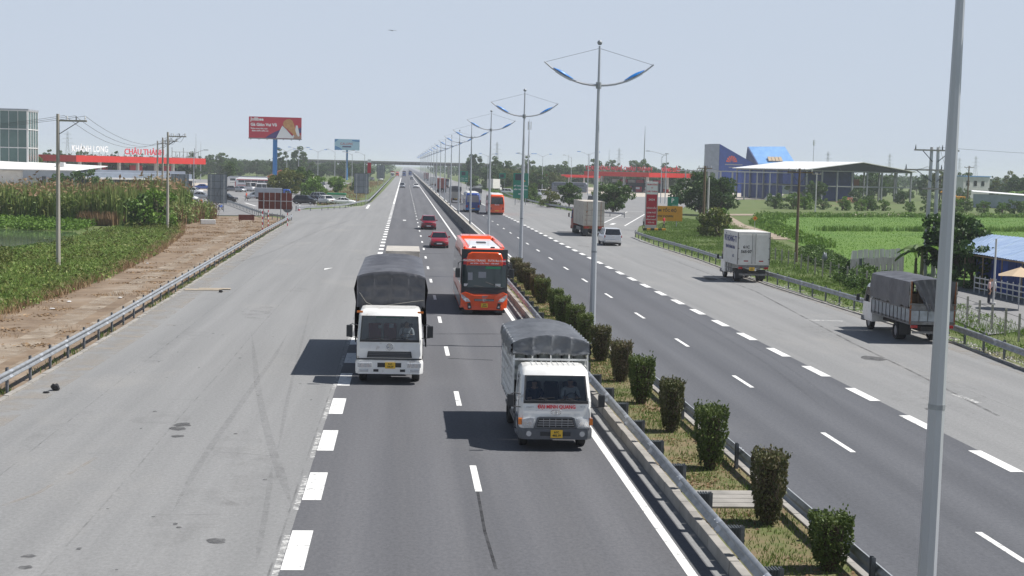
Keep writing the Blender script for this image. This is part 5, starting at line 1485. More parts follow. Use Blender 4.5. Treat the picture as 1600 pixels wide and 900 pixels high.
def scatter(poly, n, rng, clump=None, z=0.0, near=0.0):
    """points in a polygon; clump = (number, radius) bunches them; near > 0 puts more of them close to the road camera end"""
    q = np.array(poly); lo, hi = q.min(0), q.max(0); out = []
    tot = 0
    while tot < n:
        m = n * 2
        P = rng.uniform(lo, hi, (m, 2))
        if near:
            P[:, 1] = lo[1] + (hi[1] - lo[1]) * rng.uniform(0, 1, m) ** (1 + near)
        if clump:
            c = rng.uniform(lo, hi, (clump[0], 2))
            P = c[rng.integers(0, clump[0], m)] + rng.normal(0, clump[1], (m, 2))
        P = P[in_poly(P, poly)]
        out.append(P); tot += len(P)
        if len(P) == 0: break
    P = np.concatenate(out)[:n]
    return np.concatenate([P, np.full((len(P), 1), z)], 1)

def stuff(name, VF, m, label, cat):
    V = []; F = []; o = 0
    for v, f in VF:
        V.append(v); F.append(f + o); o += len(v)
    ob = obj(name, np_mesh(name, np.concatenate(V), np.concatenate(F)), m)
    ob['kind'] = 'stuff'; ob['label'] = label; ob['category'] = cat
    return ob

# clipped bushes in the median
def bush_mesh(w, d, h, n, rng, m):
    P = rng.uniform(-1, 1, (n, 3))
    face = rng.integers(0, 5, n)         # mostly near a clipped face
    k = face < 4
    for f, (ax, sg) in enumerate([(0, 1), (0, -1), (1, 1), (1, -1), (2, 1)]):
        i = face == f; P[i, ax] = sg * rng.uniform(.82, 1.03, i.sum())
    r = np.maximum(1, (np.abs(P[:, :2]) ** 5).sum(1) ** .2); P[:, :2] /= r[:, None]
    t = (P[:, 2] + 1) / 2
    taper = .66 + .38 * np.clip(t * 1.7, 0, 1)
    bump = 1 + .07 * np.sin(P[:, 0] * 4 + P[:, 2] * 5) * np.cos(P[:, 1] * 4 + P[:, 2] * 3)
    Q = np.stack([P[:, 0] * w / 2 * taper * bump, P[:, 1] * d / 2 * taper * bump, .08 + t * h * (1 + .05 * rng.normal(size=n) * (t > .8))], 1)
    keep = (t > .12) | (rng.random(n) < .4)
    Q = Q[keep]; Q = Q + rng.normal(0, .022, Q.shape)
    sh = []                      # stray shoots above and beside the clipped faces
    for k_ in range(60):
        a0 = Q[rng.integers(0, len(Q))]; dd = np.array([a0[0] * .5, a0[1] * .5, .25 + rng.random() * .3]) * rng.uniform(.12, .35)
        if a0[2] < h * .35: continue
        sh.append(a0 + dd * np.linspace(.1, 1, 7)[:, None] + rng.normal(0, .01, (7, 3)))
    Q = np.concatenate([Q] + sh); V, F = leaf_quads(Q, .058, rng)
    me = np_mesh('foliage', V, F); me.materials.append(MATS[m])
    b = MB(); b.loft([[(w * .22 * math.cos(a), d * .22 * math.sin(a), 0) for a in np.linspace(0, 6.283, 9)[:-1]], [(w * .36 * math.cos(a), d * .36 * math.sin(a), h * .4) for a in np.linspace(0, 6.283, 9)[:-1]],
              [(w * .38 * math.cos(a), d * .38 * math.sin(a), h * .9) for a in np.linspace(0, 6.283, 9)[:-1]]])
    for k_ in range(7):
        a = k_ * .9; b.tube([(0, 0, 0), (w * .3 * math.cos(a), d * .3 * math.sin(a), h * .45)], .012, 4)
    tm = b.mesh('twigs'); tm.materials.append(MATS['twig'])
    return me, tm
BM = [bush_mesh(.76, .86, 1.25, 4600, np.random.default_rng(31 + k), m) for k, m in enumerate(['leaf_hedge', 'leaf_hedge_brown', 'leaf_hedge', 'leaf_hedge_brown'])]
BUSH = [(8.3, 26.6, 1.0, 0, .95), (8.0, 30.2, 1.42, 1, 1.0), (7.95, 35.9, 1.45, 2, 1.0), (7.9, 41.1, 1.36, 1, .92), (7.85, 46.1, 1.36, 0, 1.0), (7.9, 50.9, 1.3, 3, .95), (7.9, 56.3, 1.25, 1, .95),
        (7.85, 60.9, 1.25, 0, .95), (7.9, 64.9, 1.25, 2, 1.05), (7.8, 69.4, 1.25, 2, 1.1), (7.9, 73.4, 1.25, 0, 1.05), (7.85, 80.3, 1.25, 2, 1.15), (7.9, 84.0, 1.2, 3, 1.1), (7.85, 89.1, 1.2, 1, 1.1), (7.9, 94.4, 1.2, 3, 1.15), (7.9, 100.0, 1.15, 1, 1.1)]
for k, (x, y, h, m, s) in enumerate(BUSH):
    t = thing('clipped_bush', ('clipped green median bush nearest the camera, cut by the bottom edge' if k == 0 else 'clipped %s median bush, %s counted from the camera' % (['green', 'brownish', 'green', 'brownish'][m], ORD[k])), 'bush', (x, y, .2), random.uniform(0, 6.28) if False else random.choice([0, PI / 2, PI]) + random.uniform(-.15, .15), 'clipped bushes in the median')
    f, w = BM[m]
    a = obj('foliage', f, None, t); c = obj('twigs', w, None, t)
    for q in (a, c): q.scale = (s * .84, s * .84, h / 1.25)

# median turf and dry leaves
mp = [(6.78, 15), (8.74, 15), (8.74, 102), (6.78, 102)]
rg = np.random.default_rng(3)
MG = np.concatenate([scatter(mp, 17000, rg, (260, .35), .2, .6), scatter(mp, 6500, rg, None, .2, .8)]); MG = MG[(MG[:, 1] < 31.5) | (MG[:, 1] > 33.4)]
stuff('median_grass', [blades(MG, .085, .020, rg, .8)], 'turf', 'short patchy grass on the median strip', 'grass')
DL = scatter(mp, 9000, rg, (120, .5), .21, .7); DL = DL[(DL[:, 1] < 31.4) | (DL[:, 1] > 33.4)]
stuff('dry_leaves', [leaf_quads(DL, .06, rg, .95)], 'straw', 'dry brown leaves lying between the median bushes', 'leaves')

# weeds, reeds and straw on the left
ev = [(-19.5, 60), (-19.6, 75), (-19.4, 95), (-20.6, 120), (-23.4, 152), (-26.8, 172), (-32, 172), (-31.5, 150), (-30.6, 130), (-31.5, 112), (-36, 100), (-36, 60)]
rg = np.random.default_rng(5)
c1 = scatter(ev, 1500, rg); c1[:, 2] = 0
def clumps(C_, per, rad, hgt, size, rng):
    n = len(C_) * per
    k = np.repeat(np.arange(len(C_)), per)
    d = rng.normal(size=(n, 3)); d /= np.linalg.norm(d, axis=1)[:, None]; d *= rng.uniform(.35, 1, n)[:, None] ** .5
    s = rng.uniform(.55, 1.35, len(C_))[k][:, None]
    P = C_[k] + d * np.array([rad, rad, hgt * .5]) * s; P[:, 2] = np.abs(P[:, 2] + hgt * .42 * s[:, 0])
    return leaf_quads(P, size, rng)
stuff('roadside_weeds', [clumps(c1, 40, .8, .45, .13, rg), blades(scatter(ev, 80000, rg, (1100, 1.0)), .42, .032, rg, 1.1)], 'weed', 'dense green weeds on the bank left of the dirt track', 'weeds')
stuff('olive_weeds', [clumps(scatter(ev, 240, rg), 60, .75, .95, .14, rg), clumps(scatter([(-31, 112), (-26, 100), (-27, 70), (-36, 60), (-36, 100)], 120, rg), 80, .9, 1.3, .15, rg)], 'leaf_olive', 'taller olive weeds standing out of the left bank', 'weeds')
stuff('bank_edge_straw', [blades(scatter([(-18.9, 60), (-18.9, 95), (-20.0, 120), (-22.8, 152), (-26, 174), (-27.5, 174), (-24.4, 152), (-21.4, 120), (-20.3, 95), (-20.6, 60)], 9000, rg, (420, .5)), .42, .03, rg, 1.0)], 'straw', 'dry trampled stalks along the foot of the left bank', 'straw')
pr_ = [(-48.68, 162.65), (-43.06, 157.26), (-38.77, 156.18), (-34.83, 154.99), (-35.51, 169.30), (-41.48, 179.47), (-50.62, 184.88), (-55.75, 186.31)]
stuff('pond_weeds', [clumps(scatter(pr_, 700, rg), 30, .9, .8, .22, rg)], 'leaf_bright', 'bright green water weeds along the far pond edge', 'weeds')
stuff('floating_weed', [leaf_quads(scatter([(-37.46, 125.13), (-33.57, 126.51), (-32.72, 134.10), (-30.08, 121.15), (-28.52, 107.44), (-28.49, 95.12)], 9000, rg, None, -.03), .25, rg, 1.0)], 'leaf_mid', 'floating weed covering the near part of the pond', 'weeds')
rp = [(-75, 182), (-48, 176), (-40, 172), (-33, 170), (-28.5, 176), (-27.5, 190), (-31, 205), (-40, 215), (-60, 222), (-90, 226)]
rg = np.random.default_rng(6)
RP = scatter(rp, 26000, rg)
RH = 3.25 + .9 * np.exp(-((RP[:, 0] + 33) / 6) ** 2) + .45 * np.sin(RP[:, 0] * .35) + .5 * np.cos(RP[:, 1] * .3 + RP[:, 0] * .2) + rg.normal(0, .45, len(RP)) - .035 * np.maximum(0, -45 - RP[:, 0])
vb = blades(RP, RH, .16, rg, .16)
leafP = RP[rg.integers(0, len(RP), 42000)].copy(); hh = 3.4 * rg.beta(2.0, 1.2, 42000)
leafP[:, 2] = hh; leafP[:, :2] += rg.normal(0, .22, (42000, 2))
stuff('reed_bed', [vb, leaf_quads(leafP, .34, rg, 0, 3.0), clumps(scatter([(-29.5, 172), (-26.4, 178), (-25.6, 194), (-29, 204), (-33, 200)], 260, rg), 60, .8, 2.2, .26, rg)], 'reed_leaf', 'tall green reed bed in front of the left rest stop', 'reeds')
pk = rg.random(len(RP)) < .16
PP = RP[pk].copy(); PP[:, 2] = RH[pk] * 1.0 + rg.uniform(-.1, .3, pk.sum())
dry = scatter([(-30.5, 176), (-26.0, 176), (-25.0, 196), (-30, 206)], 1500, rg, (40, .5))
dry2 = scatter([(-38, 170.5), (-33.5, 169), (-32.5, 171.5), (-37, 172.6)], 1500, rg)
stuff('reed_plumes', [leaf_quads(PP, .34, rg, 0, 2.6), blades(dry, 2.0, .10, rg, .5), blades(dry2, 1.4, .12, rg, .3)], 'reed_dry', 'tan reed plumes and dry stalks topping the reed bed', 'reeds')
dp = [(-13.2, 20), (-13.2, 66), (-14.2, 110), (-15.2, 160), (-17, 196), (-28, 200), (-26.5, 176), (-23.0, 150), (-20.0, 118), (-18.9, 95), (-19.2, 75), (-20.5, 55), (-22, 20)]
stuff('straw_litter', [leaf_quads(scatter(dp, 9000, rg, (260, .45), -.012), .075, rg, .95, 3.0), blades(scatter(dp, 4000, rg, (120, .5), -.03), .16, .02, rg, .9)], 'straw', 'dry straw and litter strewn along the dirt track', 'straw')
lp = [(-13.05, 20), (-12.75, 66), (-13.6, 110), (-14.6, 160), (-15, 192), (-15.4, 192), (-14.1, 110), (-13.25, 66), (-13.4, 20)]
stuff('kerb_grass', [blades(scatter(lp, 2600, rg, (60, .35), -.02), .22, .03, rg, .6)], 'turf', 'tufts of grass under the left guardrail', 'grass')

# verge, paddy and bushes on the right
rv = [(26.7, 52), (26.9, 84), (26.8, 102), (27.4, 130), (27.8, 166), (31, 184), (34, 196), (46, 240), (50, 216), (44, 170), (40, 140), (36, 100), (33.5, 80), (33, 52)]
rg = np.random.default_rng(8)
stuff('verge_weeds', [blades(scatter(rv, 60000, rg, (1300, .8), -.05), .26, .03, rg, .8), clumps(scatter(rv, 420, rg), 34, .45, .35, .10, rg)], 'weed', 'grass and weeds on the verge behind right guardrail', 'weeds')
sb = [(33.6, 100), (35.2, 100), (38.5, 126), (41, 140), (40, 142), (36.5, 128)]
stuff('fence_creepers', [clumps(scatter(sb, 160, rg), 90, .6, .9, .17, rg), clumps(scatter([(29.2, 82), (31.5, 82), (33.5, 100), (31.5, 104)], 70, rg), 110, .55, 1.0, .15, rg)], 'leaf_mid', 'dark creepers overgrowing the wire fence by right verge', 'bushes')
rf = [(38.5, 97), (43, 150), (53, 216), (66, 262), (130, 296), (300, 325), (330, 250), (200, 130), (90, 88)]
RF = scatter(rf, 150000, rg, None, -.06)
d_ = np.sqrt(RF[:, 0] ** 2 + RF[:, 1] ** 2)
stuff('rice_plants', [blades(RF, .15 * rg.uniform(.75, 1.2, len(RF)), .05, rg, 1.4)], 'rice', 'bright green rice growing in the paddy field on the right', 'rice')
bund = [(44, 152), (47, 152), (57, 214), (70, 258), (130, 290), (310, 318), (310, 324), (128, 296), (66, 264), (53, 218)]
b2 = [(56, 196), (130, 226), (330, 246), (330, 248.5), (128, 229), (55, 199)]
stuff('field_bund_weeds', [blades(scatter(bund, 12000, rg, (500, 1.0), -.05), .8, .10, rg, .5), blades(scatter(b2, 9000, rg, (300, .8), -.05), .75, .12, rg, .5), clumps(scatter(bund, 500, rg), 24, .8, .9, .3, rg)], 'leaf_bright', 'pale green weeds on the bunds across the paddy field', 'weeds')
isl = [(31.8, 260), (29.8, 300), (27.8, 380), (27.4, 460), (30, 560), (42, 560), (35, 420), (32.5, 330)]
stuff('island_grass', [blades(scatter(isl, 9000, rg, (250, 1.2)), .5, .12, rg, .6), clumps(scatter(isl, 150, rg), 30, .7, .8, .25, rg)], 'leaf_bright', 'grass and flowers on the traffic island beneath green sign', 'grass')
gv = [(-9.2, 275), (-16.8, 262), (-20.8, 335), (-22, 600), (-9, 700)]
stuff('gore_grass', [blades(scatter(gv, 9000, rg, (300, 1.2)), .35, .10, rg, .6)], 'straw', 'dry yellow grass on the wedge between car park and highway', 'grass')

# ---- trees
def tree_proto(kind, seed):
    rng = np.random.default_rng(seed); rd = random.Random(seed)
    S = {'round': (8.5, 3.9, 3.9, 1.2, 42), 'tall': (11.5, 3.1, 5.4, 1.6, 44), 'wide': (8.0, 5.2, 3.6, 1.2, 52), 'low': (4.0, 2.6, 2.1, .5, 26), 'cone': (11.0, 1.9, 5.2, 1.0, 30), 'feather': (10.5, 3.8, 4.2, 2.6, 32)}[kind]
    H, rx, rz, tz, nc = S
    b = MB()
    b.tube([(0, 0, -.1), (.1, .05, tz * .6), (.05, -.1, tz + .6), (0, 0, H * .72)], [.26, .20, .15, .05], 7)
    cz = H - rz
    cen = []
    for k in range(nc):
        while True:
            p = np.array([rd.uniform(-1, 1), rd.uniform(-1, 1), rd.uniform(-1, 1)])
            if .25 < np.linalg.norm(p) < 1: break
        if kind == 'cone': p[:2] *= (1.1 - .8 * (p[2] + 1) / 2)
        c = np.array([p[0] * rx, p[1] * rx, cz + p[2] * rz]); cen.append(c)
        if k < 9:
            m_ = [c[0] * .45, c[1] * .45, max(tz * .8, c[2] - .35 * rx)]
            b.tube([(0, 0, tz * .8), tuple(m_), tuple(c)], [.11, .07, .03], 5)
    tr = b.mesh('trunk', smooth=True); tr.materials.append(MATS['bark'])
    P = []
    for c in cen:
        r_ = rd.uniform(.55, 1.15) * (1.35 if kind in ('wide', 'round') else 1.05) * (.8 if kind == 'low' else 1)
        n = int(95 * r_)
        d = rng.normal(size=(n, 3)); d /= np.linalg.norm(d, axis=1)[:, None]; d[:, 2] *= .75
        P.append(c + d * r_ * (rng.uniform(.3, 1, n)[:, None] ** .45))
    P = np.concatenate(P)
    V, F = leaf_quads(P, .46 if kind != 'low' else .30, rng)
    me = np_mesh('crown', V, F)
    return tr, me
TP = {}
for i, kd in enumerate(['round', 'tall', 'wide', 'low', 'cone', 'feather']):
    for v in range(2 if kd in ('round', 'wide', 'low', 'tall') else 1):
        TP[(kd, v)] = tree_proto(kd, 100 + i * 10 + v)
_CM = {}
def tree(kind, v, lm, label, loc, s=1.0, sz=None, group=None, name='tree', cat='tree'):
    tr, cr = TP[(kind, v if (kind, v) in TP else 0)]
    k = (kind, v, lm)
    if k not in _CM:
        me = cr.copy(); me.materials.clear(); me.materials.append(MATS[lm]); _CM[k] = me
    t = thing(name, label, cat, loc, random.uniform(0, 6.28), group)
    t.scale = (s, s, sz or s)
    obj('trunk', tr, None, t); obj('crown', _CM[k], None, t)
    return t

def banana(label, loc, s=1.0, seed=1, n=10, group=None):
    rd = random.Random(seed)
    t = thing('banana_plant', label, 'banana plant', loc, rd.uniform(0, 6), group); t.scale = (s, s, s)
    b = MB(); b.tube([(0, 0, 0), (.05, 0, 1.2), (0, .05, 2.3)], [.16, .13, .08], 8); b.build('stem', 'banana_stem', t, smooth=True)
    for k in range(n):
        a = 2.4 * k + rd.uniform(-.3, .3); up = rd.uniform(.45, 1.15); Ln = rd.uniform(1.7, 2.5)
        rows = []
        for i in range(9):
            u = i / 8; r_ = Ln * u * math.cos(up * (1 - .9 * u)) ; z = 2.2 + Ln * (math.sin(up) * u - .75 * u * u)
            w = .32 * math.sin(math.pi * min(1, u * .92 + .06)) ** .6
            c = (r_ * math.cos(a), r_ * math.sin(a)); n_ = (-math.sin(a), math.cos(a))
            dz = .10 * rd.random()
            rows.append([(c[0] + n_[0] * w, c[1] + n_[1] * w, z - .10 - dz), (c[0], c[1], z), (c[0] - n_[0] * w, c[1] - n_[1] * w, z - .10)])
        MB().loft(rows, closed=False, caps=False).build('leaf', 'leaf_bright' if k % 3 else 'leaf_mid', t, smooth=True)
    return t

# distant belts of trees, single trees
rd = random.Random(77)
def belt(x0, x1, y0, y1, n, kinds, mats_, label, group, s0=.8, s1=1.3):
    for k in range(n):
        u = (k + rd.uniform(.1, .9)) / n
        y = rd.uniform(y0, y1); x = x0 + (x1 - x0) * u
        n_ = k + 1
        od = '%d%s' % (n_, 'th' if 10 < n_ % 100 < 14 else {1: 'st', 2: 'nd', 3: 'rd'}.get(n_ % 10, 'th'))
        tree(rd.choice(kinds), rd.randint(0, 1), rd.choice(mats_), label + ', %s from the left' % od, (x * y / y1, y, -.1), rd.uniform(s0, s1) * .86, group=group)
TS = (.75, 1.15)
belt(-330, -95, 600, 800, 52, ['round', 'wide', 'tall', 'feather'], ['leaf_dark', 'leaf_mid'], 'hazy tree in the belt behind left rest stop', 'trees behind the left rest stop')
belt(-125, -22, 700, 880, 34, ['round', 'wide', 'tall'], ['leaf_dark', 'leaf_mid'], 'hazy tree in the belt below the billboards', 'trees left of the flyover')
belt(36, 165, 620, 840, 56, ['round', 'wide', 'tall', 'feather'], ['leaf_dark', 'leaf_mid'], 'dense tree in the belt behind right rest stop', 'trees behind the right rest stop', .9, 1.45)
belt(32, 66, 470, 600, 22, ['round', 'wide', 'low'], ['leaf_mid', 'leaf_dark', 'leaf_olive'], 'tree beside the right carriageway before the rest stop', 'trees beside the right carriageway', .7, 1.1)
belt(170, 430, 480, 660, 70, ['round', 'wide', 'tall', 'feather', 'low'], ['leaf_dark', 'leaf_mid', 'leaf_olive'], 'tree lining far side of the paddy field', 'trees beyond the paddy field', .85, 1.4)
# a far wood that reads as one mass
rg = np.random.default_rng(9)
fc = []
for k in range(2600):
    y = rg.uniform(900, 1900); x = rg.uniform(-.52, .62) * y
    if abs(x - 8) < 22 or (-40 < x < 60 and y < 1150): continue
    c = np.array([x, y, rg.uniform(3.0, 5.5)])
    n = 42; d = rg.normal(size=(n, 3)); d /= np.linalg.norm(d, axis=1)[:, None]
    fc.append(c + d * np.array([5.2, 5.2, 4.4]) * rg.uniform(.6, 1.3) * rg.uniform(.5, 1, (n, 1)))
stuff('far_wood', [leaf_quads(np.concatenate(fc), 2.0, rg)], 'leaf_dark', 'far-off hazy wood along the horizon', 'wood')
# single trees that stand out
def T(kind, v, m, label, xy, s=1.0, sz=None): return tree(kind, v, m, label, (xy[0], xy[1], -.05), s, sz)
T('wide', 0, 'leaf_olive', 'olive green bushy tree in front of the cream container in left car park', (-26.8, 330), .78)
T('round', 1, 'leaf_mid', 'darker tree right behind the olive tree in left car park', (-25.2, 356), .8)
T('cone', 0, 'leaf_dark', 'dark cone-shaped tree standing alone on the grass left of the billboard', (-56, 470), .85)
T('wide', 1, 'leaf_dark', 'spreading dark tree beside the cone-shaped tree left of billboard', (-74, 500), .75)
T('tall', 1, 'leaf_dark', 'tall dark tree right of the blue billboard column', (-55, 640), 1.2)
T('feather', 0, 'leaf_mid', 'feathery tree on skyline between the two billboards', (-50, 720), 1.5)
T('round', 0, 'leaf_bright', 'bright green bush at right end of the cream container', (-17.5, 372), .55)
T('low', 0, 'leaf_bright', 'leafy bush beside the tall grey sign back at the gore', (-19.5, 320), 1.1)
T('low', 1, 'leaf_bright', 'second leafy bush beside the grey sign back at the gore', (-21.0, 345), 1.2)
T('low', 0, 'leaf_mid', 'small bush on the dry wedge behind the gore sign', (-13.5, 420), .9)
for k, (x, y, s) in enumerate([(-62, 300, 1.0), (-66.5, 305, 1.35), (-71, 300, 1.1), (-58.8, 292, .8)]):
    tree('low', k % 2, 'leaf_mid' if k != 1 else 'leaf_dark', 'leafy shrub in front of the white roofed building, %s from the left' % ['third', 'second', 'first', 'fourth'][k], (x, y, 0), s, group='shrubs before the white roofed building')
T('round', 0, 'leaf_mid', 'tree in front of the tall glass building at the left edge', (-108, 425), .95)
T('wide', 0, 'leaf_mid', 'tree right of the tall glass building above red canopy', (-96, 470), 1.0)
T('low', 1, 'leaf_bright', 'light green shrub rising out of the reed bed near second utility pole', (-27.6, 163), 1.15)
T('low', 0, 'leaf_dark', 'dark shrub at foot of the reed bed beside light green shrub', (-29.5, 164), 1.0)
T('wide', 1, 'leaf_dark', 'large dark tree behind the yellow slow-down sign', (54.5, 262), .95)
T('round', 0, 'leaf_dark', 'dense dark tree right of the green parking sign', (57, 258), .85)
T('wide', 0, 'leaf_mid', 'leafy tree behind the container lorry at edge of right forecourt', (38.2, 262), .72)
T('round', 1, 'leaf_mid', 'small round tree left of the leafy tree behind container lorry', (33.6, 292), .6)
T('low', 1, 'leaf_olive', 'shrub in front of the large green road sign', (29.5, 290), .9)
T('low', 0, 'leaf_mid', 'shrub left of the large green road sign on the island', (28.6, 330), 1.1)
T('round', 1, 'leaf_mid', 'tree behind the second green road sign far up the road', (24.5, 520), .6)
T('round', 0, 'leaf_dark', 'round dark tree in front of the steel frame building', (116, 398), .75)
T('low', 1, 'leaf_dark', 'small dark tree at the foot of the steel frame building', (131, 408), 1.1)
T('low', 0, 'leaf_dark', 'dark bush near right end of steel frame building', (147, 415), .95)
T('wide', 1, 'leaf_mid', 'tree left of the blue wedge building', (102, 540), 1.1)
T('round', 1, 'leaf_dark', 'tall tree with rounded crown beside the blue wedge building', (108, 515), 1.05)
T('low', 0, 'leaf_olive', 'shrub beside the brown utility poles on right verge', (38.2, 172), .9)
T('low', 1, 'leaf_mid', 'overgrown shrub under the slow-down sign on right verge', (42.5, 196), .7)
T('low', 0, 'leaf_bright', 'low shrub between the brown poles and the path', (41.2, 186), .8)
T('round', 0, 'leaf_dark', 'dense dark tree behind the twin concrete poles beside blue shed', (42.6, 108), .62)
T('round', 1, 'leaf_mid', 'leafy tree rising behind the left end of blue shed roof', (44.8, 112.5), .55)
T('low', 1, 'leaf_dark', 'dark shrub between the twin poles and the blue shed wall', (40.6, 99.5), .85)
banana('banana plant with drooping leaves in front of the grey pen', (39.8, 107.5, 0), 1.0, 3, 12)
banana('smaller banana plant left of the twin concrete poles', (40.6, 111, 0), .85, 5, 9)
for k, (x, y) in enumerate([(172, 395), (176, 402), (198, 398), (206, 404), (214, 396), (222, 400)]):
    banana('banana plant beside the green shed beyond the paddy, %s from the left' % ORD[k], (x, y, 0), 1.7, 20 + k, 8, 'banana plants beside the green shed')
# hedge rows of young trees on the far bund
rd = random.Random(5)
for k in range(36):
    x = 84 + k * 3.9 + rd.uniform(-1, 1)
    tree('low', k % 2, 'leaf_bright' if k % 3 else 'leaf_mid', 'light green shrub in the row across far edge of paddy, %s from the left' % ('%d%s' % (k + 1, 'th' if 10 < k + 1 < 14 else {1: 'st', 2: 'nd', 3: 'rd'}.get((k + 1) % 10, 'th'))), (x, 322 + (x - 96) * .09 + rd.uniform(-3, 3), -.05), rd.uniform(.6, .95), group='shrub row across the paddy')

# ---------------------------------------------------------------- roadside furniture, signs, poles
mat('sign_red', (0.50, 0.012, 0.035), 0.45, col2=(0.42, 0.012, 0.03), scale=1.5)
mat('sign_green', (0.0, 0.20, 0.125), 0.45)
mat('sign_yellow', (0.80, 0.36, 0.015), 0.5, col2=(0.70, 0.30, 0.015), scale=1.2)
mat('sign_back', (0.20, 0.225, 0.25), 0.5, metal=0.3, col2=(0.27, 0.29, 0.31), scale=0.8)
mat('sign_brown_back', (0.12, 0.025, 0.016), 0.65, col2=(0.17, 0.045, 0.03), scale=2)
mat('billboard_red', (0.52, 0.018, 0.045), 0.5)
mat('billboard_purple', (0.055, 0.03, 0.16), 0.5)
mat('billboard_blue', (0.07, 0.28, 0.62), 0.5)
mat('billboard_sky', (0.45, 0.68, 0.86), 0.5)
mat('fried_crust', (0.62, 0.34, 0.13), 0.6, col2=(0.48, 0.22, 0.07), scale=1.2)
mat('column_blue', (0.025, 0.20, 0.52), 0.45)
mat('pole_concrete', (0.44, 0.41, 0.36), 0.85, col2=(0.34, 0.31, 0.27), scale=2.5, stretch=(1, 1, .2))
mat('pole_brown', (0.20, 0.145, 0.095), 0.85, col2=(0.13, 0.095, 0.065), scale=3, stretch=(1, 1, .2))
mat('pole_white', (0.60, 0.60, 0.60), 0.6, col2=(0.45, 0.45, 0.45), scale=2.5, stretch=(1, 1, .3))
mat('canopy_red', (0.56, 0.018, 0.008), 0.45, col2=(0.48, 0.018, 0.01), scale=.5)
mat('letter_red', (0.55, 0.03, 0.05), 0.5)
mat('letter_white', (0.78, 0.78, 0.78), 0.5)
mat('wall_white', (0.66, 0.66, 0.65), 0.8, col2=(0.56, 0.56, 0.55), scale=.5, coords='World')
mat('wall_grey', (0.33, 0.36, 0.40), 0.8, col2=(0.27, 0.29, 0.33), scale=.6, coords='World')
mat('wall_bluegrey', (0.30, 0.35, 0.42), 0.7, col2=(0.24, 0.28, 0.34), scale=.6, coords='World')
mat('wall_blue', (0.018, 0.07, 0.36), 0.5, col2=(0.014, 0.05, 0.27), scale=.8, coords='World')
mat('wall_navy', (0.012, 0.035, 0.16), 0.6, col2=(0.02, 0.05, 0.22), scale=.8, coords='World')
mat('roof_white', (0.78, 0.78, 0.77), 0.5)
mat('roof_blue', (0.11, 0.30, 0.62), 0.45, col2=(0.17, 0.38, 0.70), scale=.4, coords='World')
mat('roof_sheet', (0.42, 0.53, 0.70), 0.4, metal=.2, col2=(0.27, 0.38, 0.58), scale=1.0, stretch=(.5, 2, 1), coords='World')
mat('roof_orange', (0.45, 0.16, 0.07), 0.7)
mat('steel_frame', (0.24, 0.255, 0.27), 0.6)
mat('zinc', (0.27, 0.285, 0.30), 0.5, metal=.4, col2=(0.20, 0.21, 0.22), scale=2.0, stretch=(2, 2, .3), coords='World')
mat('glass_green', (0.035, 0.085, 0.075), 0.12, spec=0.8, col2=(0.07, 0.13, 0.12), scale=.15, coords='World')
mat('interior_dark', (0.035, 0.04, 0.05), 0.8)
mat('umbrella_cloth', (0.52, 0.40, 0.27), 0.8)
mat('brick_red', (0.33, 0.13, 0.08), 0.8)
mat('stripe_black', (0.02, 0.02, 0.02), 0.7)

def frame_obj(name, label, cat, loc, rz=0.0, group=None): return thing(name, label, cat, loc, rz, group)

# --- big billboard on a blue column
t = thing('billboard', 'large red billboard on a blue column with white words and fried chicken', 'billboard', (-37.4, 420, 0), .06)
b = MB(); b.cyl((0, 1.0, 0), (0, 1.0, 14.6), .66, 20); b.build('column', 'column_blue', t, smooth=True)
b = MB(); b.box(-7.6, 7.6, .15, 1.7, 14.35, 14.6); b.box(-7.5, 7.5, .12, .3, 14.6, 20.7); b.build('backing', 'steel_frame', t)
b = MB(); b.box(-7.5, 7.5, .0, .11, 14.65, 20.65); fc_ = b.build('panel', 'billboard_red', t)
def flat(name, pts, m, y, par): 
    q = MB(); q.prism([(x, y, z) for x, z in pts], (0, .02, 0)); return q.build(name, m, par)
flat('print_shape', [(-2.8, 14.7), (-1.6, 15.6), (.2, 16.6), (1.6, 17.2), (2.6, 16.4), (3, 14.7)], 'billboard_purple', -.03, fc_)
flat('print_shape', [(6.0, 16.0), (7.45, 16.4), (7.45, 17.9), (6.6, 17.6)], 'billboard_purple', -.03, fc_)
flat('paper_wrap', [(.3, 14.7), (2.0, 18.3), (3.0, 17.4), (4.9, 15.3), (5.6, 16.6), (5.9, 18.5), (6.4, 18.4), (7.0, 15.5), (7.4, 14.7)], 'letter_white', -.055, fc_)
flat('drumstick', [(2.2, 18.9), (2.5, 19.6), (3.2, 20.1), (4.2, 20.2), (4.9, 19.8), (5.4, 18.6), (5.8, 16.8), (6.2, 15.6), (5.6, 15.2), (5.0, 16.0), (3.6, 17.2), (2.5, 18.0)], 'fried_crust', -.08, fc_)
flat('hand', [(5.2, 14.7), (5.6, 15.7), (6.1, 15.9), (6.6, 15.2), (7.3, 15.9), (7.45, 14.7)], 'skin', -.105, fc_)
for s_, tx, z, sz in (('a', 'Jollibee', 20.0, 1.25), ('b', 'Gà Giòn Vui Vẻ', 18.45, 1.15), ('c', 'Thơm ngon giòn rụm', 17.35, .55), ('d', 'thêm nhiều niềm vui', 16.7, .55)):
    text_obj('lettering', tx, sz, 'letter_white', fc_, (-7.0 + (.4 if s_ == 'd' else 0), -.06, z - .05), (PI / 2, 0, 0), align='LEFT', bold=.05 if sz > 1 else .02, depth=.01)
b = MB()
for k in range(7): b.box(-7 + k * 2.3, -6.7 + k * 2.3, -.9, -.5, 14.1, 14.35); b.box(-6.9 + k * 2.3, -6.82 + k * 2.3, -.7, .2, 14.3, 14.4)
b.build('floodlights', 'steel_frame', t)
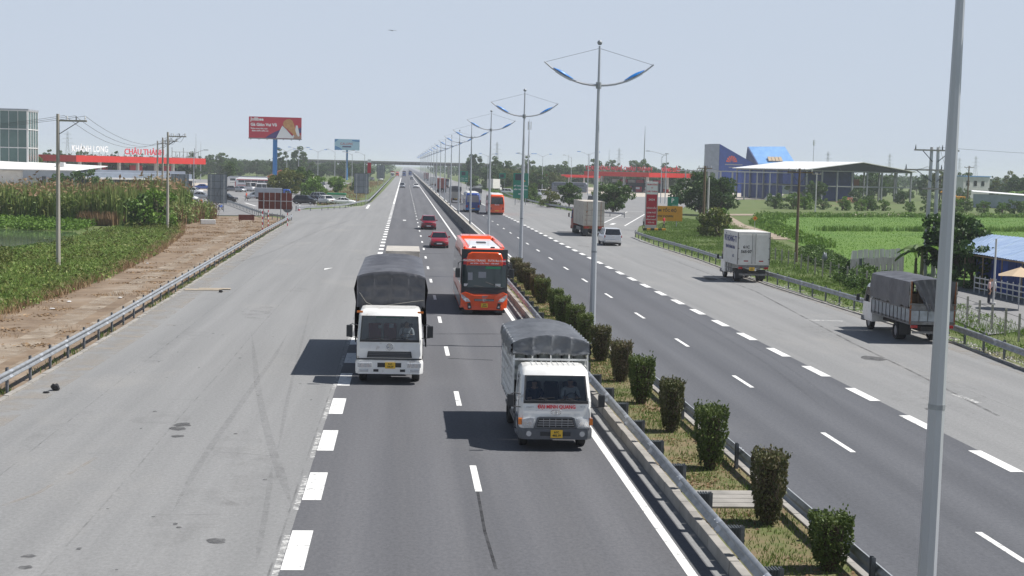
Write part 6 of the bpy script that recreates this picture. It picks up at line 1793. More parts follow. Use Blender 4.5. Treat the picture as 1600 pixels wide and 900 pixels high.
# --- smaller blue billboard
t = thing('billboard', 'small pale blue billboard on a thin column above the flyover', 'billboard', (-27.9, 700, 0), .03)
b = MB(); b.cyl((0, .8, 0), (0, .8, 14.4), .5, 14); b.build('column', 'column_blue', t, smooth=True)
b = MB(); b.box(-6, 6, .1, .8, 14.3, 19.6); b.build('backing', 'steel_frame', t)
b = MB(); b.box(-6, 6, 0, .09, 14.3, 19.6); fc_ = b.build('panel', 'billboard_sky', t)
flat('print_shape', [(-5.95, 14.35), (-2.0, 14.35), (-3.5, 15.5), (-5.95, 16.4)], 'billboard_blue', -.03, fc_)
flat('print_shape', [(-5.95, 18.0), (-4.0, 19.55), (-5.95, 19.55)], 'billboard_blue', -.03, fc_)
flat('print_shape', [(2.4, 18.7), (5.95, 18.4), (5.95, 19.3), (2.4, 19.3)], 'billboard_blue', -.03, fc_)
flat('print_bar', [(-2.2, 15.7), (2.0, 15.7), (2.0, 16.3), (-2.2, 16.3)], 'billboard_purple', -.03, fc_)
text_obj('lettering', 'CALOFIC', 1.5, 'letter_red', fc_, (-.2, -.06, 17.3), (PI / 2, 0, 0), bold=.01)

# --- sign backs and direction signs
def sign(label, x0, x1, z0, z1, y, face, posts=2, name='road_sign', rz=0.0, back_grid=None, post_m='galvanised', face_y=-1, pz=None, group=None):
    cx, w, h = (x0 + x1) / 2, x1 - x0, z1 - z0
    t = thing(name, label, 'road sign', (cx, y, 0), rz, group)
    b = MB(); b.box(-w / 2, w / 2, -.03, .03, z0, z1); p = b.build('panel', face, t, bevel=.01)
    for k in range(posts):
        x = 0 if posts == 1 else -w * .34 + w * .68 * k / (posts - 1)
        q = MB(); q.cyl((x, .11 if face_y < 0 else -.11, -.1), (x, .11 if face_y < 0 else -.11, z1 - .05), .07 if w > 2 else .045, 8); q.build('post', post_m, t, smooth=True)
    if back_grid:
        nx, nz, gm = back_grid
        for k in range(nx + 1):
            x = -w / 2 + w * k / nx; q = MB(); q.box(x - .035, x + .035, -.075, -.032, z0, z1); q.build('stiffener', gm, p)
        for k in range(nz + 1):
            z = z0 + h * k / nz; q = MB(); q.box(-w / 2, w / 2, -.11, -.077, z - .035, z + .035); q.build('stiffener', gm, p)
    return t, p
t, p = sign('tall grey back of a road sign with cross bracing beside car park entrance', -30.1, -27.2, 1.3, 5.7, 224, 'sign_back', back_grid=(3, 4, 'rail_post'), face_y=1)
for s in (-1, 1):
    b = MB(); b.tube([(-.55 * s, -.14, 1.4), (.55 * s, -.14, 3.9)], .03, 5); b.build('brace', 'rail_post', t)
sign('smaller grey back of a road sign right of the second utility pole', -41.7, -38.6, 1.7, 5.2, 262, 'sign_back', back_grid=(4, 2, 'rail_post'), face_y=1)
sign('grey back of a road sign on the wedge beside the exit', -9.6, -6.9, 2.2, 6.0, 278, 'sign_back', back_grid=(3, 3, 'rail_post'), face_y=1)
sign('distant grey back of a large road sign below the flyover', -9.2, -6.6, 3.2, 7.6, 480, 'sign_back', back_grid=(2, 3, 'rail_post'), face_y=1)
t, p = sign('narrow red and white sign on a pole above the grey sign back', -8.5, -7.7, 5.8, 8.2, 332, 'sign_red', posts=1)
b = MB(); b.box(-.4, .4, -.035, .035, 8.21, 8.9); b.build('panel', 'letter_white', t)
# brown sign seen from behind: frame with twelve panels
t = thing('road_sign', 'dark brown back of a wide sign with pale frame beside the car park', 'road sign', (-15.6, 176, 0), .04)
for i in range(6):
    for j in range(2):
        b = MB(); b.box(-2.0 + i * .68, -1.38 + i * .68, -.02, .02, 2.1 + j * 1.02, 3.06 + j * 1.02); b.build('panel', 'sign_brown_back', t)
for i in range(5):
    b = MB(); b.box(-1.375 + i * .68, -1.325 + i * .68, -.06, -.0, 2.05, 4.15); b.build('stiffener', 'pole_white', t)
b = MB(); b.box(-2.05, 2.1, -.1, -.065, 3.05, 3.12); b.build('stiffener', 'pole_white', t)
for x in (-1.35, .7):
    b = MB(); b.cyl((x, -.12, 0), (x, -.12, 4.1), .06, 8); b.build('post', 'galvanised', t, smooth=True)
def striped(parent, x, y, h, r, n=6):
    for k in range(n):
        b = MB(); b.cyl((x, y, k * h / n), (x, y, (k + 1) * h / n - .002), r, 8); b.build('band', 'print_white' if k % 2 else 'sign_red', parent, smooth=True)
t = thing('road_sign', 'round grey sign back on a red and white striped post', 'road sign', (-14.26, 178.13) + (0,))
b = MB(); b.cyl((0, -.03, 2.25), (0, .0, 2.25), .62, 22); b.build('disc', 'sign_back', t, smooth=True)
striped(t, 0, .06, 2.6, .05, 8)
t = thing('marker_post', 'red and white striped marker post left of the brown sign', 'post', (-16.03, 165.12) + (0,)); striped(t, 0, 0, 2.2, .06, 7)
t = thing('marker_post', 'red and white striped marker post right of the brown sign', 'post', (-16.33, 175.26) + (0,)); striped(t, 0, 0, 2.0, .06, 7)
t = thing('traffic_cone', 'red and white marker at the tip of the gore guardrail', 'marker', (-17.08, 236.29) + (0,)); striped(t, 0, 0, .9, .22, 4)
# concrete striped blocks of the totem
t = thing('totem_sign', 'tall red and white price totem at the slip road entrance', 'totem sign', (32.4, 187, 0), -.05)
b = MB(); b.box(-.72, .72, -.22, .22, .05, .75); b.build('plinth', 'wall_white', t, bevel=.02)
b = MB(); b.box(-.72, .72, -.2, .2, .75, 4.75); body = b.build('red_panel', 'sign_red', t, bevel=.02)
b = MB(); b.box(-.76, .76, -.21, .21, 4.76, 6.4); wp = b.build('white_panel', 'letter_white', t, bevel=.02)
for s in (-1, 1):
    b = MB(); b.box(s * .76 - .05, s * .76 + .05, -.22, .22, .7, 6.42); b.build('side_trim', 'pole_white', t)
text_obj('lettering', 'TRẠM DỪNG', .24, 'letter_red', wp, (0, -.225, 6.02), (PI / 2, 0, 0), bold=.008)
text_obj('lettering', 'CH', .18, 'letter_red', wp, (0, -.225, 5.6), (PI / 2, 0, 0), bold=.006)
text_obj('lettering', 'CHÂU THÀNH', .24, 'letter_red', wp, (0, -.225, 5.12), (PI / 2, 0, 0), sx=.92, bold=.008)
for z, tx, sz in ((4.05, '24/24', .36), (2.95, 'XĂNG DẦU', .24), (2.35, 'CƠM PHỞ', .26), (1.85, 'GIẢI KHÁT', .22), (1.45, 'VÕNG NGHỈ', .22), (1.05, 'RỬA XE', .24)):
    text_obj('lettering', tx, sz, 'letter_white', body, (0, -.215, z), (PI / 2, 0, 0), bold=.006)
for k in range(6):
    b = MB(); b.box(31.2 + k * .5, 31.68 + k * .5, 185.7, 186.1, .0, .35)
    o = b.build('striped_block', 'sign_yellow' if k % 2 else 'stripe_black', None, bevel=.03)
    tag(o, 'concrete block in front of the red totem, %s from the left' % ORD[k], 'block', 'striped blocks in front of the totem')
t, p = sign('yellow slow-down sign with black words behind the totem', 34.2, 39.1, .85, 2.95, 200, 'sign_yellow')
text_obj('lettering', 'GIẢM TỐC ĐỘ', .52, 'print_black', p, (-.1, -.045, 2.32), (PI / 2, 0, 0), bold=.012)
text_obj('lettering', 'SLOW DOWN', .42, 'print_black', p, (-.2, -.045, 1.5), (PI / 2, 0, 0), bold=.010)
t, p = sign('green parking sign with white P above the yellow sign', 41.0, 42.7, 2.4, 3.85, 222, 'sign_green', posts=2)
text_obj('lettering', 'P', .9, 'letter_white', p, (-.05, -.045, 3.25), (PI / 2, 0, 0), bold=.02)
b = MB(); b.box(-.1, .78, -.04, -.032, 2.55, 2.6); b.build('print_bar', 'letter_white', p)
t, p = sign('large green direction sign with covered patches on the flower island', 22.9, 26.1, 1.4, 6.7, 303, 'sign_green')
flat('cover_patch', [(-1.2, 5.2), (.1, 5.2), (.1, 6.5), (-1.2, 6.5)], 'interior_dark', -.06, p)
flat('cover_patch', [(.1, 5.9), (.9, 5.3), (1.0, 5.0), (.2, 5.4)], 'stripe_black', -.065, p)
flat('arrow', [(.55, 5.3), (1.0, 5.05), (.8, 4.85)], 'sign_yellow', -.075, p)
for z, tx in ((4.0, 'MỸ THO - 12 Km'), (3.25, 'BẾN TRE - 23 Km'), (2.3, '500 m')):
    text_obj('lettering', tx, .38, 'letter_white', p, (0, -.05, z), (PI / 2, 0, 0), bold=.01)
t, p = sign('smaller green direction sign behind the blue coach', 18.4, 21.1, 2.7, 6.3, 480, 'sign_green')
flat('cover_patch', [(-.8, 4.9), (.5, 4.9), (.5, 6.0), (-.8, 6.0)], 'interior_dark', -.06, p)
for z in (3.9, 3.3): text_obj('lettering', 'MỸ THO - 13 Km', .3, 'letter_white', p, (0, -.05, z), (PI / 2, 0, 0), bold=.01)
t, p = sign('small green sign left of the large green sign', 27.6, 29.5, 4.6, 6.2, 420, 'sign_green')
flat('cover_patch', [(-.7, 4.9), (.4, 4.9), (.4, 5.8), (-.7, 5.8)], 'interior_dark', -.06, p)
t = thing('warning_sign', 'orange diamond warning sign on a thin post in the paddy', 'road sign', (47.12, 190.29) + (0,))
b = MB(); b.prism([(0, 0, 1.45), (.36, 0, 1.8), (0, 0, 2.15), (-.36, 0, 1.8)], (0, .03, 0)); b.build('panel', 'sign_yellow', t)
b = MB(); b.prism([(0, -.012, 1.65), (.14, -.012, 1.8), (0, -.012, 1.95), (-.14, -.012, 1.8)], (0, .01, 0)); b.build('symbol', 'print_red', t)
b = MB(); b.cyl((0, .06, 0), (0, .06, 2.0), .03, 6); b.build('post', 'pole_white', t)

# --- utility poles and wires
def pole(label, loc, h, m, arm=None, r=.16, r2=.10, rz=0.0, brace=True, name='utility_pole', group=None, arms=()):
    t = thing(name, label, 'utility pole', loc, rz, group)
    b = MB(); b.tube([(0, 0, -.3), (0, 0, h * .5), (0, 0, h)], [r, (r + r2) / 2, r2], 10); b.build('pole', m, t, smooth=True)
    for x0, x1, z in arms:
        a = MB(); a.box(x0, x1, -.06, .06, z - .06, z + .06); ar = a.build('crossarm', 'pole_concrete' if m != 'pole_brown' else 'pole_brown', t)
        n = 4 if x1 - x0 > 1.5 else 2
        for k in range(n):
            x = x0 + .12 + (x1 - x0 - .24) * k / (n - 1)
            i = MB(); i.tube([(x, 0, z + .06), (x, 0, z + .16), (x, 0, z + .2), (x, 0, z + .34)], [.05, .035, .06, .025], 7); i.build('insulator', 'wall_white' if k % 2 else 'rail_post', ar)
        if brace:
            xm = x1 if abs(x1) > abs(x0) else x0
            q = MB(); q.tube([(0, -.05, z - 1.0), (xm * .72, -.05, z - .06)], .03, 5)
            if abs(x0) > .5 and abs(x1) > .5: q.tube([(0, -.05, z - 1.0), (x0 * .72, -.05, z - .06)], .03, 5)
            q.build('brace', 'rail_post', ar)
    return t
PL = [(-24.0, 102.1), (-25.7, 159.1), (-33.00, 200.00, 5.26)[:2], (-39.76, 236.00, 4.78)[:2]]
lab = ['nearest utility pole on the left bank with one-sided crossarm', 'second utility pole on the left bank beside the reed bed', 'third utility pole behind the reed bed', 'farthest utility pole of the left row behind reed bed']
for k, (x, y) in enumerate(PL):
    pole(lab[k], (x, y, 0), 10.75, 'pole_concrete', r=.17, r2=.11, arms=[(-.1, 2.0, 10.3)], rz=-.05, group='utility poles on the left bank')
def sagwire(label, a, c, sag, r=.012, n=14):
    b = MB(); b.tube([(a[0] + (c[0] - a[0]) * i / n, a[1] + (c[1] - a[1]) * i / n, a[2] + (c[2] - a[2]) * i / n - sag * 4 * (i / n) * (1 - i / n)) for i in range(n + 1)], r, 4)
    return tag(b.build('power_line', 'wire'), label, 'power line', 'overhead wires')
for k, dx in enumerate((.45, 1.15, 1.85)):
    w = ['inner', 'middle', 'outer'][k]
    sagwire('%s overhead wire between first and second left utility poles' % w, (PL[0][0] + dx, PL[0][1], 10.65), (PL[1][0] + dx, PL[1][1], 10.65), 1.9 - .15 * k, .014)
    sagwire('%s overhead wire between second and third left utility poles' % w, (PL[1][0] + dx, PL[1][1], 10.65), (PL[2][0] + dx, PL[2][1], 10.65), .7, .016)
    sagwire('%s overhead wire between third and farthest left utility poles' % w, (PL[2][0] + dx, PL[2][1], 10.65), (PL[3][0] + dx, PL[3][1], 10.65), .6, .018)
    sagwire('%s overhead wire running off past the glass building at left' % w, (PL[0][0] + dx, PL[0][1], 10.65), (-60 + dx, 128, 9.9), 1.0, .014)
t = thing('utility_pole', 'pair of tall pale concrete poles joined by crossarms near blue shed', 'utility pole', (41.5, 110.5, 0))
for x in (-.32, .32):
    b = MB(); b.tube([(x * 1.15, 0, -.3), (x * .8, 0, 10.2)], [.20, .12], 12); b.build('pole', 'pole_white', t, smooth=True)
for x0, x1, z in ((-1.7, 1.9, 9.95), (-2.4, 1.8, 8.4), (-.9, 1.6, 6.95)):
    a = MB(); a.box(x0, x1, -.2, -.08, z - .06, z + .06); ar = a.build('crossarm', 'pole_concrete', t)
    if z > 7:
        for x in (x0 + .1, .55, x1 - .15):
            i = MB(); i.tube([(x, -.14, z + .06), (x, -.14, z + .2), (x, -.14, z + .42)], [.06, .05, .02], 7); i.build('insulator', 'rail_post', ar)
        q = MB(); q.tube([(-.2, -.15, z - .9), (x0 * .6, -.15, z - .05)], .035, 5); q.tube([(.2, -.15, z - .9), (x1 * .65, -.15, z - .05)], .035, 5); q.build('brace', 'rail_post', ar)
pole('brown weathered utility pole standing at the near edge of paddy', (35.4, 127.2, 0), 8.35, 'pole_brown', arms=[(-1.1, 1.25, 8.0)], r=.16, r2=.10, group=None)
pole('brown utility pole of the close pair on right verge', (37.6, 178.5, 0), 8.6, 'pole_brown', arms=[(-.9, .9, 8.3)], r=.2, r2=.14)
pole('pale utility pole of the close pair on right verge', (38.2, 178.9, 0), 7.2, 'pole_white', r=.16, r2=.12)
pole('slim pale pole left of the close pair on right verge', (58.4, 284.6, 0), 8.6, 'pole_white', r=.2, r2=.14)
pole('lone utility pole with short crossarm beyond the paddy at far right', (140.40, 350.00, 3.69)[:2] + (0,), 11.0, 'pole_brown', arms=[(-1.2, 1.2, 10.6)], r=.22, r2=.15)
pole('thin utility pole in front of the dark tree beside right verge', (87.22, 300.00, 4.21)[:2] + (0,), 8.3, 'pole_white', r=.16, r2=.12, arms=[(-1, 1, 8.0)])
for k, (a, c, s) in enumerate([((35.4, 127.2, 8.2), (41.2, 110.4, 8.6), .3), ((35.4, 127.2, 8.2), (37.6, 178.5, 8.5), .6), ((41.8, 110.4, 10.2), (60, 60, 10.2), .8), ((41.0, 110.4, 8.7), (100, 330, 11), 2.5), ((41.8, 110.4, 10.3), (138, 350, 10.8), 3.0)]):
    sagwire(['wire from weathered brown pole to the twin concrete poles', 'wire from weathered brown pole to the close pair of poles', 'wire leaving the twin concrete poles to the right edge', 'upper wire from twin poles across the paddy', 'top wire from twin poles to the lone far pole'][k], a, c, s)

# --- lamps around the rest stops, masts, pylons
def ramp_lamp(label, loc, h, arm, rz, double=False):
    t = thing('street_lamp', label, 'street lamp', loc, rz, 'tall lamps around the rest stops')
    b = MB(); b.tube([(0, 0, 0), (0, 0, h)], [.14, .07], 8); b.build('pole', 'galvanised_pole', t, smooth=True)
    for s in ((-1, 1) if double else (-1,)):
        a = MB(); a.tube([(0, 0, h - .4), (s * arm * .5, 0, h + .25), (s * arm, 0, h + .6)], [.07, .06, .05], 6); ar = a.build('arm', 'galvanised_pole', t, smooth=True)
        l = MB(); l.box(min(s * arm, s * (arm + 1.0)), max(s * arm, s * (arm + 1.0)), -.18, .18, h + .55, h + .72); l.build('lamp_head', 'lamp_blue' if double else 'galvanised', ar, bevel=.04)
    return t
RL = [((63.40, 346.68), 12, 4.2, .1, 0, 'single-armed lamp behind the red totem'), ((63.36, 352.62), 11.5, 1.2, 2.2, 0, 'thin lamp left of the single-armed lamp behind totem'),
      ((-47.5, 330), 9.5, 2.2, PI, 0, 'single-armed lamp on the grass between canopy and billboard'), ((-33.5, 460), 12, 2.4, 0, 1, 'double-armed lamp just right of the billboard column'), ((-38, 470), 11.5, 2.0, 0, 1, 'double-armed lamp close beside the billboard column'),
      ((-31, 520), 12, 2.2, .3, 1, 'double-armed lamp between the two billboards'), ((-24, 500), 12, 2.2, .3, 0, 'single-armed lamp between the two billboards'), ((-21, 520), 12, 2.2, PI, 0, 'single-armed lamp left of the small blue billboard'), ((-17, 470), 11, 2.2, 0, 0, 'lamp right of the small blue billboard'), ((-13, 470), 11, 2.2, 0, 0, 'lamp left of the far grey sign back'),
      ((40, 480), 12, 2.4, .4, 1, 'double-armed lamp left of right rest stop canopy'), ((46, 480), 12, 2.4, .4, 1, 'double-armed lamp among trees left of right canopy'), ((55, 430), 12.5, 2.6, .2, 1, 'double-armed lamp in front of right rest stop canopy'), ((36, 420), 11.5, 2.4, 0, 0, 'single-armed lamp behind the large green sign'), ((30, 520), 12, 2.4, 0, 1, 'double-armed lamp behind the small green sign'), ((58, 500), 12, 2.6, .5, 0, 'single-armed lamp behind left end of right canopy')]
for p_, h, arm, rz, db, lb in RL: ramp_lamp(lb, (p_[0], p_[1], 0), h, arm, rz, bool(db))
def mast(label, loc, h, r, name='mast', heads=True):
    t = thing(name, label, 'mast', loc)
    b = MB(); b.tube([(0, 0, 0), (0, 0, h * .75), (0, 0, h)], [r, r * .7, r * .2], 8); b.build('pole', 'galvanised_pole', t, smooth=True)
    if heads:
        for k in range(3):
            a = 2.1 * k; b = MB(); b.box(.55 * math.cos(a) - .14, .55 * math.cos(a) + .14, .55 * math.sin(a) - .1, .55 * math.sin(a) + .1, h * .86, h * .97); b.build('antenna', 'letter_white', t)
    return t
mast('tall telecom mast with antennas behind the large green sign', (38.6, 450, 0), 23, .28)
mast('thin tall antenna spire behind the right rest stop', (117, 700, 0), 29.7, .35, heads=False)
mast('thin red-tipped mast rising from the right end of left canopy', (-72, 505, 0), 17, .16, heads=False)
mast('slim mast above the red canopy near its far end', (-78, 560, 0), 15, .14, heads=False)
for k, (px_, h) in enumerate([((242, 1700), 32), ((225, 1750), 28), ((205, 1800), 27), ((259, 900), 30.7)]):
    mast(['faint thin mast right of the telecom mast on skyline', 'faint short mast on skyline above right canopy', 'second faint short mast on skyline above right canopy', 'slim antenna above the white steel roof'][k], (px_[0], px_[1], 0), h, .5 if k < 3 else .25, heads=k == 3)
def pylon_proto():
    b = MB(); H = 34
    for sx in (-1, 1):
        for sy in (-1, 1): b.tube([(sx * 3, sy * 3, 0), (sx * .8, sy * .8, 22), (sx * .5, sy * .5, H)], .16, 4)
    for k in range(9):
        z = k * 3.6; w = 3 - 2.2 * min(z, 22) / 22; z2 = z + 3.6; w2 = 3 - 2.2 * min(z2, 22) / 22
        for s in (-1, 1):
            b.tube([(-w, s * w, z), (w2, s * w2, z2)], .09, 4); b.tube([(w, s * w, z), (-w2, s * w2, z2)], .09, 4)
    lat = b.mesh('lattice'); lat.materials.append(MATS['galvanised_pole'])
    a = MB()
    for z, l in ((22, 6), (26.5, 5), (31, 4)):
        for s in (-1, 1): a.tube([(0, 0, z + .8), (s * l, 0, z)], .12, 4); a.tube([(0, 0, z - .6), (s * l, 0, z)], .1, 4)
    am = a.mesh('crossarm'); am.materials.append(MATS['galvanised_pole'])
    return lat, am
LAT, ARMS = pylon_proto()
for k, (x, y, s, lb) in enumerate([(95.7, 1500, 1.0, 'faint pylon right of the row of median lamps'), (254, 1700, 1.0, 'faint pylon above right rest stop lettering'), (358, 1200, .82, 'faint pylon right of the slim antenna above steel roof'), (583, 1700, 1.05, 'faint pylon above right end of steel frame building'), (690, 1700, 1.05, 'faint pylon near the right edge of the picture'), (-343, 1500, 1.0, 'faint pylon right of the nearest left utility pole'), (650, 1650, .95, 'faint pylon beside the lone far utility pole')]):
    t = thing('pylon', lb, 'pylon', (x, y, 0), .4); t.scale = (s, s, s); obj('lattice', LAT, None, t); obj('crossarm', ARMS, None, t)

# --- flyover across the highway
t = thing('flyover', 'long concrete flyover crossing the highway in the distance', 'bridge', (0, 950, 0))
b = MB(); b.box(-70, 58, -5, 5, 7.9, 9.2); b.build('deck', 'concrete_stained', t)
b = MB(); b.box(-70, 58, -5.2, -4.9, 9.2, 10.1); b.box(-70, 58, 4.9, 5.2, 9.2, 10.1); b.build('parapet', 'concrete', t)
for x in (-58, -36, -14, 20.5, 29, 46):
    b = MB(); b.box(x - .7, x + .7, -3.5, 3.5, 0, 7.1); b.box(x - 1.0, x + 1.0, -4.6, 4.6, 7.1, 7.89); b.build('pier', 'concrete', t)
b = MB(); b.prism([(-70, -5, 7.9), (-70, 5, 7.9), (-70, 5, 9.1), (-70, -5, 9.1)], (-130, 0, -5)); b.prism([(58, -5, 7.9), (58, 5, 7.9), (58, 5, 9.1), (58, -5, 9.1)], (110, 0, -6)); b.build('ramp', 'concrete', t)

# ---------------------------------------------------------------- rest stops and buildings
def canopy(label, corner, ang, la, lb, ztop, zbot, cols, name='rest_stop_canopy'):
    """corner nearest the camera; first side runs along ang, the other at right angles"""
    t = thing(name, label, 'petrol station', (corner[0], corner[1], 0), ang)
    b = MB(); b.box(0, la, 0, lb, ztop - .25, ztop - .05); b.build('roof', 'wall_white', t)
    f = MB(); f.box(-.15, la + .15, -.15, 0, zbot, ztop); f.build('fascia', 'canopy_red', t)
    f = MB(); f.box(-.15, 0, 0, lb + .15, zbot, ztop); f.build('fascia', 'canopy_red', t)
    f = MB(); f.box(la, la + .15, 0, lb + .15, zbot, ztop); f.build('fascia', 'canopy_red', t)
    f = MB(); f.box(0, la, lb, lb + .15, zbot, ztop); f.build('fascia', 'canopy_red', t)
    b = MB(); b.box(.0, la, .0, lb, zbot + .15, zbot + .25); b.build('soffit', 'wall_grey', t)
    for x, y in cols:
        c = MB(); c.box(x - .4, x + .4, y - .4, y + .4, 0, zbot + .15); cc = c.build('column', 'wall_white', t)
        c = MB(); c.box(x - .55, x + .55, y - .55, y + .55, .0, 1.3); c.build('plinth', 'canopy_red', cc)
    return t
def letters(parent, txt, size, m, p, ang, depth=.08, sx=1.0):
    return text_obj('roof_letters', txt, size, m, parent, p, (PI / 2, 0, ang), bold=.03, depth=depth, sx=sx)
def support(parent, x0, x1, y, z0, z1, n, along_x=True):
    for k in range(n):
        x = x0 + (x1 - x0) * k / (n - 1)
        b = MB()
        if along_x: b.box(x - .05, x + .05, y, y + .1, z0, z1)
        else: b.box(y, y + .1, x - .05, x + .05, z0, z1)
        st = b.build('letter_strut', 'steel_frame', parent)
        b = MB()
        if along_x: b.tube([(x, y + .1, z1 - .3), (x, y + 1.0, z0)], .04, 4)
        else: b.tube([(y + .1, x, z1 - .3), (y + 1.0, x, z0)], .04, 4)
        b.build('stay', 'steel_frame', st)

# left rest stop: corner at (-99, 445)
AL = math.atan2(55, 31)
L1 = math.hypot(31, 55)
t = canopy('long red fascia canopy of the left rest stop with lettering on top', (-99.2, 445), AL - PI / 2 + PI / 2, L1, 24.0, 8.4, 6.4, [(6 + 9 * k, 4) for k in range(7)] + [(6 + 9 * k, 18) for k in range(7)])
letters(t, 'KHÁNH LONG', 2.6, 'letter_white', (9.5, 3, 10.4), 0, sx=.95)
letters(t, 'CHÂU THÀNH', 2.6, 'letter_red', (34, 2, 9.9), 0, sx=1.15)
support(t, 4, 60, 2.2, 8.4, 9.6, 20)
for z in (8.6, 10.4):
    b = MB(); b.box(47, 61, 1.0, 1.2, z - .1, z + .1); b.build('roof_rail', 'steel_frame', t)
for k in range(8):
    b = MB(); b.box(47 + k * 2, 47.12 + k * 2, 1.2, 1.4, 8.4, 11.8 if k % 3 == 0 else 10.5); b.build('letter_strut', 'steel_frame', t)
b = MB(); b.box(8, 58, 8, 9, 0, 5); b.build('back_wall', 'interior_dark', t)
for k in range(6):
    b = MB(); b.box(8.5 + 8.4 * k, 14.5 + 8.4 * k, 7.6, 7.95, 3.6, 5.6); b.build('shop_sign', 'sign_red' if k % 2 else 'interior_dark', t)
for k in range(4):
    b = MB(); b.box(9 + 10 * k, 10.2 + 10 * k, 3.2, 4.8, 0, 2.0) if False else b.box(11 + 10 * k, 12 + 10 * k, 3.4, 4.6, .15, 2.0); b.build('fuel_pump', 'letter_white', t, bevel=.05)
# tall glass block
t = thing('glass_building', 'tall green glass building with white mullions at the left edge', 'building', (-102.2, 400, 0), -.02)
b = MB(); b.box(-22, 0, .3, 10, 0, 20.0); b.build('core', 'interior_dark', t)
for i in range(9):
    for j in range(4):
        b = MB(); b.box(-22 + i * 2.44 + .08, -22 + (i + 1) * 2.44 - .08, .18, .26, j * 5.0 + .1, j * 5.0 + 4.9); b.build('pane', 'glass_green', t)
for i in range(4):
    for j in range(4):
        b = MB(); b.box(.02, .1, .3 + i * 2.4 + .08, .3 + (i + 1) * 2.4 - .08, j * 5.0 + .1, j * 5.0 + 4.9); b.build('pane', 'glass_green', t)
for i in range(10):
    b = MB(); w = .30 if i % 3 == 0 else .1; b.box(-22 + i * 2.44 - w / 2 - .0, -22 + i * 2.44 + w / 2, .0, .17, 0, 20.05); b.build('mullion', 'wall_white', t)
for i in range(5):
    b = MB(); b.box(.105, .25, .3 + i * 2.4 - .15, .3 + i * 2.4 + .15, 0, 20.05); b.build('mullion', 'wall_white', t)
for j in range(5):
    b = MB(); b.box(-22, .3, -.06, -.005, j * 5.0 - .12, j * 5.0 + .12); b.box(.255, .32, .0, 10, j * 5.0 - .12, j * 5.0 + .12); b.build('transom', 'wall_white', t)
b = MB(); b.box(-22.2, .4, -.1, 10.2, 20.06, 20.5); b.build('roof_edge', 'wall_grey', t)
# low building with white flat roof, and the annexe beside it
t = thing('low_building', 'low grey building with a broad white roof behind the reeds', 'building', (-90, 385, 0), .0)
b = MB(); b.box(-9.5, 3.8, 0, 14, 0, 4.2); b.build('wall', 'wall_bluegrey', t)
b = MB(); b.box(-9.6, 3.85, -.06, -.01, 0, 2.2); b.build('lower_wall', 'wall_grey', t)
b = MB(); b.add([(-26, -1, 4.3), (4.2, -.8, 4.4), (9, 16, 5.6), (-26, 16, 6.6), (-26, -1, 4.1), (4.2, -.8, 4.2), (9, 16, 5.4), (-26, 16, 6.4)], [(0, 1, 2, 3), (7, 6, 5, 4), (0, 4, 5, 1), (1, 5, 6, 2), (2, 6, 7, 3), (3, 7, 4, 0)]); b.build('roof', 'roof_white', t)
b = MB(); b.box(-4.6, -3.6, -.08, -.02, 0, 2.6); b.build('door', 'interior_dark', t)
b = MB(); b.box(-3, -.8, 8, 10, 5.3, 6.3); b.build('roof_unit', 'wall_white', t, bevel=.1)
b = MB(); b.box(-26, -9.7, 1, 14, 0, 4.0); b.build('wing', 'wall_white', t)
t = thing('annexe', 'long low blue-grey annexe with pale awning right of white roof', 'building', (-85.5, 386, 0), .38)
b = MB(); b.box(0, 30, 0, 8, 0, 3.9); b.build('wall', 'wall_bluegrey', t)
b = MB(); b.box(-.5, 30.5, -3, 0, 2.2, 2.6); b.build('awning', 'wall_white', t)
for k in range(10):
    b = MB(); b.box(.3 + 3 * k, 3.1 + 3 * k, -.06, -.01, .1, 2.1); b.build('shop_bay', 'interior_dark', t)
b = MB(); b.box(0, 30, 7.8, 8.1, 3.9, 4.6); b.build('parapet', 'wall_grey', t)
t = thing('low_building', 'small building with dark windows and flat white roof at the left edge', 'building', (-120, 420, 0))
b = MB(); b.box(-8, 6, 0, 8, 0, 8.2); b.build('wall', 'wall_grey', t)
b = MB(); b.box(-8.4, 6.4, -.6, 8.4, 8.2, 8.5); b.build('roof', 'roof_white', t)
for k in range(5):
    b = MB(); b.box(-7.6 + 2.7 * k, -5.2 + 2.7 * k, -.08, -.02, 5.8, 7.8); b.build('window', 'glass_dark', t)
t = thing('kiosk', 'small kiosk with green roof and cream wall behind the white cars', 'kiosk', (-13.6, 292, 0))
b = MB(); b.box(-1.75, 1.75, 0, 2.2, 0, 1.5); b.build('wall', 'plate_white', t)
b = MB(); b.box(-1.9, 1.9, -.15, 2.35, 1.5, 1.85); b.build('roof', 'paint_green', t, bevel=.03)
t = thing('house', 'low house with an orange and white roof behind the coach', 'house', (-36, 425, 0), .1)
b = MB(); b.box(-4, 4, 0, 6, 0, 3.2); b.build('wall', 'wall_white', t)
b = MB(); b.prism([(-4.6, -.5, 3.2), (4.6, -.5, 3.2), (0, -.5, 5.6)], (0, 7, 0)); b.build('roof', 'roof_orange', t)

# right rest stop: corner at (86.3, 505)
t = canopy('red fascia canopy of the right rest stop with red roof letters', (86.3, 505), R(40), 30, 31, 7.2, 5.6, [(4 + 11 * i, 4 + 11 * j) for i in range(3) for j in range(3)])
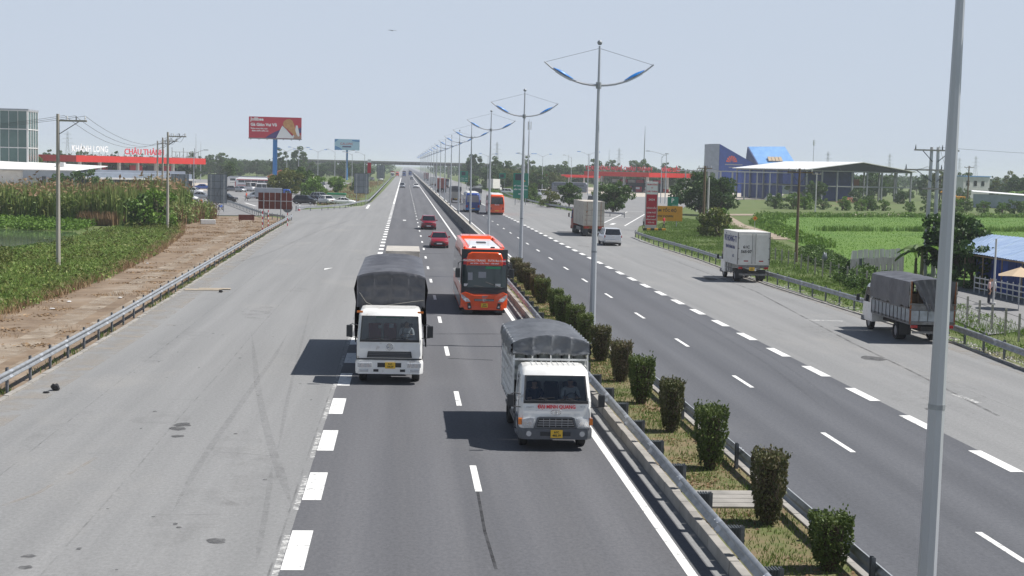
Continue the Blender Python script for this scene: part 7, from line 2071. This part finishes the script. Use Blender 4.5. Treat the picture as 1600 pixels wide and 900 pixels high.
# its left side faces the road: letters run along local y
o = letters(t, 'TRẠM DỪNG NGHỈ CHÂU THÀNH', 2.0, 'letter_red', (.9, 15.5, 8.35), -PI / 2, sx=1.02)
letters(t, 'XĂNG DẦU', 2.0, 'letter_red', (13, .9, 8.35), 0)
support(t, 1, 30, 1.0, 7.2, 8.0, 12, False)
support(t, 9, 17, 1.0, 7.2, 8.0, 4)
b = MB(); b.box(12, 13, 4, 28, 0, 4.6); b.box(13, 28, 27, 28, 0, 4.6); b.build('back_wall', 'interior_dark', t)
for k in range(6):
    b = MB(); b.box(11.6, 11.95, 4.4 + 4 * k, 7.8 + 4 * k, 3.4, 4.5); b.build('shop_sign', 'wall_white' if k % 2 else 'sign_red', t)
for i in range(2):
    for j in range(3):
        b = MB(); b.box(3.5 + 5 * i, 4.5 + 5 * i, 8 + 9 * j - 1.0, 9 + 9 * j, .15, 2.1); pp = b.build('fuel_pump', 'sign_red', t, bevel=.05)
        b = MB(); b.box(3.46 + 5 * i, 3.495 + 5 * i, 8.1 + 9 * j - 1.0, 8.9 + 9 * j, 1.2, 1.9); b.build('display', 'letter_white', pp)
t = thing('canopy', 'lower red roofed canopy left behind the right rest stop', 'building', (66, 560, 0), R(25))
b = MB(); b.box(-10, 14, 0, 10, 4.6, 5.6); b.build('roof', 'canopy_red', t)
for k in range(4):
    b = MB(); b.box(-9 + 7 * k, -8.6 + 7 * k, .5, .9, 0, 4.6); b.build('column', 'wall_white', t)
car('white pickup parked in the shade of the right canopy', (79, 509, 0), 1.2, 'suv', 'paint_white_clean')
car('grey car parked in the shade of the right canopy', (86.5, 503, 0), 1.2, 'sedan', 'paint_grey')
coach_rear('grey coach parked left of the right rest stop among trees', (60, 470, 0), 'paint_grey', 'paint_grey', 'paint_silver', 'glass_dark').rotation_euler = (0, 0, 1.25)
car('white car parked behind the large green sign', (30.5, 420, 0), 1.3, 'suv', 'paint_white_clean')
car('white pickup parked left of the large green sign', (27.0, 520, 0), 1.4, 'suv', 'paint_white_clean')
t, *_ = box_lorry('white box lorry parked behind the small green sign', (31, 470, 0), 2.6, 1.1, 5.0, 4.0, 1.0, 'paint_white', 'box_white')
car('silver car parked right of the large green sign', (36.2, 400, 0), 1.2, 'sedan', 'paint_silver')
car('white car parked below the telecom mast', (40.5, 415, 0), 1.3, 'suv', 'paint_white_clean')
car('dark van parked behind the container lorry', (41.0, 300, 0), .6, 'minibus', 'paint_grey')

# blue wedge building
t = thing('blue_building', 'blue wedge-shaped building with slanted top and an orange emblem', 'building', (119.7, 560, 0))
b = MB(); b.prism([(3.6, -.5, 0), (18.4, -.5, 0), (18.4, -.5, 11.3), (3.6, -.5, 19.1)], (0, 12, 0)); w_ = b.build('wedge', 'wall_blue', t)
b = MB(); b.prism([(0, -.2, 0), (3.55, -.5, 0), (3.55, -.5, 19.1), (0, -.2, 19.0)], (0, 11, 0)); b.build('side_wall', 'wall_bluegrey', t)
for k in range(7):
    a = PI * (k + .5) / 7
    b = MB(); b.prism([(8.6 + .4 * math.cos(a - .2), -.56, 12.0 + .3 * math.sin(a)), (8.6 + 2.2 * math.cos(a - .16), -.56, 12.0 + 2.6 * math.sin(a - .16)), (8.6 + 2.2 * math.cos(a + .16), -.56, 12.0 + 2.6 * math.sin(a + .16))], (0, .04, 0)); b.build('emblem', 'sign_yellow' if False else 'paint_orange', w_)
b = MB(); b.box(6, 13, -.56, -.52, 10.9, 11.3); b.build('print_bar', 'print_grey', w_)
b = MB(); b.box(7.5, 10, -.56, -.52, 9.9, 10.2); b.build('print_bar', 'print_grey', w_)
b = MB(); b.prism([(22.5, 30, 18.9), (37.8, 30, 19.3), (40.3, 22, 12.5), (25.0, 22, 11.8)], (0, .3, -.3)); rf_ = b.build('roof', 'roof_blue', t)
b = MB(); b.prism([(22.4, 30, 18.8), (24.9, 22, 11.7), (22.4, 34, 8.0)], (-.4, 0, 0)); b.build('gable', 'wall_navy', t)
for k in range(4):
    b = MB(); b.prism([(29.4 + 1.5 * k, 22.9, 13.0), (30.7 + 1.5 * k, 22.9, 13.05), (30.4 + 1.5 * k, 24.5, 14.7), (29.2 + 1.5 * k, 24.5, 14.65)], (0, -.35, .25)); b.build('patched_sheet', 'sign_yellow' if k == 9 else 'umbrella_cloth', rf_)
b = MB(); b.box(3, 40, 8, 24, 0, 11.0); b.build('hall', 'wall_bluegrey', t)
# steel-frame building with white roof
t = thing('steel_frame_building', 'open steel frame building with white pitched roof beyond the paddy', 'building', (120, 423, 0), R(18))
W_, D_ = 38.0, 40.0
for i in range(8):
    for j in range(6):
        if 0 < i < 7 and 0 < j < 5: continue
        x, y = W_ * i / 7, D_ * j / 5
        z = 9.5 + 2.5 * (1 - abs(2 * i / 7 - 1))
        b = MB(); b.box(x - .22, x + .22, y - .22, y + .22, 0, z); b.build('column', 'steel_frame', t)
for j in range(6):
    y = D_ * j / 5
    for z in (4.6, 9.2):
        b = MB(); b.box(0, W_, y - .12, y + .12, z - .25, z + .05); b.build('beam', 'steel_frame', t)
for i in (0, 7):
    for z in (4.6, 9.2):
        b = MB(); b.box(W_ * i / 7 - .12, W_ * i / 7 + .12, 0, D_, z - .24, z + .04); b.build('beam', 'steel_frame', t)
for s in (0, 1):
    x0, x1 = (-1.2, W_ / 2) if s == 0 else (W_ / 2, W_ + 1.2)
    z0, z1 = (9.5, 12.1) if s == 0 else (12.1, 9.5)
    b = MB(); b.add([(x0, -1.5, z0), (x1, -1.5, z1), (x1, D_ + 1, z1), (x0, D_ + 1, z0), (x0, -1.5, z0 - .2), (x1, -1.5, z1 - .2), (x1, D_ + 1, z1 - .2), (x0, D_ + 1, z0 - .2)], [(0, 1, 2, 3), (7, 6, 5, 4), (0, 4, 5, 1), (1, 5, 6, 2), (2, 6, 7, 3), (3, 7, 4, 0)]); b.build('roof', 'roof_white', t)
b = MB(); b.prism([(0, -.4, 9.3), (W_, -.4, 9.3), (W_ / 2, -.4, 11.85)], (0, .2, 0)); b.build('gable', 'interior_dark', t)
for k in range(12):
    y = 2 + k * 3.0
    b = MB(); b.box(.5, .62, y, y + 2.8, 4.9, 9.0); b.build('cladding_sheet', 'wall_blue' if k % 4 else 'wall_navy', t)
    if k > 3: b = MB(); b.box(.5, .62, y, y + 2.8, .2, 4.3); b.build('cladding_sheet', 'wall_navy', t)
b = MB(); b.box(1.5, 24, 10, 10.5, 0, 9.0); b.build('inner_wall', 'wall_navy', t)
b = MB(); b.box(0, W_, -.2, D_, 9.25, 9.35); b.build('underside_shade', 'interior_dark', t)  # dark sheet below the roof, its shade put into the colour
b = MB(); b.box(24.2, 34, 30, 30.5, 0, 4.2); b.build('inner_wall', 'interior_dark', t)  # dark partition added so the open hall reads shaded inside
for k, (x, m) in enumerate([(18, 'brick_red'), (22, 'wall_white'), (26, 'brick_red')]):
    b = MB(); b.box(x, x + 3, 14, 16, 4.8, 6.8); b.build('stacked_material', m, t)
b = MB()
for k in range(12): b.box(-18, .2, 8 + k * 3.6, 8.2 + k * 3.6, 8.1, 8.3)
for k in range(5): b.box(-18 + 4.4 * k, -17.8 + 4.4 * k, 8, 48, 8.32, 8.45)
b.build('awning_frame', 'galvanised', t)
for k in range(6):
    b = MB(); b.box(-17.9, -17.6, 6 + k * 7.2, 6.3 + k * 7.2, 0, 8.1); b.build('column', 'steel_frame', t)
    b = MB(); b.box(-9.1, -8.8, 6 + k * 7.2, 6.3 + k * 7.2, 0, 8.1); b.build('column', 'steel_frame', t)
car('white car parked on the path left of the steel frame building', (104, 400, 0), 1.4, 'suv', 'paint_white_clean')
far_lorry('white lorry parked under the awning of the steel frame building', (117, 430, 0), -1.2, 'paint_white', 'chassis_grey', L=6.5, h=2.6, tarp_top=False)
b = MB(); b.add([(126, 412, 0), (133, 411, 0), (134, 415, 0), (127, 416, 0), (129, 413, 1.6), (131.5, 413.5, 1.4)], [(0, 1, 5, 4), (1, 2, 5), (2, 3, 4, 5), (3, 0, 4)])
tag(b.build('brick_heap', 'brick_red'), 'heap of red bricks before the steel frame building', 'bricks')
t = thing('excavator', 'yellow excavator working at right end of steel frame building', 'excavator', (168, 425, 0))
b = MB(); b.box(-1.4, 1.4, -1.2, 1.2, 1.0, 2.4); b.build('cab', 'sign_yellow', t, bevel=.1)
b = MB(); b.box(-2, 2, -1.6, -1.0, 0, .9); b.box(-2, 2, 1.0, 1.6, 0, .9); b.build('tracks', 'chassis', t, bevel=.2)
b = MB(); b.tube([(-1, 0, 2.0), (-3.5, 0, 5.0), (-6.0, 0, 3.4)], [.35, .3, .25], 6); b.build('boom', 'sign_yellow', t)
b = MB(); b.tube([(-6.0, 0, 3.4), (-6.4, 0, 1.0)], [.25, .2], 6); b.box(-7.0, -6.0, -.5, .5, .3, 1.1); b.build('bucket', 'chassis', t)
t = thing('house', 'small white house among trees beyond the paddy at far right', 'house', (228, 560, 0), .2)
b = MB(); b.box(-6, 6, 0, 8, 0, 8.6); b.build('wall', 'wall_white', t)
b = MB(); b.box(-6.3, 6.3, -.3, 8.3, 8.6, 9.0); b.build('roof', 'roof_blue', t)
for k in range(3):
    b = MB(); b.box(-4.6 + 3.4 * k, -3.2 + 3.4 * k, -.08, -.02, 5, 7); b.build('window', 'glass_dark', t)
t = thing('shed', 'green-walled shed with pale roof beyond the paddy', 'shed', (156.25, 385.00, -0.19)[:2] + (0,), -.35)
b = MB(); b.box(0, 16, 0, 7, 0, 3.6); b.build('wall', 'sign_green' if False else 'wall_bluegrey', t)
b = MB(); b.prism([(-.5, -.6, 4.2), (16.5, -.6, 3.3), (16.5, 7.6, 3.6), (-.5, 7.6, 4.5)], (0, 0, .15)); b.build('roof', 'roof_white', t)

# blue shed near the right edge
t = thing('shed', 'blue shed with pale blue sheet roof at the right edge', 'shed', (40.1, 101, 0))
RW = [(0, 0, 2.55), (.3, -15, 2.45), (5.0, -15, 3.75), (4.3, 6.8, 3.6)]
n = 12
for k in range(n):
    u0, u1 = k / n, (k + 1) / n
    def on(u, v):
        a = [RW[0][i] + (RW[1][i] - RW[0][i]) * u for i in range(3)]; c = [RW[3][i] + (RW[2][i] - RW[3][i]) * u for i in range(3)]
        return [a[i] + (c[i] - a[i]) * v for i in range(3)]
    b = MB(); rows = []
    for v in (0, .5, 1.0):
        p0, p1 = on(u0, v), on(u1, v)
        m_ = 6; rows.append([tuple(p0[i] + (p1[i] - p0[i]) * q / m_ + (0, 0, .03 * (q % 2) + .008 * (k % 2))[i] for i in range(3)) for q in range(m_ + 1)])
    b.loft(rows, closed=False, caps=False); b.build('roof_sheet', 'roof_sheet', t)
b = MB(); b.add([(5.0, -15, 3.74), (4.3, 6.8, 3.59), (9, 7.5, 2.6), (10, -15, 2.6)], [(0, 1, 2, 3)]); b.build('roof_slope', 'roof_sheet', t)
for k in range(10):
    y = -.9 - k * 1.35
    b = MB(); b.box(.95 + .02 * (k % 2), 1.0 + .02 * (k % 2), y - 1.3, y, 0, 2.5); b.build('wall_sheet', 'wall_blue' if k in (2, 3, 6) else 'wall_navy', t)
b = MB(); b.quad((1.0, -.8, 0), (4.6, 5.6, 0), (4.6, 5.6, 3.4), (1.0, -.8, 2.5)); b.build('end_wall', 'wall_navy', t)
for k in range(5):
    b = MB(); b.cyl((.15, -.8 - 3.2 * k, 0), (.15, -.8 - 3.2 * k, 2.5), .05, 6); b.build('post', 'wood', t)
b = MB(); b.box(.1, .2, -14, 0, 2.38, 2.46); b.build('eave_beam', 'wood', t)
# zinc pen
t = thing('pen', 'open pen of grey zinc panels at the near corner of the paddy', 'fence', (34.89, 109.74) + (0,))
c0 = (34.89, 109.74); c1 = (40.65, 113.84); c2 = (39.08, 120.04)
ex = Vector((c1[0] - c0[0], c1[1] - c0[1])); ey = Vector((c2[0] - c0[0], c2[1] - c0[1] + 2.5))
for side, (o0, e) in enumerate(((Vector((0, 0)), ex), (Vector((0, 0)), ey), (ey, ex))):
    n = 9 if side != 1 else 4
    for k in range(n):
        a = o0 + e * (k / n); c = o0 + e * ((k + 1) / n - .008)
        b = MB(); m_ = 8; nn = Vector((-(c - a).y, (c - a).x)).normalized() * .02
        rows = [[(a.x + (c.x - a.x) * q / m_ + nn.x * (q % 2), a.y + (c.y - a.y) * q / m_ + nn.y * (q % 2), z) for q in range(m_ + 1)] for z in (0, 1.3 + .04 * (k % 3))]
        b.loft(rows, closed=False, caps=False); b.build('zinc_sheet', 'zinc', t)
# yard by the shed: parasol, people, wire fence
sheet('yard', [(29.5, 70), (40.5, 78), (40.8, 101), (37.5, 102), (33.2, 93), (31.5, 84)], -.02, 'asphalt_lot')
t = thing('parasol', 'tan parasol standing in the yard at the right edge', 'parasol', (37.21, 84.00, 0.51)[:2] + (0,))
b = MB(); n = 8
rim = [(1.35 * math.cos(2 * PI * k / n), 1.35 * math.sin(2 * PI * k / n), 2.0 + .06 * (k % 2)) for k in range(n)]
for k in range(n):
    q = MB(); q.add([(0, 0, 2.55), rim[k], rim[(k + 1) % n]], [(0, 1, 2)]); q.build('cloth_panel', 'umbrella_cloth', t)
b.cyl((0, 0, 0), (0, 0, 2.6), .03, 6); b.build('pole', 'pole_white', t)
o = (36.88, 87.00, -1.19)
t = thing('flag_pole', 'short white pole standing beside the people in the yard', 'pole', (o[0], 87, 0)); b = MB(); b.cyl((0, 0, 0), (0, 0, 4.1), .06, 8); b.cyl((0, 0, 0), (0, 0, .12), .2, 10); b.build('pole', 'pole_white', t, smooth=True)
standing('person in a pale pink top standing beside the white pole', ((36.59, 87.00, -1.20)[0], 87.0, 0), 1.2, 'cloth_pink', 'cloth_dark', h=1.6, stride=.05)
standing('second person in dark trousers standing by the white pole', ((37.01, 87.60, -1.26)[0] , 87.6, 0), 2.6, 'cloth_white', 'cloth_dark', h=1.6, stride=.05)
t = thing('fence', 'white slatted railing in front of the blue shed', 'fence', (39.3, 96, 0))
for k in range(14):
    b = MB(); b.box(-.03, .03, -k * .9 - .03, -k * .9 + .03, 0, 1.2); b.build('post', 'pole_white', t)
for z in (.3, .65, 1.0):
    b = MB(); b.box(-.02, .02, -11.8, 0, z, z + .08); b.build('rail', 'pole_white', t)
def wire_fence(label, pts, step=2.4, h=1.3):
    t = thing('wire_fence', label, 'fence', (pts[0][0], pts[0][1], 0))
    for x, y, a in along(pts, step):
        b = MB(); b.box(-.05, .05, -.05, .05, -.1, h); b.build('post', 'pole_concrete', t, (x - pts[0][0], y - pts[0][1], 0), rz=a)
    for z in (.35, .7, 1.1):
        b = MB(); b.tube([(x - pts[0][0], y - pts[0][1], z) for x, y in pts], .012, 4); b.build('strand', 'wire', t)
wire_fence('wire fence with concrete posts between verge and shed yard', [(25.67, 51.51), (30.16, 67.99), (31.47, 78.68), (32.04, 86.31), (31.83, 96.87), (32.06, 103.52), (32.85, 120.72), (33.05, 129.21)])

# ---------------------------------------------------------------- left car park: vehicles and people
def PK(label, g, rz, kind, paint, **k): car(label, (g[0], g[1], 0), rz, kind, paint, **k)
PK('silver hatchback parked right of the person in orange', (-31.19, 302.93), -1.3, 'hatch', 'paint_silver')
PK('grey saloon parked left of the red fronted coach', (-44.16, 374.90), 1.5, 'sedan', 'paint_grey')
PK('pale blue car in front of the red fronted coach', (-41.42, 369.38), .6, 'hatch', 'paint_silver')
PK('white minibus seen end-on beside the red fronted coach', (-39.69, 380.52), .4, 'minibus', 'paint_white_clean', name='minibus', cat='minibus')
PK('white minibus parked side-on behind the brown sign', (-34.06, 361.27), PI / 2 + .2, 'minibus', 'paint_white_clean', name='minibus', cat='minibus')
PK('white off-roader left of the tall grey sign back', (-47.67, 330.50), 1.4, 'suv', 'paint_white_clean')
PK('silver saloon touching the left edge of the tall grey sign back', (-40.72, 293.83), 1.5, 'sedan', 'paint_silver')
PK('white saloon at the edge of the reed bed', (-41.36, 277.63), 1.5, 'sedan', 'paint_white_clean')
PK('dark blue car behind the silver saloon in left car park', (-53.73, 391.28), 1.4, 'sedan', 'paint_blue')
PK('black car parked on the right of the blue lorry', (-18.60, 273.71), 1.2, 'suv', 'paint_black')
PK('second black car half hidden behind the first by the gore', (-17.20, 284.16), 1.0, 'sedan', 'paint_black')
PK('white off-roader facing us behind the gore guardrail', (-14.69, 276.91), .5, 'suv', 'paint_white_clean')
PK('white saloon parked side-on behind the gore guardrail', (-11.33, 275.15), PI / 2, 'sedan', 'paint_white_clean')
PK('pale car with green tint behind the white off-roader', (-17.63, 304.40), .8, 'suv', 'paint_silver')
PK('dark pickup right of the tall grey sign back', (-33.67, 274.79), 1.3, 'suv', 'paint_black')
coach_s = coach_rear('white and red coach parked side-on in left car park', (-44, 386, 0), 'paint_white_clean', 'print_red', 'paint_white_clean', 'glass_dark')
coach_s.location = (-33.09, 388.81) + (0,); coach_s.rotation_euler = (0, 0, PI / 2 + .05)
coach_s2 = coach_rear('white coach standing behind the red and white coach', (-50, 400, 0), 'paint_white_clean', 'paint_silver', 'paint_white_clean', 'glass_dark')
coach_s2.location = (-39.25, 422.08) + (0,); coach_s2.rotation_euler = (0, 0, PI / 2 + .05)
b = MB(); b.box(-1.26, 1.26, .5, 11.4, 1.36, 1.5); b.box(-1.26, 1.26, .5, 11.4, 2.86, 3.02); b.build('red_stripe', 'print_red', coach_s)
b = MB(); b.box(-1.2, 1.2, 11.7, 11.9, .5, 2.4); b.build('red_front', 'print_red', coach_s, bevel=.05)
far_lorry('blue lorry with dark canvas body parked behind the black cars', (-21.99, 284.91) + (0,), -PI / 2 + .15, 'paint_blue', 'wall_grey', L=7.2, h=2.7, hw=1.0, tarp_top=False).rotation_euler = (0, 0, PI / 2 + .1 - PI + PI)
cl = container_lorry('lorry with white cab and cream container parked beyond the trees', (-22.28, 402.41) + (0,), 0, 'paint_white', 'container_cream', cl=9.0, ch=2.7)
cl.rotation_euler = (0, 0, PI / 2 * 0 + 1.2)
far_lorry('white lorry with grey roof parked side-on under far end of left canopy', (-90.94, 611.92) + (0,), PI / 2, 'paint_white', 'paint_white_clean', L=10, h=3.3)
far_lorry('white lorry behind second utility pole under the left canopy', (-89.08, 563.41) + (0,), PI / 2, 'paint_white', 'paint_white_clean', L=7, h=3.6, tarp_top=False)
standing('person in orange walking across the car park', (-31.03, 286.92) + (0,), 1.2, 'cloth_orange', 'cloth_dark', stride=.4, h=1.75)
standing('person in yellow standing by motorbikes near grey sign back', (-33.91, 234.46) + (0,), .3, 'cloth_yellow', 'cloth_dark', h=1.65)
standing('person in orange jacket standing beside the person in yellow', (-32.71, 235.33) + (0,), .2, 'cloth_orange', 'cloth_dark', h=1.65)
standing('person in a red and pink top walking below the slow-down sign', (35.53, 194.61) + (0,), .8, 'cloth_red', 'cloth_dark', stride=.3, h=1.65)
standing('person in white standing left of the red totem', (32.19, 191.06) + (0,), 2.0, 'cloth_white', 'cloth_dark', h=1.65)
def motorbike(label, loc, rz, paint):
    t = thing('motorbike', label, 'motorbike', loc, rz)
    for y in (-.62, .62): wheel(t, 0, y, .29, .10)
    b = MB(); b.loft([[(-.08, -.45, .55), (.08, -.45, .55), (.10, -.45, .8), (-.10, -.45, .8)], [(-.12, 0, .4), (.12, 0, .4), (.1, 0, .62), (-.1, 0, .62)], [(-.10, .6, .6), (.10, .6, .6), (.08, .7, .78), (-.08, .7, .78)]]); b.build('body', paint, t, bevel=.02)
    b = MB(); b.box(-.12, .12, -.05, .6, .74, .82); b.build('seat', 'seat_dark', t, bevel=.02)
    b = MB(); b.tube([(0, -.62, .3), (0, -.45, .95)], .04, 6); b.tube([(-.3, -.4, 1.0), (0, -.45, .97), (.3, -.4, 1.0)], .018, 6); b.build('handlebar', 'plastic_dark', t)
for k, (g_, m_) in enumerate([((-29.02, 202.52), 'paint_light_blue'), ((-33.37, 249.42), 'paint_black'), ((-33.53, 257.28), 'paint_black'), ((-33.48, 228.11), 'paint_black'), ((-29.03, 231.25), 'paint_blue')]):
    motorbike(['blue motorbike parked at the edge of the dirt lot', 'black motorbike left of the tall grey sign back', 'second black motorbike behind the tall grey sign back', 'black motorbike beside the person in yellow', 'dark blue motorbike at the foot of tall grey sign back'][k], g_ + (0,), 1.2 + .4 * k, m_)
# odds and ends on the dirt
b = MB(); b.box(-.9, .9, -.5, .5, 0, .55); tag(b.build('white_block', 'wall_white', None, (-24.00, 178.89) + (0,), rz=.2, bevel=.04), 'white concrete block lying on the dirt near the grey sign back', 'block')
t = thing('notice_board', 'low dark brown board standing on the grass by the car park rail', 'board', (-20.20, 186.93) + (0,), .05)
b = MB(); b.box(-1.0, 1.0, -.03, .03, .25, .95); b.build('panel', 'sign_brown_back', t)
for x in (-.85, .85):
    b = MB(); b.box(x - .04, x + .04, .03, .1, 0, .9); b.build('post', 'rust', t)
mat('cardboard', (0.42, 0.36, 0.28), 0.9, col2=(0.33, 0.28, 0.21), scale=3)
leaf_mat('litter_paper', (0.30, 0.28, 0.25), (0.5, 0.48, 0.46), (0.75, 0.75, 0.75), trans=.05)
mat('litter_black', (0.015, 0.015, 0.016), 0.6)
b = MB(); b.box(-1.1, 1.1, -.45, .45, .004, .03); b.box(-.3, 1.6, .1, .8, .032, .05); tag(b.build('cardboard_sheet', 'cardboard', None, (-11.97, 87.45) + (.008,), rz=.1), 'flattened cardboard lying beside the left guardrail', 'cardboard')
def lump(label, g_, r, m, sz=.6, cat='litter', name='litter_lump'):
    b = MB(); b.sphere((0, 0, r * sz * .8), r, 8, 6, sz)
    b.v = [(x * random.uniform(.75, 1.25), y * random.uniform(.75, 1.25), max(z, 0.002) * random.uniform(.8, 1.2)) for x, y, z in b.v]
    return tag(b.build(name, m, None, (g_[0], g_[1], .006), smooth=True), label, cat)
lump('black rubbish bag lying on the left shoulder near guardrail', (-11.52, 48.59), .16, 'litter_black', .8)
lump('small black scrap left of the rubbish bag on shoulder', (-11.69, 48.03), .11, 'litter_black', .25)
lump('small black object beside the flattened cardboard', (-10.75, 85.93), .13, 'litter_black', .7)
rg = np.random.default_rng(44)
lt = np.concatenate([scatter([(26.0, 57), (26.9, 57), (27.0, 70), (26.2, 70)], 700, rg, (40, .25), .03), scatter([(26.0, 78), (26.9, 78), (27.0, 100), (26.2, 100)], 260, rg, (30, .2), .03)])
stuff('roadside_litter', [leaf_quads(lt, .10, rg, .5, 1.3)], 'litter_paper', 'scattered paper and plastic litter under the right guardrail', 'litter')
for k, g_ in enumerate([(-17.92, 78.64), (-17.89, 74.83), (-15.72, 81.30), (-19.04, 108.70)]):
    lump('white scrap of litter on the dirt track, %s from the camera' % ['second', 'first', 'third', 'fourth'][[0, 1, 2, 3].index(k)], g_, .12, 'cloth_white', .3)
t = thing('tarpaulin_heap', 'grey bundled sheet hung on the wire fence by the verge', 'sheet', (35.29, 118.00, -0.03)[:2] + (0,))
b = MB(); b.sphere((0, 0, .95), .26, 8, 7, 1.3); b.v = [(x * random.uniform(.7, 1.2), y * .5, z * random.uniform(.9, 1.1)) for x, y, z in b.v]; b.build('cloth', 'sign_back', t, smooth=True)
# a bird high over the road
t = thing('bird', 'tiny dark bird gliding high above the left carriageway', 'bird', (-1.52, 150.00, 21.55), .4)
b = MB(); b.loft([[(0, -.22, 0), (.02, -.22, .01), (0, -.22, .03)], [(-.05, 0, -.03), (.05, 0, -.03), (0, 0, .05)], [(-.02, .25, 0), (.02, .25, 0), (0, .25, .02)]]); b.build('body', 'hair', t)
for s in (-1, 1):
    b = MB(); b.prism([(0, -.06, .01), (s * .25, -.1, .06), (s * .5, .02, .02), (s * .25, .04, .05), (0, .08, .01)], (0, 0, .008)); b.build('wing', 'hair', t)

# ---------------------------------------------------------------- haze
hz = MB(); hz.box(-7100, 7100, -400, 9100, -1.5, 46)
hm = bpy.data.materials.new('haze_air'); hm.use_nodes = True
nt = hm.node_tree; nt.nodes.remove(nt.nodes['Principled BSDF'])
pv = nt.nodes.new('ShaderNodeVolumePrincipled')
pv.inputs['Color'].default_value = (0.86, 0.91, 1.0, 1)
pv.inputs["Density"].default_value = 0.0002
pv.inputs['Anisotropy'].default_value = 0.0
nt.links.new(pv.outputs[0], nt.nodes['Material Output'].inputs['Volume'])
o = hz.build('haze', hm); o['kind'] = 'stuff'
